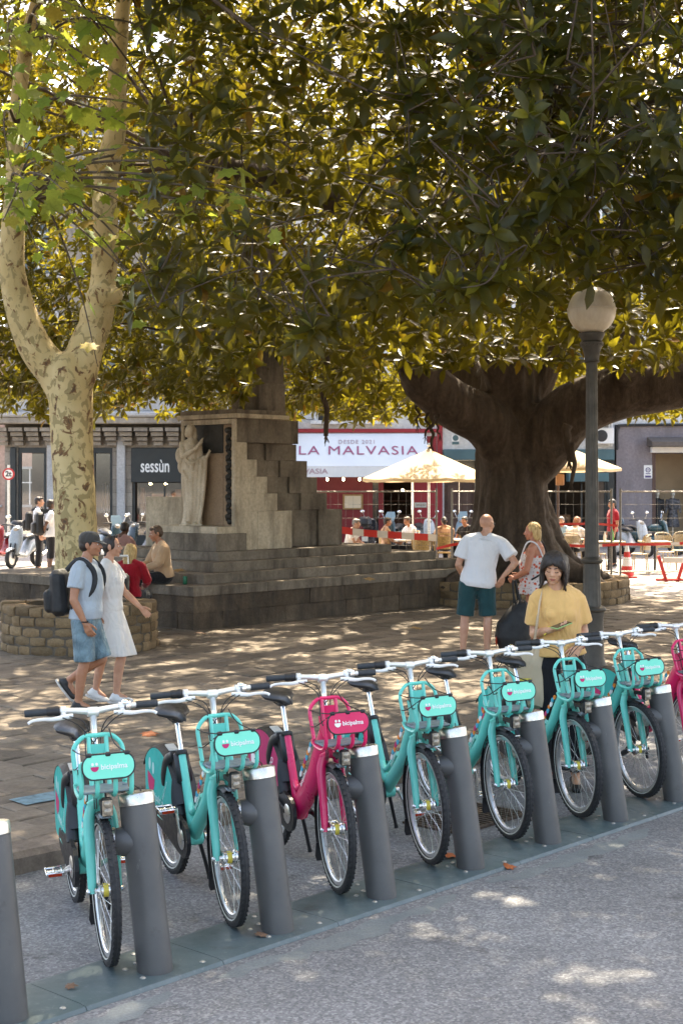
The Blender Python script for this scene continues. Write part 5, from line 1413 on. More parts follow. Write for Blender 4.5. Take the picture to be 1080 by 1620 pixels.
s2 = shopwin(-8.4, -7.72, MT['darkshop'], HG, mull=0); pane(-8.3, -7.8, .5, HG - .2, s2)
for i in range(9):
    m = MB(); m.box((-8.25 + .055 * i - ox, 1.3, 1.75), (.03, .3, .9 + .1 * (i % 3))); m.build('hanging_garment', (MT['white'], MT['black'], MT['cream'])[i % 3], t, False)
fpart(t, ox, 'brown_curtain', -7.95, -7.8, .3, HG - .3, -1.0, -.9, MT['wood'])
# boutique front: black frame, sign board with the name
s3 = shopwin(-7.05, -4.9, MT['darkshop'], HG, 'boutique_front', 1); pane(-6.9, -6.0, .5, fz(764), s3); pane(-5.95, -5.05, .5, fz(764), s3)
sb = fpart(t, ox, 'sign_board', -7.08, -4.87, fz(763), fz(709), -.04, .06, MT['darkshop'], .01)
lw = text_mesh('sessùn', .62, MT['signwhite'] if 'signwhite' in MT else MT['white'], extrude=.01, bold=.008, width=fx(268) - fx(223))
o = link('lettering', lw, sb, (fx(246) - ox, -.066, fz(738)), (R(90), 0, 0))
for xx in (fx(238), fx(262)):
    m = MB(); m.ell((xx - ox, -.02, fz(765.5)), (.035, .035, .03), None, 8, 6); m.build('spot_lamp', MT['bulb'], t)
MT['tan'] = simple('tan_leather', (.32, .16, .07), .6, 0, .2, 3)
for (a, b, c, d) in ((-6.55, -5.95, .9, 1.9), (-5.75, -5.2, 1.3, 2.05), (-6.9, -6.75, 1.2, 2.1)):
    m = MB(); m.box(((a + b) / 2 - ox, .9, (c + d) / 2), (b - a, .2, d - c), taper=.82); m.build('hanging_garment', MT['tan'], t, False)
s4 = shopwin(-4.4, -2.2, MT['darkshop'], HG, mull=2); pane(-4.3, -2.3, .5, HG - .2, s4)
# ---- white building with the wine bar
X0, X1 = -1.66, 3.2
t, ox = facade('wine_bar_building', 'white building with a wine red bar front under a long pale awning', X0, X1, 14, MT['whitewall'])
fpart(t, ox, 'upper_wall', X0, X1, fz(690), 14.2, -9, 0, MT['whitewall']); fpart(t, ox, 'red_moulding', X0, X1, fz(684.5), fz(678.5), 0, .12, MT['cherry'])
fpart(t, ox, 'wall_panel', X0, 1.05, .1, fz(690), -.5, -.0, MT['winered']); fpart(t, ox, 'wall_panel', 1.25, 1.42, .1, fz(690), -.5, .02, MT['winered']); fpart(t, ox, 'wall_panel', 2.45, X1, .1, fz(690), -.5, .02, MT['cherry'])
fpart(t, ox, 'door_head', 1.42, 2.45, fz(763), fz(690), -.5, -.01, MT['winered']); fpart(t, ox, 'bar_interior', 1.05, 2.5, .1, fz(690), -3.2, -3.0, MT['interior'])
fpart(t, ox, 'glass_strip', 1.05, 1.25, .4, fz(690), -.2, -.18, MT['glass'])
fpart(t, ox, 'bar_counter', 1.45, 2.45, .1, 1.15, -2.0, -1.5, MT['wood']); fpart(t, ox, 'bar_shelf', 1.45, 2.45, 1.6, 1.65, -2.9, -2.6, MT['wood']); fpart(t, ox, 'bar_shelf', 1.45, 2.45, 2.0, 2.05, -2.9, -2.6, MT['wood'])
m = MB(); m.ell((2.1 - ox, .9, fz(776)), (.05, .05, .06), None, 8, 6); m.build('pendant_bulb', MT['bulb'], t)
f = fpart(t, ox, 'menu_frame', fx(542), fx(574), fz(806), fz(782), .0, .06, simple('oak_frame', (.30, .18, .07), .5), .01); fpart(t, ox, 'menu_sheet', fx(545), fx(571), fz(803.5), fz(784.5), .061, .068, MT['cream'], 0, f)
f = fpart(t, ox, 'name_plate', fx(655), fx(674), fz(803), fz(795), .021, .05, MT['paletape'], .01)
o = link('lettering', text_mesh('TERRASSA', .11, MT['black'], width=.33), f, ((fx(655) + fx(674)) / 2 - ox, -.054, fz(799)), (R(90), 0, 0))
window(t, ox, fx(503), fx(606), fz(665), fz(565), MT['whitewall'], False)
for c in (-.55, 2.2):
    for zz in (8.2, 11.2): window(t, ox, c - .45, c + .45, zz, zz + 1.9, MT['whitewall'], True)
window(t, ox, 2.0, 2.75, 4.9, 6.5, MT['whitewall'], False)
# awning: sloping sheet with valance, lettering on both
aw = MB(); za, zv = fz(686), fz(738); zl = fz(755); dA, dB = .12, 1.35; xa0, xa1 = X0 + .02, X1 - .35
P = lambda x, d, z: (x - ox, -d, z)
aw.add([P(xa0, dA, za), P(xa1, dA, za), P(xa1, dB, zv), P(xa0, dB, zv), P(xa0, dA, za - .03), P(xa1, dA, za - .03), P(xa1, dB, zv - .03), P(xa0, dB, zv - .03)], [(0, 3, 2, 1), (4, 5, 6, 7), (0, 1, 5, 4), (2, 3, 7, 6), (1, 2, 6, 5), (3, 0, 4, 7)])
awn = aw.build('awning', MT['awning'], t, False)
va = MB(); n = 40
for i in range(n):
    a, b = xa0 + (xa1 - xa0) * i / n, xa0 + (xa1 - xa0) * (i + 1) / n; s0, s1_ = .01 * math.sin(i * .9), .01 * math.sin((i + 1) * .9)
    va.add([P(a, dB + s0, zv - .032), P(b, dB + s1_, zv - .032), P(b, dB + s1_, zl), P(a, dB + s0, zl), P(a, dB + s0 - .01, zv - .032), P(b, dB + s1_ - .01, zv - .032), P(b, dB + s1_ - .01, zl), P(a, dB + s0 - .01, zl)], [(0, 3, 2, 1), (4, 5, 6, 7), (2, 3, 7, 6)])
va.build('valance', MT['awning'], awn, False)
slope = math.atan2(za - zv, dB - dA)
MT['wineprint'] = simple('wine_print', (.34, .09, .17), .7, 0, .05); MT['paleprint2'] = simple('pale_wine_print', (.42, .30, .34), .7, 0, .05)
def on_awning(me, x, f):
    d = dA + (dB - dA) * f; z = za + (zv - za) * f; o = link('lettering', me, awn, (x - ox, -d - .012, z + .014), (slope, 0, 0))
def stretch(me, k):
    for v in me.vertices: v.co.y *= k
    return me
on_awning(stretch(text_mesh('LA MALVASIA', .42, MT['wineprint'], bold=0, spacing=1.15, width=fx(658) - fx(473)), 1.5), (fx(473) + fx(658)) / 2, .55)
on_awning(stretch(text_mesh('DESDE 2021', .22, MT['paleprint2'], spacing=1.2, width=fx(592) - fx(536)), 1.3), fx(564), .28)
for c in (fx(487), fx(640)):
    o = link('lettering', text_mesh('MALVASIA', .24, MT['paleprint2'], bold=.003, width=1.35), awn, (c - ox, -dB - .02, (zv + zl) / 2), (R(90), 0, 0))
for px in (518, 543, 568, 593):
    m = MB(); m.ell((fx(px) - ox, -dB + .1, fz(758.5)), (.04, .04, .055), None, 8, 6); m.build('festoon_bulb', MT['bulb'], t)
# loose cable on the wall
m = MB(); m.tube(cr([(fx(468) - ox, -.03, fz(630)), (fx(474) - ox, -.05, fz(650)), (fx(486) - ox, -.06, fz(664)), (fx(505) - ox, -.03, fz(660))], 5), .012, 5); m.build('wall_cable', MT['black'], t)
# ---- third building: white upper, teal fascia, old wooden doors, dark shopfront
X0, X1 = 3.2, 9.2
t, ox = facade('white_house', 'white rendered house with teal fascia, brown double doors and a dark shopfront', X0, X1, 14, MT['whitewall'])
fpart(t, ox, 'upper_wall', X0, X1, fz(712), 13.2, -9, 0, MT['whitewall']); fpart(t, ox, 'corner_strip', X0 + .02, X0 + .2, .1, fz(660), 0, .06, MT['cherry'])
fpart(t, ox, 'fascia', X0 + .22, X1 - .02, fz(728), fz(711), -.1, .14, MT['tealband'], .02)
fpart(t, ox, 'wall', X0, fx(702), .1, fz(712), -.5, -.002, MT['whitewall']); fpart(t, ox, 'wall', fx(752), fx(800), .1, fz(712), -.5, -.002, MT['darkshop']); fpart(t, ox, 'wall', fx(960), X1, .1, fz(712), -.5, -.002, MT['darkshop'])
for k in range(2):
    a = fx(702) + k * (fx(752) - fx(702)) / 2; b = a + (fx(752) - fx(702)) / 2 - .02
    d = fpart(t, ox, 'door', a, b, .12, fz(745), -.25, -.18, MT['wood'], .01)
    for (c0, c1) in ((.3, 1.1), (1.25, 2.2)): fpart(t, ox, 'door_panel', a + .1, b - .1, c0, c1, -.18, -.15, MT['wood'], .02, d)
fpart(t, ox, 'transom', fx(702), fx(752), fz(745), fz(728), -.25, -.2, MT['glass'])
s5 = shopwin(fx(800), fx(960), MT['darkshop'], fz(728), mull=3); 
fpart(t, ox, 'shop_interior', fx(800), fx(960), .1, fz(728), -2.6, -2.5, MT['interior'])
for i in range(8):
    a = fx(806) + i * .4; m = MB(); m.box((a + .15 - ox, 1.8, .55 + .2 * (i % 3)), (.3, .3, .3 + .1 * (i % 2))); m.build('shop_goods', (MT['cream'], MT['tan'], MT['shutter'], MT['cherry'])[i % 4], t, False)
fpart(t, ox, 'counter', fx(835), fx(905), .1, 1.0, -1.6, -1.1, MT['wood'])
fpart(t, ox, 'shop_sign', fx(895), fx(958), fz(762), fz(748), -.02, .5, MT['tealband'], .01)
s = fpart(t, ox, 'street_plaque', fx(714), fx(726), fz(704), fz(688), .0, .03, MT['white'], .005)
m = MB(); m.lathe([(.10, 0), (.10, .006)], 20, (0, -1, 0), (fx(720) - ox, -.031, fz(693))); m.box((fx(720) - ox, -.034, fz(701)), (.24, .006, .10)); m.build('plaque_print', MT['tealband'], s)
for c in (4.4, 6.3, 8.2):
    for zz in (4.6, 8.0, 11.0): window(t, ox, c - .45, c + .45, zz, zz + 2.1, MT['whitewall'], True, zz > 5)
    railing(t, ox, c - .9, c + .9, 4.45)
m = MB(); m.box((fx(950) - ox, -.18, fz(690)), (.75, .32, .55), bev=.03); ac = m.build('air_conditioner', MT['white'], t, False)
m = MB(); m.lathe([(.2, 0), (.2, .01), (.16, .014), (.05, .016)], 20, (0, -1, 0), (fx(948) - ox, -.341, fz(690))); m.build('fan_grille', MT['black'], ac)
for px in (962, 966): m = MB(); m.tube([(fx(px) - ox, -.04, 6.5), (fx(px) - ox, -.04, 3.5)], .035, 8); m.build('drain_pipe', MT['white'], t)
# ---- mauve building with the dress shop
X0, X1 = 9.2, 16.5
t, ox = facade('mauve_building', 'mauve rendered building with a lit dress shop window and dark awning box', X0, X1, 13, MT['mauve'])
fpart(t, ox, 'upper_wall', X0, X1, fz(672), 13.0, -9, 0, MT['whitewall']); fpart(t, ox, 'lower_wall', X0 + .05, fx(1030), .1, fz(674), -9, .06, MT['mauve']); fpart(t, ox, 'lower_wall', fx(1132), X1, .1, fz(674), -9, .06, MT['mauve']); fpart(t, ox, 'lintel', fx(1030), fx(1132), fz(716), fz(674), -9, .06, MT['mauve'])
m = MB(); m.tube(cr([(fx(974) - ox, -.12, fz(712)), (fx(974) - ox, -.12, fz(685)), (fx(977) - ox, -.12, fz(676)), (fx(985) - ox, -.12, fz(673)), (fx(1090) - ox, -.12, fz(672)), (fx(1180) - ox, -.12, fz(672))], 5), .045, 7); m.build('black_conduit', MT['black'], t)
m = MB(); m.prism([(0, 0), (.85, -.02), (.85, .12), (0, .30)], fx(1140) - fx(1022), Matrix.Translation((fx(1022) - ox, -.06, fz(706))) @ Matrix(((0, 0, 1, 0), (-1, 0, 0, 0), (0, 1, 0, 0), (0, 0, 0, 1)))); m.build('awning_box', simple('brown_canvas', (.12, .10, .085), .8), t, False)
fpart(t, ox, 'shop_fascia', fx(1027), fx(1136), fz(716.5), fz(707), .06, .35, MT['white'], .01)
fpart(t, ox, 'shop_back_wall', fx(1028), fx(1134), .1, fz(716), -1.9, -1.8, MT['warmwall']); fpart(t, ox, 'shop_floor', fx(1028), fx(1134), .1, .3, -1.8, .02, MT['warmwall']); fpart(t, ox, 'frame_post', fx(1030), fx(1036), .1, fz(716), -.3, .04, MT['wood'], .01)
ps_ = fpart(t, ox, 'poster', fx(1017), fx(1030), fz(757), fz(736), .06, .075, MT['white'], .0)
MT['violet'] = simple('violet_print', (.08, .06, .18), .6, 0, 0)
m = MB(); m.lathe([(.055, 0), (.055, .004), (.085, .004), (.085, 0), (.055, 0)], 20, (0, -1, 0), (fx(1023.5) - ox, -.0765, fz(743.5))); m.f = [f for f in m.f if len(f) == 4]; m.m = m.m[:len(m.f)]
m.box((fx(1023.5) - ox, -.078, fz(743.5)), (.07, .004, .03)); m.box((fx(1023.5) - ox, -.078, fz(754)), (.20, .004, .07)); m.box((fx(1023.5) - ox, -.078, fz(749.5)), (.16, .004, .03)); m.build('poster_print', MT['violet'], ps_)
for c in (10.6, 13.0, 15.4):
    for zz in (5.0, 8.3): window(t, ox, c - .45, c + .45, zz, zz + 1.9, MT['whitewall'], True)
def mannequin(px, top, label):
    t = thing('mannequin', label, 'mannequin', (fx(px), FY + .8, .3)); m = MB()
    m.loft([[Vector((rx * math.cos(2 * math.pi * j / 18), ry * math.sin(2 * math.pi * j / 18), z)) for j in range(18)] for (z, rx, ry) in ((.45, .24, .17), (.75, .20, .15), (1.0, .15, .12), (1.2, .19, .13), (1.36, .20, .11), (1.45, .07, .06))])
    for s in (-1, 1): m.capsule((.2 * s, 0, 1.36), .055, (.25 * s, -.02, .95), .04)
    v, f = remesh(m, .03, 1); b = MB(); b.add(v, f); b.build('dress', top, t)
    m = MB(); m.ell((0, -.01, 1.62), (.08, .095, .12)); m.capsule((0, 0, 1.42), .05, (0, 0, 1.56), .045); m.build('head', MT['paletape'], t)
    m = MB(); m.tube([(0, 0, 0), (0, 0, .5)], .025, 8); m.lathe([(.18, 0), (.18, .02), (.02, .03)], 16); m.build('stand', MT['alu'], t)
mannequin(1047, simple('black_dress', (.012, .012, .014), .6), 'mannequin in a plain black dress, left one in the dress shop window')
mannequin(1072, simple('patterned_dress', (.10, .10, .11), .6, 0, .9, 14), 'mannequin in a mottled grey top, right one in the dress shop window')
# far building up the side street
t, ox = facade('pink_building', 'sunlit pink building far up the side street at the left edge', -19.5, -14.5, 12, MT['pinkwall'], y=72)
m = MB(); m.box((0, 4, 5.0), (9, 8, 10.2)); m.build('wall', MT['pinkwall'], t, False)
for i in range(4):
    for zz in (1.2, 4.4, 7.2): window(t, 0, -3.4 + 2.1 * i, -2.5 + 2.1 * i, zz, zz + 1.8, MT['ashlar2'], False)

# ================================================================ traffic sign, bikes of the street, cafe
def signpost():
    d = 37.0; t = thing('weight_limit_sign', 'round red rimmed weight limit sign on a thin pole at the left edge', 'road sign', ((14 - 540) / 2250 * d, d, PZ))
    m = MB(); m.tube([(0, .03, 0), (0, .03, 2.6)], .035, 10); m.build('pole', MT['alu'], t)
    c = CAM_H + 17 / 2250 * d - PZ; r = 9.6 / 2250 * d
    m = MB(); m.lathe([(r, 0), (r, .012), (.001, .012)], 32, (0, -1, 0), (0, 0, c)); m.build('disc', simple('sign_red', (.50, .02, .02), .4, 0, 0), t)
    m = MB(); m.lathe([(r * .74, .013), (r * .74, .016), (.001, .016)], 32, (0, -1, 0), (0, 0, c)); m.build('white_field', MT['white'], t)
    link('lettering', text_mesh('2t', .19, MT['black'], bold=.006), t, (0, -.019, c), (R(90), 0, 0))
signpost()
def scooter(label, px, d, rz, col, topcase=False, screen=False, wheelr=.23, group='scooters and motorbikes parked across the street', big=False, kind='parked_scooter'):
    t = thing(kind, label, 'motorbike' if big else 'scooter', ((px - 540) / 2250 * d, d, PZ), rz, group); L = .66 if not big else .75
    paint = simple('scooter_paint', col, .3, .1, .06, 6, coat=.5)
    for x in (L, -L):
        m = MB(); n = 28; m.lathe([(wheelr - .09, -.03), (wheelr - .06, -.052), (wheelr - .02, -.05), (wheelr, -.02), (wheelr, .02), (wheelr - .02, .05), (wheelr - .06, .052), (wheelr - .09, .03)], n, (0, 1, 0), (x, 0, wheelr)); m.f = [f for f in m.f if len(f) == 4]; m.m = m.m[:len(m.f)]
        w = m.build('wheel', MT['rubber'], t)
        m = MB(); m.lathe([(.03, -.05), (wheelr - .085, -.03), (wheelr - .085, .03), (.03, .05)], n, (0, 1, 0), (x, 0, wheelr)); m.build('rim', MT['alu'] if not big else paint, w)
    m = MB()   # front shield, floor, rear body as one smooth shell
    m.loft([[Vector((x + dx * 0, y, z)) for (y, dx) in ()] or [Vector((cx + rx * math.cos(a), ry * math.sin(a), cz + rz_ * math.cos(a) * .0 + 0)) for a in [2 * math.pi * j / 16 for j in range(16)]] for (cx, cz, rx, ry, rz_) in ((.50, .34, .05, .10, 0), (.47, .5, .06, .17, 0), (.42, .7, .07, .20, 0), (.36, .92, .08, .17, 0), (.30, 1.02, .09, .12, 0), (.28, 1.06, .03, .05, 0))])
    m.loft([[Vector((cx, ry * math.cos(a), cz + rh * math.sin(a))) for a in [2 * math.pi * j / 16 for j in range(16)]] for (cx, cz, ry, rh) in ((.42, .34, .12, .05), (.1, .30, .15, .06), (-.05, .36, .16, .12), (-.2, .50, .17, .20), (-.5, .58, .17, .19), (-.80, .66, .12, .12), (-.92, .68, .05, .05))])
    m.loft([[Vector((cx, ry * math.cos(a), cz + rh * math.sin(a))) for a in [2 * math.pi * j / 12 for j in range(12)]] for (cx, cz, ry, rh) in ((.9, .42, .03, .02), (.78, .48, .07, .03), (.62, .50, .075, .035), (.48, .46, .05, .03))])
    m.build('bodywork', paint, t)
    m = MB(); m.loft([[Vector((cx, ry * math.cos(a), cz + rh * math.sin(a))) for a in [2 * math.pi * j / 14 for j in range(14)]] for (cx, cz, ry, rh) in ((-.05, .74, .08, .03), (-.15, .78, .13, .06), (-.45, .80, .14, .06), (-.6, .85, .13, .06), (-.85, .84, .10, .04))]); m.build('seat', MT['saddle'], t)
    m = MB(); m.tube([(.56, .06, .62), (L, .07, wheelr)], .022, 8); m.tube([(.56, -.06, .62), (L, -.07, wheelr)], .022, 8); m.build('fork', MT['black'], t)
    m = MB(); m.tube(cr([(.22, -.33, 1.06), (.30, -.16, 1.07), (.32, 0, 1.03), (.30, .16, 1.07), (.22, .33, 1.06)], 4), .015, 8); h = m.build('handlebar', MT['black'], t)
    for s in (-1, 1):
        m = MB(); m.tube([(.28, .20 * s, 1.07), (.30, .26 * s, 1.22)], .008, 6); m.ell((.30, .28 * s, 1.27), (.02, .065, .045), None, 12, 8); m.build('mirror', MT['chrome'], h)
    m = MB(); m.ell((.385, 0, .96), (.06, .09, .06), None, 14, 8); m.build('headlight', MT['glasslens'], t)
    m = MB(); m.ell((-.91, 0, .66), (.03, .09, .035), None, 12, 8); m.build('tail_light', MT['redrefl'], t)
    m = MB(); m.box((-.98, 0, .48), (.012, .18, .14)); m.build('number_plate', MT['paletape'], t, False)
    if screen:
        m = MB(); m.loft([[Vector((cx, w * (-1 + 2 * j / 6), z + .0)) for j in range(7)] + [Vector((cx - .012, w * (1 - 2 * j / 6), z)) for j in range(7)] for (cx, z, w) in ((.36, 1.0, .13), (.31, 1.14, .16), (.24, 1.27, .12))]); m.build('windscreen', simple('screen', (.22, .31, .35), .12, 0, .1, 3), t)
    if topcase:
        m = MB(); m.box((-.98, 0, 1.0), (.36, .40, .28), bev=.07, taper=.9); m.build('top_case', MT['black'] if not big else simple('case_paint', (.02, .035, .04), .3, 0, .1, 4, coat=.5), t)
    m = MB(); m.tube([(-.5, .1, .25), (-.75, .16, .30), (-.95, .17, .36)], .04, 8); m.build('exhaust', MT['alu'], t)
    if big:
        m = MB(); m.ell((.12, 0, .80), (.26, .15, .13)); m.ell((.0, 0, .42), (.24, .16, .17)); m.build('tank_and_engine', paint, t)
    return t
scooter('silver scooter parked facing the square beside the two men with backpacks', 38, 36, R(-105), (.26, .29, .31), wheelr=.25)
scooter('red scooter half cut off by the left edge, next to the silver one', 6, 36.6, R(-100), (.25, .02, .025), topcase=True)
scooter('dark scooter with a pale blue windscreen just right of the plane trunk', 178, 38, R(-60), (.03, .06, .07), screen=True)
scooter('black scooter with round mirrors in front of the boutique', 228, 39, R(-130), (.02, .03, .034), topcase=False)
scooter('dark scooter seen from behind with a bright red tail light near the monument end', 585, 43, R(80), (.03, .035, .045), topcase=True)
scooter('black scooter with a pale blue windscreen in front of the wine bar', 622, 43, R(-110), (.02, .04, .045), screen=True)
scooter('white scooter with round mirrors in front of the wine bar door', 672, 43.5, R(-75), (.40, .42, .43))
scooter('pale blue scooter by the brown double doors, half hidden by the fig trunk', 738, 43.5, R(-120), (.16, .24, .30), screen=True)
scooter('white scooter with twin yellow mirrors left of the big motorbike', 1000, 41.5, R(-60), (.36, .37, .37))
scooter('big dark motorbike with top case parked side-on below the mauve wall', 1030, 42, R(-8), (.03, .075, .085), topcase=True, wheelr=.31, big=True, kind='parked_motorbike')
# ---- parasols
def parasol(label, px, d, r, z0, z1, n, pole, rot=0):
    t = thing('cafe_parasol', label, 'parasol', ((px - 540) / 2250 * d, d, PZ), rot)
    m = MB(); k = 6; vs = []
    for i in range(n * k):
        a = 2 * math.pi * i / (n * k); f = (i % k) / k; ch = math.cos(math.pi / n) / math.cos((f - .5) * 2 * math.pi / n)
        for q, (rr, sg) in enumerate(((.06, 0), (.5, -.04), (1.0, -.035))):
            vs.append(Vector((r * rr * ch * math.cos(a), r * rr * ch * math.sin(a), z1 + (z0 - z1) * rr - PZ + sg * math.sin(math.pi * f) * rr)))
    N = n * k; fs = []
    for i in range(N):
        i2 = (i + 1) % N
        for q in range(2): fs.append((i * 3 + q, i * 3 + q + 1, i2 * 3 + q + 1, i2 * 3 + q))
    top = [Vector((0, 0, z1 + .05 - PZ))]; m.add(vs + top, fs + [(len(vs), i * 3, ((i + 1) % N) * 3) for i in range(N)])
    ed = []; 
    for i in range(N): ed += [vs[i * 3 + 2], vs[i * 3 + 2] - Vector((0, 0, .07))]
    m.add(ed, [(i * 2, i * 2 + 1, ((i + 1) % N) * 2 + 1, ((i + 1) % N) * 2) for i in range(N)])
    m.build('canopy', MT['parasol'], t, True, 25)
    m = MB(); m.tube([(0, 0, 0), (0, 0, z1 + .12 - PZ)], .032, 12); m.lathe([(.03, 0), (.05, .03), (.02, .09)], 10, None, (0, 0, z1 + .06 - PZ)); m.build('pole', pole, t)
    for i in range(n):
        a = 2 * math.pi * i / n; m = MB(); m.tube([(.05 * math.cos(a), .05 * math.sin(a), z1 - .08 - PZ), (r * .97 * math.cos(a), r * .97 * math.sin(a), z0 - .03 - PZ)], .012, 6); m.build('rib', pole, t)
    m = MB(); m.box((0, 0, .04), (.55, .55, .08), bev=.02); m.tube([(0, 0, .05), (0, 0, .4)], .05, 10); m.build('foot', MT['iron'], t)
m, nt_, b_ = newmat('parasol_canvas'); b_.inputs['Base Color'].default_value = (.60, .49, .33, 1); b_.inputs['Roughness'].default_value = .9
tr_ = nt_.nodes.new('ShaderNodeBsdfTranslucent'); tr_.inputs[0].default_value = (.62, .50, .32, 1); mx_ = nt_.nodes.new('ShaderNodeMixShader'); mx_.inputs[0].default_value = .35
nt_.links.new(b_.outputs[0], mx_.inputs[1]); nt_.links.new(tr_.outputs[0], mx_.inputs[2]); nt_.links.new(mx_.outputs[0], nt_.nodes['Material Output'].inputs[0]); MT['parasol'] = m
parasol('beige cafe parasol on a silver pole in front of the pale awning', 678, 34, 1.62, 2.36, 3.05, 8, MT['alu'], .2)
parasol('beige cafe parasol on a brown wooden pole right of the fig trunk', 882, 33.5, 1.72, 2.60, 3.18, 4, MT['wood'], R(20))
t = thing('hanging_lantern', 'small brown wooden lantern hanging under the parasol beside the fig trunk', 'lantern', ((885 - 540) / 2250 * 33, 33, CAM_H + 8 / 2250 * 33)); m = MB(); m.box((0, 0, 0), (.18, .18, .26), bev=.02); m.build('case', MT['tan'], t, False); m = MB(); m.tube([(0, 0, .12), (0, 0, .42)], .006, 5); m.build('cord', MT['black'], t)
# ---- rattan chairs and tables
MT['rattan'] = simple('yellow_rattan', (.46, .30, .10), .6, 0, .3, 30, bump=.4, bscale=90)
MT['rattan2'] = simple('pale_rattan', (.44, .35, .22), .6, 0, .25, 30, bump=.4, bscale=90)
def chair_proto(mat, label):
    t = thing('cafe_chair', label, 'chair', (0, 0, 0), 0, 'rattan chairs of the cafe terrace')
    m = MB(); m.lathe([(.001, .455), (.19, .455), (.21, .465), (.21, .475), (.19, .485), (.001, .482)], 20); m.build('seat', mat, t)
    m = MB(); pts = [(.20 * math.cos(a), .20 * math.sin(a)) for a in [R(20 + 140 * i / 10) for i in range(11)]]
    m.loft([[Vector((x * k, y * k + .02, z)) for (x, y) in pts] + [Vector((x * k * .94, y * k * .94 + .02, z)) for (x, y) in reversed(pts)] for (z, k) in ((.56, 1.05), (.70, 1.12), (.86, 1.15))]); m.build('backrest', mat, t, True, 30)
    m = MB(); m.tube(cr([(.19, .03, .47), (.235, .06, .7), (.20, .14, .88), (0, .25, .92), (-.20, .14, .88), (-.235, .06, .7), (-.19, .03, .47)], 5), .014, 8); m.build('back_frame', mat, t)
    for (x, y) in ((-.16, -.14), (.16, -.14), (-.15, .14), (.15, .14)):
        m = MB(); m.tube([(x, y, .46), (x * 1.2, y * 1.25, 0)], .014, 8); m.build('leg', mat, t)
    return t
def table_proto(label, sq):
    t = thing('cafe_table', label, 'table', (0, 0, 0), 0)
    m = MB()
    if sq: m.box((0, 0, .735), (.68, .68, .035), bev=.008)
    else: m.lathe([(.001, .72), (.35, .72), (.36, .735), (.35, .75), (.001, .75)], 28)
    m.build('tabletop', MT['rattan2'] if sq else MT['alu'], t)
    m = MB(); m.tube([(0, 0, .03), (0, 0, .73)], .028, 10); m.build('pedestal', MT['black'], t)
    m = MB()
    for k in range(4): a = R(45 + 90 * k); m.tube([(0, 0, .05), (.27 * math.cos(a), .27 * math.sin(a), .015)], .016, 6)
    m.build('foot', MT['black'], t); return t
def ground_at(px, d): return Vector(((px - 540) / 2250 * d, d, PZ))
chairs = [(615, 34.5, 100, 0, 'yellow rattan chair under the dark haired woman in the orange top'), (668, 33.2, 160, 0, 'yellow rattan chair with rounded back right behind the silver fence post'), (700, 33.8, 185, 0, 'empty yellow rattan chair between the pair of fence posts and the bald man'), (648, 35.5, -60, 0, 'yellow rattan chair on the far side of the left round table'), (735, 35.6, -30, 0, 'yellow rattan chair behind the bald man, under the diner in black'),
          (905, 34.2, 150, 1, 'pale rattan chair under the stooping red haired diner'), (944, 33.2, 100, 1, 'pale rattan chair beside the lamp post turned to the bottle table'), (1012, 33.2, -95, 1, 'pale rattan chair tipped against the table right of the traffic cone'), (1052, 34.2, 20, 1, 'pale rattan chair nearest the right edge, behind the red and white barrier'), (888, 35.3, -20, 1, 'pale rattan chair under the diner in the light blue shirt'), (1075, 35, -40, 1, 'pale rattan chair cut off by the right edge of the terrace')]
pr_ = {}
for (px, d, rz, k, lab) in chairs:
    if k in pr_: o = copy_tree(pr_[k]); o['label'] = lab
    else: o = pr_[k] = chair_proto(MT['rattan'] if k == 0 else MT['rattan2'], lab)
    o.location = ground_at(px, d); o.rotation_euler = (0, 0, R(rz))
pt_ = {}
for (px, d, sq, lab) in ((640, 34.4, 0, 'round metal cafe table under the beige parasol left of the silver pole'), (715, 35, 0, 'round metal cafe table behind the bald man'), (962, 33.6, 1, 'square pale table with bottles between lamp post and traffic cone'), (900, 35.2, 1, 'square pale table in front of the stooping diner'), (1035, 33.6, 1, 'square pale table behind the red and white barrier')):
    if sq in pt_: o = copy_tree(pt_[sq]); o['label'] = lab
    else: o = pt_[sq] = table_proto(lab, sq)
    o['group'] = 'tables of the cafe terrace'; o.location = ground_at(px, d)
def bottle(label, px, d, mat, h=.28, dx=0):
    p = ground_at(px, d); m = MB(); m.lathe([(.001, 0), (.034, 0), (.036, .01), (.036, h * .6), (.014, h * .8), (.013, h), (.001, h)], 14)
    o = m.build('bottle', mat, None); o.location = (p.x + dx, p.y, PZ + .755); tag(o, label, 'bottle')
bottle('green glass bottle standing on the pale table beside the lamp post', 968, 33.45, simple('green_glass', (.08, .30, .03), .15, 0, .1, 9))
bottle('small white bottle standing left of the green bottle on the pale table', 956, 33.5, MT['white'], .22)
# ---- temporary mesh fence
MT['galv'] = simple('galvanised_tube', (.20, .185, .16), .5, .5, .15, 20)
def fence_panel(x0, x1, y, label):
    t = thing('mesh_fence', label, 'fence', ((x0 + x1) / 2, y, PZ), 0, 'temporary wire mesh fence panels'); w = x1 - x0
    for x in (-w / 2, w / 2):
        m = MB(); m.tube([(x, 0, .05), (x, 0, 2.0)], .024, 10); m.build('post', MT['galv'], t)
        m = MB(); m.box((x, 0, .06), (.22, .62, .12), bev=.02); m.build('foot_block', MT['ashlar'], t, False)
    m = MB(); 
    for z in (.18, 1.93): m.tube([(-w / 2, 0, z), (w / 2, 0, z)], .016, 8)
    m.build('rail', MT['galv'], t)
    m = MB(); n = int(w / .16)
    for i in range(1, n): m.tube([(-w / 2 + w * i / n, 0, .18), (-w / 2 + w * i / n, 0, 1.93)], .0022, 4, False)
    for z in (.45, .75, 1.05, 1.35, 1.65): m.tube([(-w / 2, .006, z), (w / 2, .006, z)], .0025, 4, False)
    m.build('wire_mesh', MT['galv'], t)['kind'] = 'stuff'
FD = 31.2
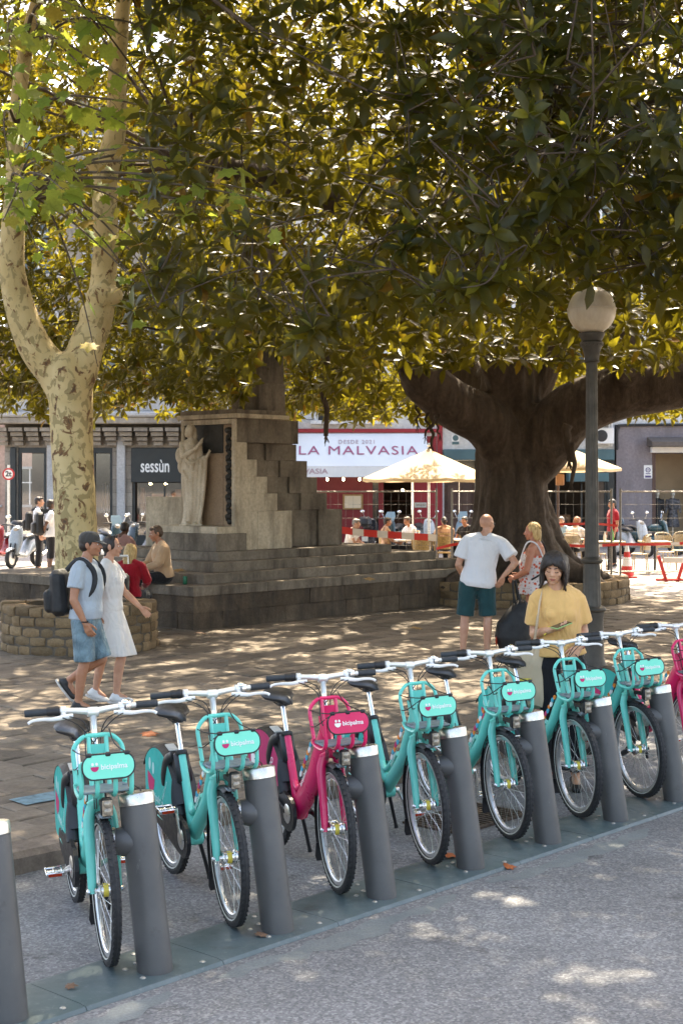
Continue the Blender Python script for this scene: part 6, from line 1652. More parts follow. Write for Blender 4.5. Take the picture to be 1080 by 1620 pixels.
fence_panel(-1.4, 2.08, FD, 'wire mesh fence panel between the monument steps and the beige parasol'); fence_panel(2.42, 5.92, FD + .05, 'wire mesh fence panel behind the fig tree and the lamp post'); fence_panel(6.10, 9.5, FD - .05, 'wire mesh fence panel at the right edge beyond the traffic cone')
# ---- red and white tape, cone, barrier
MT['tapered'] = simple('tape_red', (.55, .03, .02), .5, 0, .05, 5); MT['tapewhite'] = simple('tape_white', (.66, .58, .50), .5, 0, .05, 5)
def tape(label, pts, w, step, ratio=.5):
    m = MB(); P_ = cr(pts, 24); L = 0; m.cur = 0
    for a, b in zip(P_, P_[1:]):
        L += (b - a).length; m.cur = 0 if (L / step) % 1 < ratio else 1
        tw_ = Vector((0, .02 * math.sin(L * 1.7), 0)); n = Vector((0, 0, w / 2))
        m.add([a - n - tw_, b - n - tw_, b + n + tw_, a + n + tw_], [(0, 1, 2, 3)])
    o = m.build('barrier_tape', [MT['tapered'], MT['tapewhite']], None, False); tag(o, label, 'barrier tape')
def tp(px, py, d): return Vector(((px - 540) / 2250 * d, d, CAM_H + (767 - py) / 2250 * d))
tape('broad red and white tape sagging from the monument to the silver fence posts', [tp(536, 838, 31), tp(575, 843, 31), tp(630, 847, 31), tp(690, 851, 31)], .15, .55, .55)
tape('red tape strip tied between the fence posts behind the bald man', [tp(690, 868, 31), tp(715, 862, 31.1), tp(745, 858, 31)], .06, .9, .85)
tape('upper strip of red tape between fig trunk and lamp post', [tp(868, 830, 31), tp(905, 829, 31), tp(945, 829, 31), tp(976, 832, 31)], .05, 1.1, .9)
tape('lower strip of red tape right of the fig trunk', [tp(880, 861, 31), tp(925, 864, 31), tp(978, 861, 31)], .06, 1.0, .85)
tape('red tape running from the fence posts to the right edge past the cone', [tp(980, 861, 30.9), tp(1030, 861, 30.9), tp(1090, 859, 30.9)], .06, 1.3, .85)
t = thing('traffic_cone', 'red and white traffic cone standing at the pair of fence posts', 'traffic cone', ground_at(991, 31.9))
m = MB(); m.box((0, 0, .02), (.40, .40, .04), bev=.012); m.build('base', MT['tapered'], t, False)
pz_ = (0.04, .26, .46, .58, .74)
for i in range(4):
    r0 = .155 - .165 * pz_[i]; r1 = .155 - .165 * pz_[i + 1]; m = MB(); m.lathe([(r0, pz_[i]), (r1, pz_[i + 1])] + ([(r1 * .5, pz_[i + 1] + .005)] if i == 3 else []), 24); m.build('band', MT['tapered'] if i % 2 == 0 else MT['white'], t)
t = thing('road_barrier', 'low red and white barrier leg standing on the pale paving at the right edge', 'barrier', ground_at(1062, 30.6))
for s in (-1, 1):
    m = MB(); m.box((.20 * s, 0, .26), (.07, .05, .62), (0, .30 * s, 0), bev=.008); m.build('leg', MT['tapered'], t, False)
m = MB(); m.box((.02, -.03, .46), (.42, .04, .12), bev=.008); m.build('board', MT['tapewhite'], t, False); m = MB(); m.box((.0, 0, .04), (.7, .10, .06), bev=.02); m.build('foot', MT['tapered'], t, False)
# ================================================================ people
def skinmat(name, col):
    m, nt, b = newmat(name); v = coords(nt)
    d = (col[0] * .82, col[1] * .72, col[2] * .66)
    nt.links.new(_ramp(nt, _noise(nt, 14, 4, .6, v), [(.3, d), (.7, col)]), b.inputs['Base Color'])
    b.inputs['Roughness'].default_value = .48; b.inputs['Subsurface Weight'].default_value = .12; b.inputs['Subsurface Radius'].default_value = (.02, .008, .004)
    nt.links.new(_bump(nt, _noise(nt, 160, 2, .5, v), .12, .002), b.inputs['Normal']); return m
SK = {k: skinmat('skin_' + k, c) for k, c in (('tan', (.45, .22, .125)), ('light', (.57, .32, .21)), ('red', (.50, .22, .13)), ('dark', (.13, .065, .04)), ('olive', (.62, .35, .215)))}
def hairmat(name, c1, c2):
    m, nt, b = newmat(name); v = coords(nt, 'Object', (1, 1, .16))
    nt.links.new(_ramp(nt, _noise(nt, 70, 4, .6, v), [(.35, c1), (.65, c2)]), b.inputs['Base Color']); b.inputs['Roughness'].default_value = .52
    nt.links.new(_bump(nt, _noise(nt, 90, 3, .6, v), .8, .01), b.inputs['Normal']); return m
HR = {'dark': hairmat('dark_hair', (.010, .007, .006), (.035, .022, .016)), 'brown': hairmat('brown_hair', (.05, .028, .016), (.12, .07, .04)), 'blond': hairmat('blond_hair', (.36, .22, .07), (.66, .47, .20)), 'grey': hairmat('grey_hair', (.12, .11, .10), (.30, .28, .26)), 'auburn': hairmat('auburn_hair', (.20, .07, .03), (.36, .15, .06))}
EYEW = simple('eye_white', (.72, .70, .66), .25, 0, 0); IRIS = simple('iris_brown', (.05, .025, .015), .2, 0, 0); LIP = simple('lips', (.42, .14, .10), .5, 0, .05, 30); BROW = simple('brow_hair', (.025, .016, .012), .7, 0, 0)
SHOEW = simple('white_canvas_shoe', (.72, .72, .70), .6, 0, .05, 20); SHOEB = simple('black_shoe', (.018, .017, .018), .55, 0, .1, 20); SOLE = simple('pale_sole', (.55, .52, .48), .7, 0, .1, 20)
def V3(*a): return Vector(a)
def hand_shape(w, d, up, side, curl, size, spread=.12, thumb=.6):
    """hand from wrist w along d; up = back of the hand; side=+1 if the thumb lies on the d x up side"""
    d = d.normalized(); up = (up - d * up.dot(d)).normalized(); sx = d.cross(up).normalized() * side     # towards the thumb
    m = MB(); s = size
    m.capsule(w - d * .02 * s, .024 * s, w + d * .02 * s, .025 * s, 12)
    for k in (-1, -.33, .33, 1): m.capsule(w + d * .015 * s + sx * .014 * k * s, .014 * s, w + d * .082 * s + sx * .029 * k * s, .0125 * s, 10)
    for k, L, r in ((1, .072, .0095), (.33, .082, .0098), (-.33, .076, .0094), (-1, .058, .0085)):
        p = w + d * .082 * s + sx * .029 * k * s; a = 0; dd = (d + sx * spread * k * .6).normalized()
        for q, f in enumerate((.46, .31, .23)):
            a += curl * (.75, 1.0, .8)[q]; dv = dd * math.cos(a) - up * math.sin(a); p2 = p + dv * L * f * s * 1.05
            m.capsule(p, r * s * (1 - .08 * q), p2, r * s * (.92 - .08 * q), 10); p = p2
    p = w + d * .018 * s + sx * .024 * s - up * .004 * s; dv = (d * .62 + sx * (.75 - thumb * .5) - up * .30 * thumb).normalized()
    for L, r in ((.040, .0125), (.032, .0105), (.026, .0092)):
        p2 = p + dv * L * s; m.capsule(p, r * s, p2, r * .93 * s, 10); p = p2; dv = (dv + d * .25 - sx * .25 * thumb - up * .12 * thumb).normalized()
    return m
def head_frame(c, yaw, pitch, roll=0):
    return Matrix.Translation(c) @ Matrix.Rotation(yaw, 4, 'Z') @ Matrix.Rotation(pitch, 4, 'X') @ Matrix.Rotation(roll, 4, 'Y')
def person(label, loc, rz, H, J=None, skin='light', top=None, bottom=None, shoes=SHOEB, hair=('short', 'dark'), look=(0, 0, 0), fem=False, fat=1.0, fine=True, hands=None, lids=False, group=None, spine=None, name='person'):
    """facing -Y in its own axes, the person's left hand towards +X"""
    t = thing(name, label, 'person', loc, rz, group); k = H / 1.75; J = J or {}
    sw = (.178 if fem else .20) * k; hw = .092 * k
    D = dict(pelvis=V3(0, 0, .93 * k), neck=V3(0, .015 * k, 1.46 * k), head=V3(0, -.012 * k, 1.625 * k))
    for s, n_ in ((1, 'L'), (-1, 'R')):
        D['sh' + n_] = V3(sw * s, .012 * k, 1.405 * k); D['el' + n_] = V3((sw + .055 * k) * s, .04 * k, 1.11 * k); D['wr' + n_] = V3((sw + .065 * k) * s, -.05 * k, .865 * k)
        D['hip' + n_] = V3(hw * s, 0, .90 * k); D['kn' + n_] = V3(hw * 1.05 * s, -.015 * k, .49 * k); D['an' + n_] = V3(hw * 1.1 * s, .02 * k, .085 * k); D['toe' + n_] = V3(0, -1, -.12)
    for a, b in J.items(): D[a] = Vector(b)
    vx = .0105 if fine else .019
    # ---- body
    m = MB()
    def torso(mb, inflate, lo=0.0, hi=1.0, n=26, tail=0.0, loose=0.0):
        P0, P1 = D['pelvis'], D['neck']; ax = (P1 - P0); L = ax.length; sv = (D['shL'] - D['shR']); sv.z *= .6; sv = sv.normalized(); hv = (D['hipL'] - D['hipR']).normalized()
        prof = [(-.14, .150, .115, .0), (-.04, .172, .125, .005), (.10, .165, .118, .0), (.30, .142 if not fem else .128, .108, -.004), (.52, .158 if not fem else .142, .118, -.012), (.72, .176 if not fem else .152, .122, -.012), (.86, .182 if not fem else .158, .105, .0), (.95, .120, .080, .008), (1.03, .062, .060, .008)]
        rings = []
        for (q, rx, ry, oy) in prof:
            if q < lo or q > hi: continue
            f = min(1, max(0, q)); xv = (hv * (1 - f) + sv * f).normalized(); av = ax.normalized(); yv = av.cross(xv).normalized(); xv = yv.cross(av)
            e = inflate + loose * (1 - f); bell = (fat - 1) * (1.0 if .0 <= q < .6 else .5)
            belly = -.035 * k * bell * 2 if .1 <= q <= .55 else 0
            c = P0 + ax * q + yv * (oy * k + belly)
            rings.append([c + xv * ((rx * k * (1 + bell) + e) * math.cos(2 * math.pi * j / n)) + yv * ((ry * k * (1 + bell * 1.3) + e) * math.sin(2 * math.pi * j / n)) for j in range(n)])
        mb.loft(rings)
    torso(m, -.008 * k)
    if fem:
        for s in (-1, 1):
            c = D['pelvis'].lerp(D['neck'], .66) + (D['shL'] - D['shR']).normalized() * .068 * k * s; fw = (D['neck'] - D['pelvis']).normalized().cross((D['shL'] - D['shR']).normalized()); m.ell(c - fw * .098 * k, (.058 * k * fat, .05 * k * fat, .058 * k * fat))
    nk = D['neck']; hd = D['head']
    m.capsule(nk - V3(0, 0, .03 * k), .060 * k, hd + V3(0, .02 * k, -.06 * k), .050 * k * (1 if not fem else .9), 14)
    g = fat ** .6
    for n_ in 'LR':
        a, b, c = D['sh' + n_], D['el' + n_], D['wr' + n_]; am = .92 if fem else 1.0
        m.capsule(nk + V3((.028 if a.x > nk.x else -.028) * k, .012 * k, .03 * k), .040 * k, nk + (a - nk) * .55 + V3(0, .008 * k, .012 * k), .046 * k)
        m.capsule(a - (a - nk).normalized() * .02 * k, .051 * k * g * am, a.lerp(b, .45), .047 * k * g * am); m.capsule(a.lerp(b, .45), .047 * k * g * am, b, .038 * k * g * am); m.capsule(b, .040 * k * g * am, b.lerp(c, .35), .040 * k * g * am); m.capsule(b.lerp(c, .35), .040 * k * g * am, c, .0265 * k)
        m.capsule(nk + (a - nk) * .25 + V3(0, 0, .01 * k), .05 * k, a + V3(0, 0, .0), .052 * k * g * am)
        a, b, c = D['hip' + n_], D['kn' + n_], D['an' + n_]; bk = ((a - b).normalized().cross((D['hipL'] - D['hipR']).normalized()))
        m.capsule(a, .090 * k * g, a.lerp(b, .5), .074 * k * g); m.capsule(a.lerp(b, .5), .074 * k * g, b, .053 * k); m.capsule(b, .053 * k, b.lerp(c, .3) - V3(*D['toe' + n_]).normalized() * .012 * k, .055 * k); m.capsule(b.lerp(c, .3) - V3(*D['toe' + n_]).normalized() * .012 * k, .055 * k, c, .034 * k)
        m.capsule(c, .036 * k, c + D['toe' + n_].normalized() * .10 * k - V3(0, 0, .03 * k), .03 * k)
    HF = head_frame(hd, *look) @ Matrix.Scale(k * (1.0 if not fem else .95), 4)
    hm = MB(); hm.M = HF
    hm.ell((0, .014, .028), (.076, .094, .088), None, 24, 16); hm.ell((0, -.020, -.018), (.066, .074, .092), None, 24, 16); hm.ell((0, -.034, -.070), (.050, .050, .040), None, 18, 10); hm.ell((0, -.066, -.095), (.022, .022, .018))
    hm.capsule((0, -.086, .012), .0095, (0, -.108, -.022), .0135, 12); hm.ell((.010, -.094, -.026), (.010, .010, .008)); hm.ell((-.010, -.094, -.026), (.010, .010, .008))
    hm.capsule((-.034, -.074, .024), .013, (.034, -.074, .024), .013); hm.ell((.040, -.058, -.024), (.024, .022, .024)); hm.ell((-.040, -.058, -.024), (.024, .022, .024))
    hm.ell((0, -.082, -.052), (.026, .016, .013)); hm.ell((0, -.080, -.064), (.021, .015, .009))
    for s in (-1, 1): hm.ell((.077 * s, .010, -.008), (.012, .022, .034), (0, .15 * s, .3 * s)); hm.ell((.030 * s, -.076, .004), (.0165, .011, .0125))
    hm.M = Matrix.Identity(4); hm.capsule(hd + V3(0, .02 * k, -.09 * k), .046 * k, hd + V3(0, .02 * k, -.03 * k), .05 * k)
    v, f = remesh(m, vx * 1.15, 2); B = MB(); B.add(v, f); v, f = remesh(hm, (.0055 if fine else .012), 2, .4); B.add(v, f)
    for i, n_ in enumerate('LR'):
        b, w = D['el' + n_], D['wr' + n_]; hh = (hands or {}).get(n_, {}); d_ = Vector(hh.get('d', (w - b))).normalized(); up = Vector(hh.get('up', (1 if n_ == 'L' else -1, .15, .1)))
        x = hand_shape(w, d_, up, hh.get('side', 1 if n_ == 'L' else -1), hh.get('curl', .38), k * (1.0 if not fem else .93) * 1.02, thumb=hh.get('thumb', .6))
        v, f = remesh(x, .0050 if fine else .010, 1, .4); B.add(v, f)
    body = B.build('body', SK[skin], t, True, 0)
    # ---- face
    def fc(name, mat, fn):
        q = MB(); q.M = HF; fn(q); return q.build(name, mat, body)
    for s in (-1, 1):
        if not lids:
            fc('eye', EYEW, lambda q: q.ell((.030 * s, -.081, .005), (.0125, .0095, .0075), None, 12, 8)); fc('iris', IRIS, lambda q: q.ell((.030 * s, -.0885, .005), (.0055, .003, .0058), None, 10, 6))
        else: fc('eyelash', BROW, lambda q: q.tube(cr([(.016 * s, -.0875, .001), (.029 * s, -.0905, -.0035), (.044 * s, -.080, .001)], 4), .0024, 6))
        fc('eyebrow', BROW, lambda q: q.tube(cr([(.012 * s, -.090, .026), (.030 * s, -.089, .032), (.048 * s, -.074, .026)], 4), lerps([.0034, .0036, .0018], 4), 6))
    fc('mouth', LIP, lambda q: (q.tube(cr([(-.024, -.088, -.058), (-.008, -.0965, -.0545), (0, -.0965, -.0565), (.008, -.0965, -.0545), (.024, -.088, -.058)], 3), lerps([.002, .0045, .0035, .0045, .002], 3), 6), q.tube(cr([(-.022, -.088, -.0595), (0, -.0955, -.0655), (.022, -.088, -.0595)], 4), lerps([.002, .0052, .002], 4), 6)))
    # ---- hair
    kind, hc = hair; q = MB(); q.M = HF; rh = random.Random(len(label))
    if kind == 'short':
        q.ell((0, .026, .036), (.082, .094, .088), None, 24, 14); q.ell((0, .050, -.005), (.077, .068, .07)); q.ell((0, -.045, .082), (.058, .04, .034))
        for s in (-1, 1): q.ell((.070 * s, .006, .03), (.014, .04, .045))
    elif kind == 'bob':
        q.ell((0, .024, .044), (.086, .097, .090), None, 24, 14); q.ell((0, .055, -.03), (.076, .058, .10))
        for s in (-1, 1):
            for i in range(6):       # curtain fringe, parted in the middle
                f = i / 5; x1 = s * (.010 + .072 * f); zf = .050 - .075 * f ** 1.6
                q.tube(cr([(s * .006 + .012 * f * s, .0, .130), (x1 * .62, -.066 + .012 * f, .108), (x1, -.094 + .032 * f, .074 - .03 * f), (x1 * 1.08 + s * .004, -.098 + .036 * f, zf)], 4), lerps([.012, .013, .011, .004], 4), 7)
        for s in (-1, 1):
            for i in range(8):
                y0 = -.046 + .020 * i; wv_ = .007 * math.sin(i * 2.1 + s); q.tube(cr([(.050 * s, y0 * .5, .10), (.084 * s, y0, .05), ((.087 + wv_) * s, y0, -.03), ((.086 + wv_ * 1.6) * s, y0 - .006, -.10), ((.094 - wv_ * 2 + .012 * (i % 2)) * s, y0 - .012 + wv_, -.158 - .016 * ((i * 5) % 3))], 4), lerps([.014, .016, .0165, .014, .004], 4), 7)
        for i in range(7): a = -1 + 2 * i / 6; q.tube(cr([(.06 * a, .09, .08), (.085 * a, .105, -.03), (.085 * a, .09, -.15)], 4), lerps([.025, .026, .010], 4), 8)
    elif kind == 'messy':
        q.ell((0, .030, .040), (.088, .095, .090), None, 20, 12); q.ell((0, .055, -.02), (.082, .062, .085))
        for i in range(70):
            a = rh.uniform(0, 2 * math.pi); e = rh.uniform(-.5, 1.4); d = V3(math.cos(a) * math.cos(e), math.sin(a) * math.cos(e), math.sin(e))
            if d.y < -.45 and d.z < .75: continue
            p = V3(d.x * .082, .028 + d.y * .09, .036 + d.z * .086); q.tube([p * .96, p + d * .012 + V3(0, 0, .0), p + d * .018 + V3(rh.uniform(-.02, .02), rh.uniform(-.01, .02), -.028)], [.013, .010, .003], 6)
        for i in range(14):
            a = R(5 + 170 * i / 13); x, y = .080 * math.cos(a), .028 + .082 * math.sin(a); q.tube(cr([(x * .9, y * .9, .06), (x * 1.04, y * 1.04, -.01), (x * 1.0, y * 1.02, -.07), (x * .85, y * .98 + .006, -.115 - .02 * (i % 3))], 4), lerps([.02, .020, .017, .004], 4), 7)
    elif kind == 'long':
        q.ell((0, .022, .042), (.084, .096, .084), None, 20, 12)
        for i in range(18):
            a = R(-20 + 220 * i / 17); x, y = .080 * math.cos(a), .020 + .078 * math.sin(a)
            q.tube(cr([(x * .6, .02 + y * .4, .11), (x, y, .03), (x * 1.08, y * 1.12 + .01, -.10), (x * 1.0, y * 1.1 + .02, -.22), (x * .9, y + .03, -.33 - .03 * (i % 3))], 4), lerps([.02, .024, .024, .022, .006], 4), 7)
    elif kind == 'bun':
        q.ell((0, .022, .036), (.080, .094, .086), None, 20, 12); q.ell((0, .045, .0), (.074, .066, .08)); q.ell((0, .115, .01), (.038, .034, .038)); q.ell((0, .06, -.09), (.045, .03, .05))
        for s in (-1, 1): q.ell((.070 * s, .0, .02), (.012, .05, .055))
    if kind not in ('bald',):
        v, f = remesh(q, .0056 if fine else .014, 0 if fine else 1, .4); x = MB(); x.add(v, f); x.build('hair', HR[hc], body, True, 0)
    # ---- clothes
    if top:
        q = MB(); e = top.get('e', .012) * k; torso(q, e, top.get('lo', -.10), top.get('hi', .97), 30, 0, top.get('loose', 0) * k)
        if fem:
            for s in (-1, 1):
                c = D['pelvis'].lerp(D['neck'], .66) + (D['shL'] - D['shR']).normalized() * .066 * k * s; fw = (D['neck'] - D['pelvis']).normalized().cross((D['shL'] - D['shR']).normalized()); q.ell(c - fw * .098 * k, (.064 * k * fat, .056 * k * fat, .062 * k * fat))
        if top.get('hi', .97) > .9: q.ell(nk + V3(0, -.004 * k, -.050 * k), (.105 * k, .088 * k, .062 * k))
        sl = top.get('sleeve', .55)
        if sl > 0:
            fl = top.get('flare', .012)
            for n_ in 'LR':
                a, b, c = D['sh' + n_], D['el' + n_], D['wr' + n_]; am = (.92 if fem else 1.0) * g
                q.capsule(nk + (a - nk) * .3, .05 * k + e, a - (a - nk).normalized() * .012 * k, .050 * k * am + e); q.capsule(nk + (a - nk) * .30 + V3(0, .010 * k, .022 * k), .044 * k + e * .6, nk + (a - nk) * .6 + V3(0, .008 * k, .012 * k), .046 * k + e * .7)
                p = a.lerp(b, min(1, sl)); q.tube([a + (a - b).normalized() * .006 * k, a.lerp(b, min(1, sl) * .5), p], [.052 * k * am + e, .054 * k * am + e + fl * .5 * k, .050 * k * am + e + fl * k], 16)
                if sl > 1: q.capsule(a.lerp(b, .8), .046 * k * am + e, b, .044 * k * am + e); q.tube([b, b.lerp(c, .45), b.lerp(c, sl - 1)], [.044 * k * am + e, .042 * k * am + e, .034 * k + e], 14)
        if top.get('hem'):
            for (c, rx, ry, z0, z1) in top['hem']: pass
        v, f = remesh(q, vx, 2); x = MB(); x.add(v, f); sh = x.build(top.get('name', 'shirt'), top['mat'], body, True, 0)
        if top.get('collar'):
            x = MB(); n = 20; ax = (hd - nk).normalized(); x.tube([nk + V3(.078 * k * math.cos(2 * math.pi * i / n), .0 * k + .074 * k * math.sin(2 * math.pi * i / n), -.014 * k + .022 * k * math.sin(2 * math.pi * i / n)) for i in range(n)], .011 * k, 8, False, None, True); x.build('collar', top['mat'], sh)
    if bottom:
        q = MB(); kind = bottom['kind']; L = bottom.get('len', .9); e = bottom.get('e', .016) * k; P0 = D['pelvis']
        if kind in ('shorts', 'trousers'):
            hv = (D['hipL'] - D['hipR']).normalized()
            q.ell(P0 + V3(0, .005, .0), (.170 * k * fat + e * .4, .122 * k * fat + e * .4, .125 * k))
            for n_ in 'LR':
                a, b, c = D['hip' + n_], D['kn' + n_], D['an' + n_]
                if L <= 1: q.tube([a + V3(0, 0, .05 * k), a, a.lerp(b, L * .5), a.lerp(b, L)], [.085 * k * g, .096 * k * g + e, .084 * k * g + e, .072 * k * g + e * bottom.get('fl', 1.5)], 18)
                else: q.capsule(a, .093 * k * g + e * .6, b, .062 * k + e * .6); q.tube([b + (a - b) * .02, b.lerp(c, .4), b.lerp(c, min(.97, L - 1))], [.062 * k + e * .6, .058 * k + e, .046 * k + e], 16)
        else:     # skirt or dress: one flared tube from the waist
            n = 36; rings = []; kn = (D['knL'] + D['knR']) / 2; W0 = P0 + V3(0, 0, .16 * k)
            for q_ in range(9):
                f = q_ / 8; c = W0.lerp(P0, min(1, f * 3)) if f < .33 else P0.lerp(kn, (f - .33) / .67 * L); rx = (.135 + .05 * min(1, f * 2.5) + bottom.get('flare', .03) * f) * k * fat; ry = (.105 + .035 * min(1, f * 2.5) + bottom.get('flare', .03) * f) * k * fat
                if f > .33: rx += abs((D['knL'] - D['knR']).x) * .25 * (f - .33); ry += abs((D['knL'] - D['knR']).y) * .40 * (f - .33)
                rings.append([c + V3(rx * (1 + .05 * f * math.sin(7 * 2 * math.pi * j / n)) * math.cos(2 * math.pi * j / n), ry * (1 + .05 * f * math.sin(7 * 2 * math.pi * j / n)) * math.sin(2 * math.pi * j / n), 0) for j in range(n)])
            q.loft(rings)
        v, f = remesh(q, vx, 2); x = MB(); x.add(v, f); x.build(bottom.get('name', kind), bottom['mat'], body, True, 0)
    for n_ in 'LR':
        if not shoes: break
        c = D['an' + n_]; d = D['toe' + n_].normalized(); up = (V3(0, 0, 1) - d * d.z).normalized(); q = MB(); sx = d.cross(up)
        mt = Matrix((sx, d, up)).transposed()
        q.ell(c + d * .055 * k - up * .045 * k, (.048 * k, .135 * k, .034 * k), mt); q.ell(c + d * .0 - up * .020 * k, (.045 * k, .062 * k, .050 * k), mt); q.ell(c + d * .13 * k - up * .050 * k, (.046 * k, .058 * k, .028 * k), mt)
        v, f = remesh(q, .011 if fine else .018, 1); x = MB(); x.add(v, f); so = x.build('shoe', shoes, body, True, 0)
        q = MB(); n = 18; rings = []
        for z in (-.088, -.068): rings.append([c + mt @ V3(.047 * k * math.cos(a) * (1 - .12 * math.sin(a)), .055 * k + .142 * k * math.sin(a), z * k) for a in [2 * math.pi * j / n for j in range(n)]])
        q.loft(rings); q.build('sole', SOLE, so, True, 40)
    return t, D, body, HF
def add(parent, name, mat, mb, smooth=True): return mb.build(name, mat, parent, smooth)
def backpack(label, owner_loc, rz, c, s, mat, straps, tilt=0):
    t = thing('backpack', label, 'backpack', owner_loc, rz); q = MB()
    q.box(c, (.30 * s, .17 * s, .44 * s), (tilt, 0, 0), bev=.05 * s, taper=.88); q.box((c[0], c[1] + .10 * s, c[2] - .08 * s), (.24 * s, .08 * s, .22 * s), (tilt, 0, 0), bev=.03 * s)
    v, f = remesh(q, .012, 3); x = MB(); x.add(v, f); x.build('bag', mat, t, True, 0)
    for p in straps: q = MB(); q.tube(cr(p, 5), .016 * s, 8, True, (1.6, .5)); q.build('strap', mat, t)
    return t
W = {}
W['grey_tee'] = cloth('pale_blue_grey_cotton', (.42, .47, .52), .06); W['denim'] = cloth('washed_denim', (.10, .165, .20), .28, 14, .7, .9, (.19, .27, .31)); W['white'] = cloth('white_cotton', (.74, .74, .76), .03, 8, .6); W['cream_dress'] = cloth('off_white_cotton', (.74, .70, .66), .03, 9, .6)
W['teal_shorts'] = cloth('dark_teal_cotton', (.018, .060, .066), .12); W['ochre'] = cloth('ochre_cotton', (.70, .42, .15), .05, 8, .7); W['black'] = cloth('black_cotton', (.014, .014, .016), .15); W['blackbag'] = simple('black_nylon', (.012, .012, .013), .6, 0, .15, 8, bump=.3, bscale=30)
W['beige'] = cloth('beige_cotton', (.50, .33, .19), .08, 9, .6); W['red'] = cloth('red_cotton', (.30, .008, .018), .1); W['pinkish'] = cloth('dusty_pink_cotton', (.36, .20, .17), .08); W['canvas'] = cloth('natural_canvas', (.58, .47, .32), .06, 5, .4); W['orangepat'] = cloth('orange_patterned_cotton', (.30, .10, .04), .5, 9, .4, .9, (.55, .35, .22)); W['lightblue'] = cloth('light_blue_cotton', (.28, .42, .52), .08)
m, nt_, b_ = newmat('floral_cotton'); v_ = coords(nt_)
vo = nt_.nodes.new('ShaderNodeTexVoronoi'); vo.inputs['Scale'].default_value = 19; nt_.links.new(v_, vo.inputs['Vector'])
c_ = _mix(nt_, (.66, .60, .58), (.55, .09, .035), _ramp(nt_, vo.outputs['Distance'], [(.30, 1), (.40, 0)]))
vo2 = nt_.nodes.new('ShaderNodeTexVoronoi'); vo2.inputs['Scale'].default_value = 33; nt_.links.new(v_, vo2.inputs['Vector'])
c_ = _mix(nt_, c_, (.14, .03, .06), _ramp(nt_, vo2.outputs['Distance'], [(.16, 1), (.24, 0)]))
nt_.links.new(c_, b_.inputs['Base Color']); b_.inputs['Roughness'].default_value = .9; nt_.links.new(_bump(nt_, _noise(nt_, 9, 2, .5, v_, 1.2), .5, .05), b_.inputs['Normal']); W['floral'] = m
def gp(px, d, z=PZ): return Vector(((px - 540) / 2250 * d, d, z))

# ---- man in the grey cap walking right
k = 1.64 / 1.75
t, D, body, HF = person('man in grey cap, grey shirt and denim shorts walking past the plane tree', gp(136, 13.07), R(84), 1.64, dict(
    neck=(0, .0, 1.37), head=(0, -.045, 1.53), shL=(.185, -.03, 1.31), shR=(-.185, .02, 1.31), elR=(-.235, .045, 1.04), wrR=(-.215, -.055, .83), elL=(.23, .10, 1.06), wrL=(.20, -.02, .86),
    hipR=(-.09, .0, .84), knR=(-.09, -.015, .46), anR=(-.09, .045, .085), hipL=(.09, 0, .84), knL=(.09, -.13, .47), anL=(.09, .20, .26), toeL=(0, -.62, -.78), toeR=(0, -1, -.10)), 'tan',
    dict(mat=W['grey_tee'], sleeve=.62, e=.016, lo=-.10, loose=.01, name='shirt', collar=True), dict(kind='shorts', mat=W['denim'], len=.98, e=.018, name='denim_shorts'), SHOEB, ('short', 'dark'), (0, 0, 0), False, 1.10)
q = MB(); q.M = HF; q.ell((0, .014, .050), (.090, .106, .078), None, 24, 14); q.box((0, .014, -.04), (.3, .3, .06)); 
q = MB(); q.M = HF; q.loft([[Vector((rx * math.cos(2 * math.pi * j / 24), .012 + ry * math.sin(2 * math.pi * j / 24), z)) for j in range(24)] for (z, rx, ry) in ((.028, .086, .104), (.06, .088, .106), (.09, .082, .10), (.115, .066, .082), (.128, .04, .05), (.132, .01, .012))])
cap = add(body, 'cap', cloth('dark_grey_cap', (.060, .055, .050), .15), q); q = MB(); q.M = HF; q.loft([[Vector((.076 * math.sin(a) * s, -.055 - (.105 * math.cos(a)) * s, .040 - .030 * s * math.cos(a) + dz)) for a in [R(-90 + 180 * j / 12) for j in range(13)]] for (s, dz) in ((.45, .004), (.8, .004), (1.0, .0), (1.0, -.006), (.45, -.004))], False); add(cap, 'peak', cap.data.materials[0], q)
q = MB(); q.tube([(.165 * math.cos(2 * math.pi * i / 20), .005 + .125 * math.sin(2 * math.pi * i / 20), .945) for i in range(20)], .014, 6, False, None, True); add(body, 'belt', W['black'], q)
q = MB(); q.tube([D['wrR'] + V3(.031 * math.cos(2 * math.pi * i / 12), .031 * math.sin(2 * math.pi * i / 12), .012) for i in range(12)], .006, 6, False, None, True); add(body, 'bracelet', W['black'], q)
backpack('black backpack on the back of the man in the grey cap', gp(136, 13.07), R(84), (0, .235, 1.09), .98, W['blackbag'], [[(s * .10, .15, 1.30), (s * .125, .02, 1.40), (s * .135, -.115, 1.29), (s * .15, -.10, 1.12), (s * .14, .10, .96)] for s in (-1, 1)], -.08)
# ---- woman in the white dress beside him
t, D, body, HF = person('dark haired woman in a short white dress walking beside the man in the cap', gp(171, 13.6), R(86), 1.60, dict(
    neck=(0, -.0, 1.335), head=(0, -.04, 1.49), shL=(.165, -.02, 1.285), shR=(-.165, .0, 1.285), elL=(.225, -.10, 1.05), wrL=(.215, -.27, .89), elR=(-.21, .10, 1.03), wrR=(-.21, .05, .82),
    hipL=(.08, 0, .82), knL=(.08, .06, .45), anL=(.08, .14, .10), hipR=(-.08, 0, .82), knR=(-.08, -.15, .45), anR=(-.08, -.10, .085), toeL=(0, -.92, -.36), toeR=(0, -1, -.06)), 'light',
    dict(mat=W['cream_dress'], sleeve=.55, e=.012, flare=.03, hi=.95, name='dress_top'), dict(kind='dress', mat=W['cream_dress'], len=.98, flare=.03, name='dress_skirt'), SHOEW, ('bun', 'dark'), (0, 0, 0), True, 1.12)
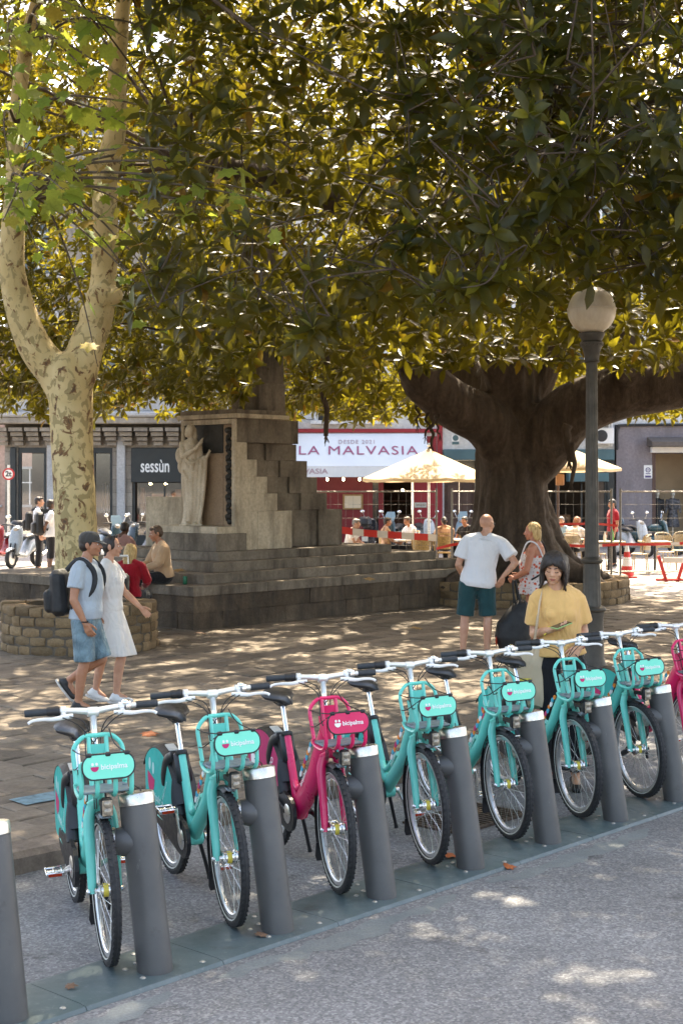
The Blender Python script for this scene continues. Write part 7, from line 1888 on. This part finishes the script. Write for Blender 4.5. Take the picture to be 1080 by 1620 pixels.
q = MB(); q.M = HF; q.tube(cr([(-.085, -.02, .05), (-.07, -.03, .105), (0, -.035, .128), (.07, -.03, .105), (.085, -.02, .05)], 4), .007, 6); q.ell((-.04, -.045, .118), (.028, .012, .02)); q.ell((.04, -.045, .118), (.028, .012, .02)); add(body, 'sunglasses_on_hair', MT['black'], q)
# ---- bald man in the white T-shirt, seen from behind
t, D, body, HF = person('bald man in a white T-shirt and teal shorts seen from behind, hand on hip', gp(752, 17.1), R(176), 1.74, dict(
    pelvis=(-.03, 0, .93), neck=(-.10, .0, 1.45), head=(-.135, -.035, 1.61), shL=(.105, .01, 1.41), shR=(-.305, .0, 1.385), elL=(.21, .02, 1.12), wrL=(.17, -.19, 1.00), elR=(-.470, .10, 1.15), wrR=(-.325, .085, .985),
    hipL=(.085, 0, .90), hipR=(-.12, 0, .90), knL=(.13, -.01, .49), knR=(-.145, -.02, .49), anL=(.155, .03, .085), anR=(-.135, .02, .085)), 'light',
    dict(mat=W['white'], sleeve=.72, e=.022, lo=-.14, loose=.022, flare=.02, name='t_shirt', collar=True), dict(kind='shorts', mat=W['teal_shorts'], len=.95, e=.022, name='shorts'), SHOEB, ('bald', 'dark'), (R(-38), R(4), 0), False, 1.08,
    hands=dict(R=dict(d=(.45, -.12, -.88), up=(-.5, .8, -.1), curl=.25), L=dict(curl=.6)))
q = MB(); q.M = HF
for s in (-1, 1): q.tube(cr([(.080 * s, .01, .006), (.078 * s, -.05, .012), (.046 * s, -.092, .008)], 4), .003, 6); q.tube([Vector((.031 * s + .021 * math.cos(2 * math.pi * i / 14), -.098, .003 + .016 * math.sin(2 * math.pi * i / 14))) for i in range(14)], .0026, 5, False, None, True)
add(body, 'glasses', MT['black'], q)
# ---- blonde woman in the floral top
t, D, body, HF = person('blonde woman in a floral strappy top turning away beside the bald man', gp(846, 17.6), R(-116), 1.62, dict(
    neck=(0, .0, 1.345), head=(-.0, -.045, 1.50), elL=(.27, -.02, 1.03), wrL=(.16, -.22, .93), elR=(-.24, -.02, 1.03), wrR=(-.12, -.24, .95)), 'red',
    dict(mat=W['floral'], sleeve=0, e=.012, hi=.74, lo=-.1, loose=.02, name='floral_top'), dict(kind='skirt', mat=W['floral'], len=.30, flare=.05, name='floral_hem'), SHOEB, ('messy', 'blond'), (R(12), R(6), 0), True, 1.32)
q = MB(); q.ell((0, 0, .80), (.19, .15, .14)); add(body, 'black_shorts', W['black'], q)
for s in (-1, 1): q = MB(); q.tube(cr([(s * .10, -.15, 1.18), (s * .12, -.06, 1.37), (s * .115, .06, 1.345), (s * .09, .14, 1.16)], 6), .010, 8); add(body, 'shoulder_strap', W['white'], q)
q = MB(); q.tube(cr([(-.13, -.10, 1.30), (-.10, .03, 1.40), (.02, .155, 1.22), (.20, .16, 1.02), (.24, .03, .92)], 6), .011, 8); add(body, 'bag_strap', W['black'], q)
# ---- large black bag hanging from her hand
t = thing('black_bag', 'large black bag hanging low from the hand of the blonde woman', 'bag', gp(812, 17.15, PZ))
q = MB(); q.loft([[Vector((cx + rx * math.cos(2 * math.pi * j / 22) * (abs(math.cos(2 * math.pi * j / 22)) ** -.25 if abs(math.cos(2 * math.pi * j / 22)) > .05 else 1), ry * math.sin(2 * math.pi * j / 22), z)) for j in range(22)] for (z, cx, rx, ry) in ((.06, .02, .10, .10), (.09, .0, .17, .15), (.25, -.01, .22, .17), (.42, .01, .21, .16), (.56, .06, .15, .13), (.66, .09, .08, .09), (.70, .09, .03, .04))])
v, f = remesh(q, .014, 3); b = MB(); b.add(v, f); add(t, 'bag', W['blackbag'], b)
for dx in (-.03, .03): q = MB(); q.tube(cr([(.06 + dx, -.04, .60), (.02 + dx, -.05, .78), (.0 + dx * .4, -.03, .93), (.04 + dx, .05, .62)], 5), .012, 6); add(t, 'strap', W['blackbag'], q)
q = MB(); q.ell((-.215, -.05, .20), (.012, .03, .06)); add(t, 'red_tag', MT['redrefl'], q)
# ---- woman in the yellow T-shirt reading her phone
yl = gp(888, 10.3, 0.0)
t, D, body, HF = person('woman with a dark bob and ochre T-shirt looking down at her phone', yl, R(-4), 1.72, dict(
    neck=(-.035, .0, 1.445), head=(-.060, -.055, 1.60), shL=(.112, .0, 1.385), shR=(-.176, .0, 1.385), elR=(-.198, .03, 1.115), wrR=(-.105, -.185, 1.165), elL=(.162, .05, 1.135), wrL=(.115, -.155, 1.045)), 'olive',
    dict(mat=W['ochre'], sleeve=.74, e=.012, flare=.022, lo=-.0, hi=.97, loose=.016, name='t_shirt', collar=True), dict(kind='trousers', mat=W['black'], len=1.9, e=.008, name='trousers'), SHOEB, ('bob', 'dark'), (R(-12), R(17), R(4)), True, 1.0, lids=True,
    hands=dict(R=dict(d=(.80, -.42, .16), up=(.15, -.25, -.95), side=1, curl=.50, thumb=.5), L=dict(d=(-.55, -.45, -.55), up=(.3, -.75, .5), side=1, curl=.62, thumb=.8)))
q = MB(); q.tube([D['wrL'].lerp(D['elL'], .12) + V3(.030 * math.cos(a), .02 * math.sin(a), .026 * math.sin(a)) for a in [2 * math.pi * i / 14 for i in range(14)]], .005, 6, False, None, True); add(body, 'red_bracelet', MT['cherry'], q)
q = MB(); q.tube([D['wrR'].lerp(D['elR'], .15) + V3(.018 * math.sin(a), .03 * math.cos(a), .030 * math.sin(a)) for a in [2 * math.pi * i / 14 for i in range(14)]], .006, 6, False, None, True); add(body, 'yellow_bracelet', MT['yellow'], q)
ph = thing('smartphone', 'smartphone in a pale green case held flat by the woman in the ochre shirt', 'phone', yl, R(-4)); hp = D['wrR'] + V3(.082, -.050, .040)
q = MB(); q.box(hp, (.074, .150, .011), (R(14), R(4), R(-52)), bev=.004); case = add(ph, 'case', simple('green_case', (.30, .42, .14), .5, 0, .05), q)
q = MB(); q.box(hp + V3(.0, -.001, .0065), (.066, .138, .0012), (R(14), R(4), R(-52))); add(ph, 'screen', MT['glass'], q, False)
tb = thing('tote_bag', 'natural canvas tote bag on the shoulder of the woman in the ochre shirt', 'bag', yl, R(-4))
for dy in (-.035, .03): q = MB(); q.tube(cr([(-.135, dy * .6 + .005, 1.448), (-.165, dy - .055, 1.35), (-.185, dy - .085, 1.20), (-.215 , dy - .06, .97)], 6), .011, 6, True, (1.5, .5)); add(tb, 'handle', W['canvas'], q)
q = MB(); n = 26; rings = []
for (z, cx, rx, ry) in ((1.02, -.25, .130, .022), (.95, -.25, .135, .035), (.80, -.245, .14, .05), (.66, -.24, .135, .05), (.60, -.235, .12, .035), (.59, -.235, .10, .01)):
    rings.append([Vector((cx + rx * math.copysign(abs(math.cos(a)) ** .55, math.cos(a)), -.03 + ry * math.sin(a) * (1 + .15 * math.sin(5 * a)), z + .012 * math.sin(3 * a))) for a in [2 * math.pi * j / n for j in range(n)]])
q.loft(rings); tote = add(tb, 'bag', W['canvas'], q)
for (c, mt, w, h, z) in ((0, MT['blueprint'], .10, .10, .70), (1, MT['yellow'], .10, .035, .79), (2, MT['violet'], .06, .06, .70)):
    q = MB(); q.box((-.275, -.0865 - .0008 * c, z), (w, .003, h)); add(tote, 'print', mt, q, False)
# ---- seated man in beige shirt
def seat_pose(k, sz, yaw=0, lean=0.0):
    return dict(pelvis=V3(0, .05, sz + .10 * k), neck=V3(0, .05 - lean, sz + .60 * k), head=V3(0, .0 - lean * 1.35, sz + .755 * k), shL=V3(.19 * k, .05 - lean, sz + .545 * k), shR=V3(-.19 * k, .05 - lean, sz + .545 * k),
                hipL=V3(.09 * k, .02, sz + .085 * k), hipR=V3(-.09 * k, .02, sz + .085 * k), knL=V3(.12 * k, -.42 * k, sz + .08 * k), knR=V3(-.12 * k, -.42 * k, sz + .08 * k), anL=V3(.12 * k, -.42 * k, sz - .33 * k), anR=V3(-.12 * k, -.40 * k, sz - .33 * k),
                elL=V3(.24 * k, -.05 - lean, sz + .30 * k), elR=V3(-.24 * k, -.05 - lean, sz + .30 * k), wrL=V3(.12 * k, -.26 * k - lean, sz + .22 * k), wrR=V3(-.12 * k, -.26 * k - lean, sz + .22 * k))
sp_ = muv(.13, .86, 0); P = seat_pose(.96, .76 - 0, 0, .06)
t, D, body, HF = person('grey haired man in a beige shirt seated on the monument edge holding a card', (sp_.x, sp_.y, 0), R(-66), 1.68, P, 'tan', dict(mat=W['beige'], sleeve=1.85, e=.016, lo=-.12, loose=.01, name='shirt', collar=True), dict(kind='trousers', mat=W['black'], len=1.95, name='trousers'), SHOEB, ('short', 'brown'), (0, R(14), 0), False, 1.02)
cd = thing('printed_card', 'small orange and white card in the hand of the seated man', 'card', (sp_.x, sp_.y, 0), R(-66)); q = MB(); q.box((0.02, -.40, .90), (.16, .010, .22), (R(-20), 0, R(15)), bev=.002); c = add(cd, 'sheet', MT['orange'], q, False); q = MB(); q.box((0.02, -.4065, .90), (.12, .002, .16), (R(-20), 0, R(15))); add(c, 'print', MT['cream'], q, False)
cn = muv(.30, .52, .74); q = MB(); q.lathe([(.001, 0), (.028, 0), (.033, .01), (.033, .11), (.027, .12), (.001, .12)], 16); o = q.build('drink_can', simple('green_can', (.02, .14, .07), .35, .3, .1, 20), None); o.location = cn; tag(o, 'green drink can on the monument edge beside the seated man', 'can')
# ---- blonde woman in red sitting with her back to us
P = seat_pose(.92, .46, 0, .02)
person('long haired blonde woman in red sitting low, back turned, facing the seated man', gp(207, 19.7), R(168), 1.60, P, 'light', dict(mat=W['red'], sleeve=1.8, e=.014, lo=-.12, name='jumper'), dict(kind='trousers', mat=W['black'], len=1.95, name='trousers'), SHOEB, ('long', 'blond'), (R(-18), R(6), 0), True, 1.05)
st = thing('folding_stool', 'low black folding stool under the blonde woman in red', 'stool', gp(207, 19.75)); q = MB(); q.box((0, -.03, .44), (.40, .36, .035), bev=.01); add(st, 'seat', W['blackbag'], q, False)
for s in (-1, 1): q = MB(); q.tube([(.18 * s, -.18, 0), (.18 * s, .14, .43)], .012, 8); q.tube([(.16 * s, .14, 0), (.16 * s, -.18, .43)], .012, 8); add(st, 'legs', MT['alu'], q)
pc = thing('shopping_trolley', 'black wheeled shopping trolley with a pale handle beside the woman in red', 'trolley', gp(184, 19.4), R(8))
q = MB(); q.box((0, 0, .52), (.36, .22, .70), (R(-6), 0, 0), bev=.04); add(pc, 'bag', W['blackbag'], q)
for s in (-1, 1): q = MB(); q.tube(cr([(.17 * s, .13, .10), (.17 * s, .16, .6), (.16 * s, .17, 1.10)], 4), .012, 8); add(pc, 'frame_tube', MT['alu'], q); q = MB(); q.lathe([(.001, -.02), (.085, -.02), (.09, 0), (.085, .02), (.001, .02)], 20, (1, 0, 0), (.20 * s, .12, .09)); add(pc, 'wheel', MT['rubber'], q)
q = MB(); q.tube([(-.16, .17, 1.10), (.16, .17, 1.10)], .017, 10); add(pc, 'handle', MT['white'], q)
# ---- person with a dusty pink top sitting on the far steps
sp_ = muv(2.07, 4.2, 0); P = seat_pose(.9, .76, 0, .08)
person('dark haired person in a dusty pink top sitting on the far steps, back turned', (sp_.x, sp_.y, 0), R(150), 1.60, P, 'dark', dict(mat=W['pinkish'], sleeve=1.7, e=.016, lo=-.1, name='top'), dict(kind='trousers', mat=W['black'], len=1.9), SHOEB, ('short', 'dark'), (R(10), R(18), 0), False, 1.0, False)
# ---- two men beyond the monument
t, D, body, HF = person('dark skinned man in white T-shirt with a big black backpack, hand behind him', gp(80, 33.6), R(112), 1.74, dict(elR=(-.27, .16, 1.13), wrR=(-.10, .17, .99)), 'dark', dict(mat=W['white'], sleeve=.7, e=.02, lo=-.2, loose=.02, name='t_shirt'), dict(kind='trousers', mat=W['black'], len=1.2, name='shorts'), SHOEW, ('short', 'dark'), (R(20), 0, 0), False, 1.0, False)
backpack('big black backpack on the dark skinned man beyond the plane tree', gp(80, 33.6), R(112), (0, .27, 1.16), 1.25, W['blackbag'], [[(s * .12, .16, 1.42), (s * .13, .02, 1.48), (s * .14, -.13, 1.34), (s * .15, .10, 1.0)] for s in (-1, 1)])
person('man with glasses in a white shirt behind the man with the backpack', gp(62, 34.4), R(95), 1.80, {}, 'light', dict(mat=W['white'], sleeve=.7, e=.02, lo=-.14, name='shirt'), dict(kind='trousers', mat=W['black'], len=1.95, name='trousers'), SHOEB, ('short', 'dark'), (0, 0, 0), False, 1.0, False)
backpack('black backpack on the man with glasses in the white shirt', gp(62, 34.4), R(95), (0, .24, 1.2), 1.05, W['blackbag'], [[(s * .12, .16, 1.46), (s * .13, .02, 1.52), (s * .14, -.13, 1.38), (s * .15, .10, 1.04)] for s in (-1, 1)])
# ---- people on the cafe terrace
def diner(label, px, d, rz, top, hair, skin='light', lean=.05, fem=True, H=1.66, look=(0, R(8), 0), sleeve=.6):
    person(label, gp(px, d), R(rz), H, {k_: (v_ if True else v_) for k_, v_ in seat_pose(H / 1.75, .47, 0, lean).items()}, skin, dict(mat=top, sleeve=sleeve, e=.016, lo=-.12, name='top'), dict(kind='trousers', mat=W['black'], len=1.9, name='trousers'), SHOEB, hair, look, fem, 1.05, False)
diner('pale haired diner in a white top at the end of the monument wall', 553, 33, 75, W['cream_dress'], ('short', 'grey'), lean=.12)
diner('dark haired diner in an orange patterned top on a yellow rattan chair', 613, 34.4, 100, W['orangepat'], ('short', 'dark'), 'tan', .0)
diner('diner in a white shirt at the round table left of the silver fence post', 652, 35.3, -60, W['white'], ('short', 'brown'), 'tan', .12)
diner('dark haired diner in a brown patterned top between the fence posts', 703, 34.9, 190, W['orangepat'], ('bun', 'dark'), 'tan', .05)
diner('diner in black behind the bald man, close to the fig trunk', 738, 35.4, -40, W['black'], ('short', 'dark'), 'tan', .08)
diner('stooping red haired diner in a white top right of the fig trunk', 906, 34.1, 150, W['cream_dress'], ('messy', 'auburn'), 'light', .20, look=(0, R(35), 0))
diner('diner in a light blue shirt and blue cap beside the fig trunk', 888, 35.2, -20, W['lightblue'], ('short', 'grey'), 'light', .05)
person('waiter in a red shirt standing behind the lamp post', gp(968, 36), R(-80), 1.72, {}, 'tan', dict(mat=W['red'], sleeve=.7, e=.018, lo=-.1, name='shirt'), dict(kind='trousers', mat=W['black'], len=1.95, name='trousers'), SHOEB, ('short', 'dark'), (0, R(10), 0), False, 1.0, False)
# ---- fallen leaves on the ground
def fallen(label, px, d, z, mi, a, s=.16):
    p = Vector(((px - 540) / 2250 * d, d, z)); o = link('fallen_leaf', LEAFM[mi], None, p, (R(8), R(-6), a)); o.scale = (s,) * 3; tag(o, label, 'leaf', 'fallen leaves on the ground')
LM1 = simple('rust_leaf', (.34, .09, .02), .7, 0, .25, 30); LM2 = simple('tan_leaf', (.36, .22, .08), .7, 0, .25, 30); LM3 = simple('brown_leaf', (.16, .09, .05), .8, 0, .25, 30)
LEAFM = []
for mt in (LM1, LM2, LM3):
    me = bpy.data.meshes.new('fallen_leaf'); me.from_pydata([tuple(p) for p in (MAP * np.array((1, 1, 2.2)) + np.array((0, 0, .06)))], [], MAPF); me.materials.append(mt); LEAFM.append(me)
dz = lambda py, z: 2250 * (CAM_H - z) / (py - 767)
for (lab, px, py, z, mi, a, s) in (('rust coloured leaf on the paving left of the second bicycle saddle', 226, 1163, PZ + .01, 0, .4, .15), ('orange leaf at the wheel right of the pink bicycle post', 714, 1357, .03, 0, 2.1, .13), ('small rust leaf at the rail edge below the fifth bicycle', 798, 1373, .01, 0, .9, .09), ('curled brown leaf on the rail between first and second bicycle', 410, 1481, .03, 2, 1.2, .06), ('curled brown leaf on the rail left of the first bicycle', 105, 1561, .03, 2, .2, .055),
    ('yellow leaf on the monument step right of the statue', 577, 917, .75, 1, .5, .2), ('brown leaf on the dark paving in front of the monument', 320, 1003, PZ + .01, 2, 2, .17), ('tan leaf on the dark paving near the fig planter', 655, 995, PZ + .01, 1, 1, .17), ('tan leaf on the monument edge beside the drink can', 276, 903, .90, 1, .3, .2)):
    fallen(lab, px, dz(py, z), z, mi, a, s)
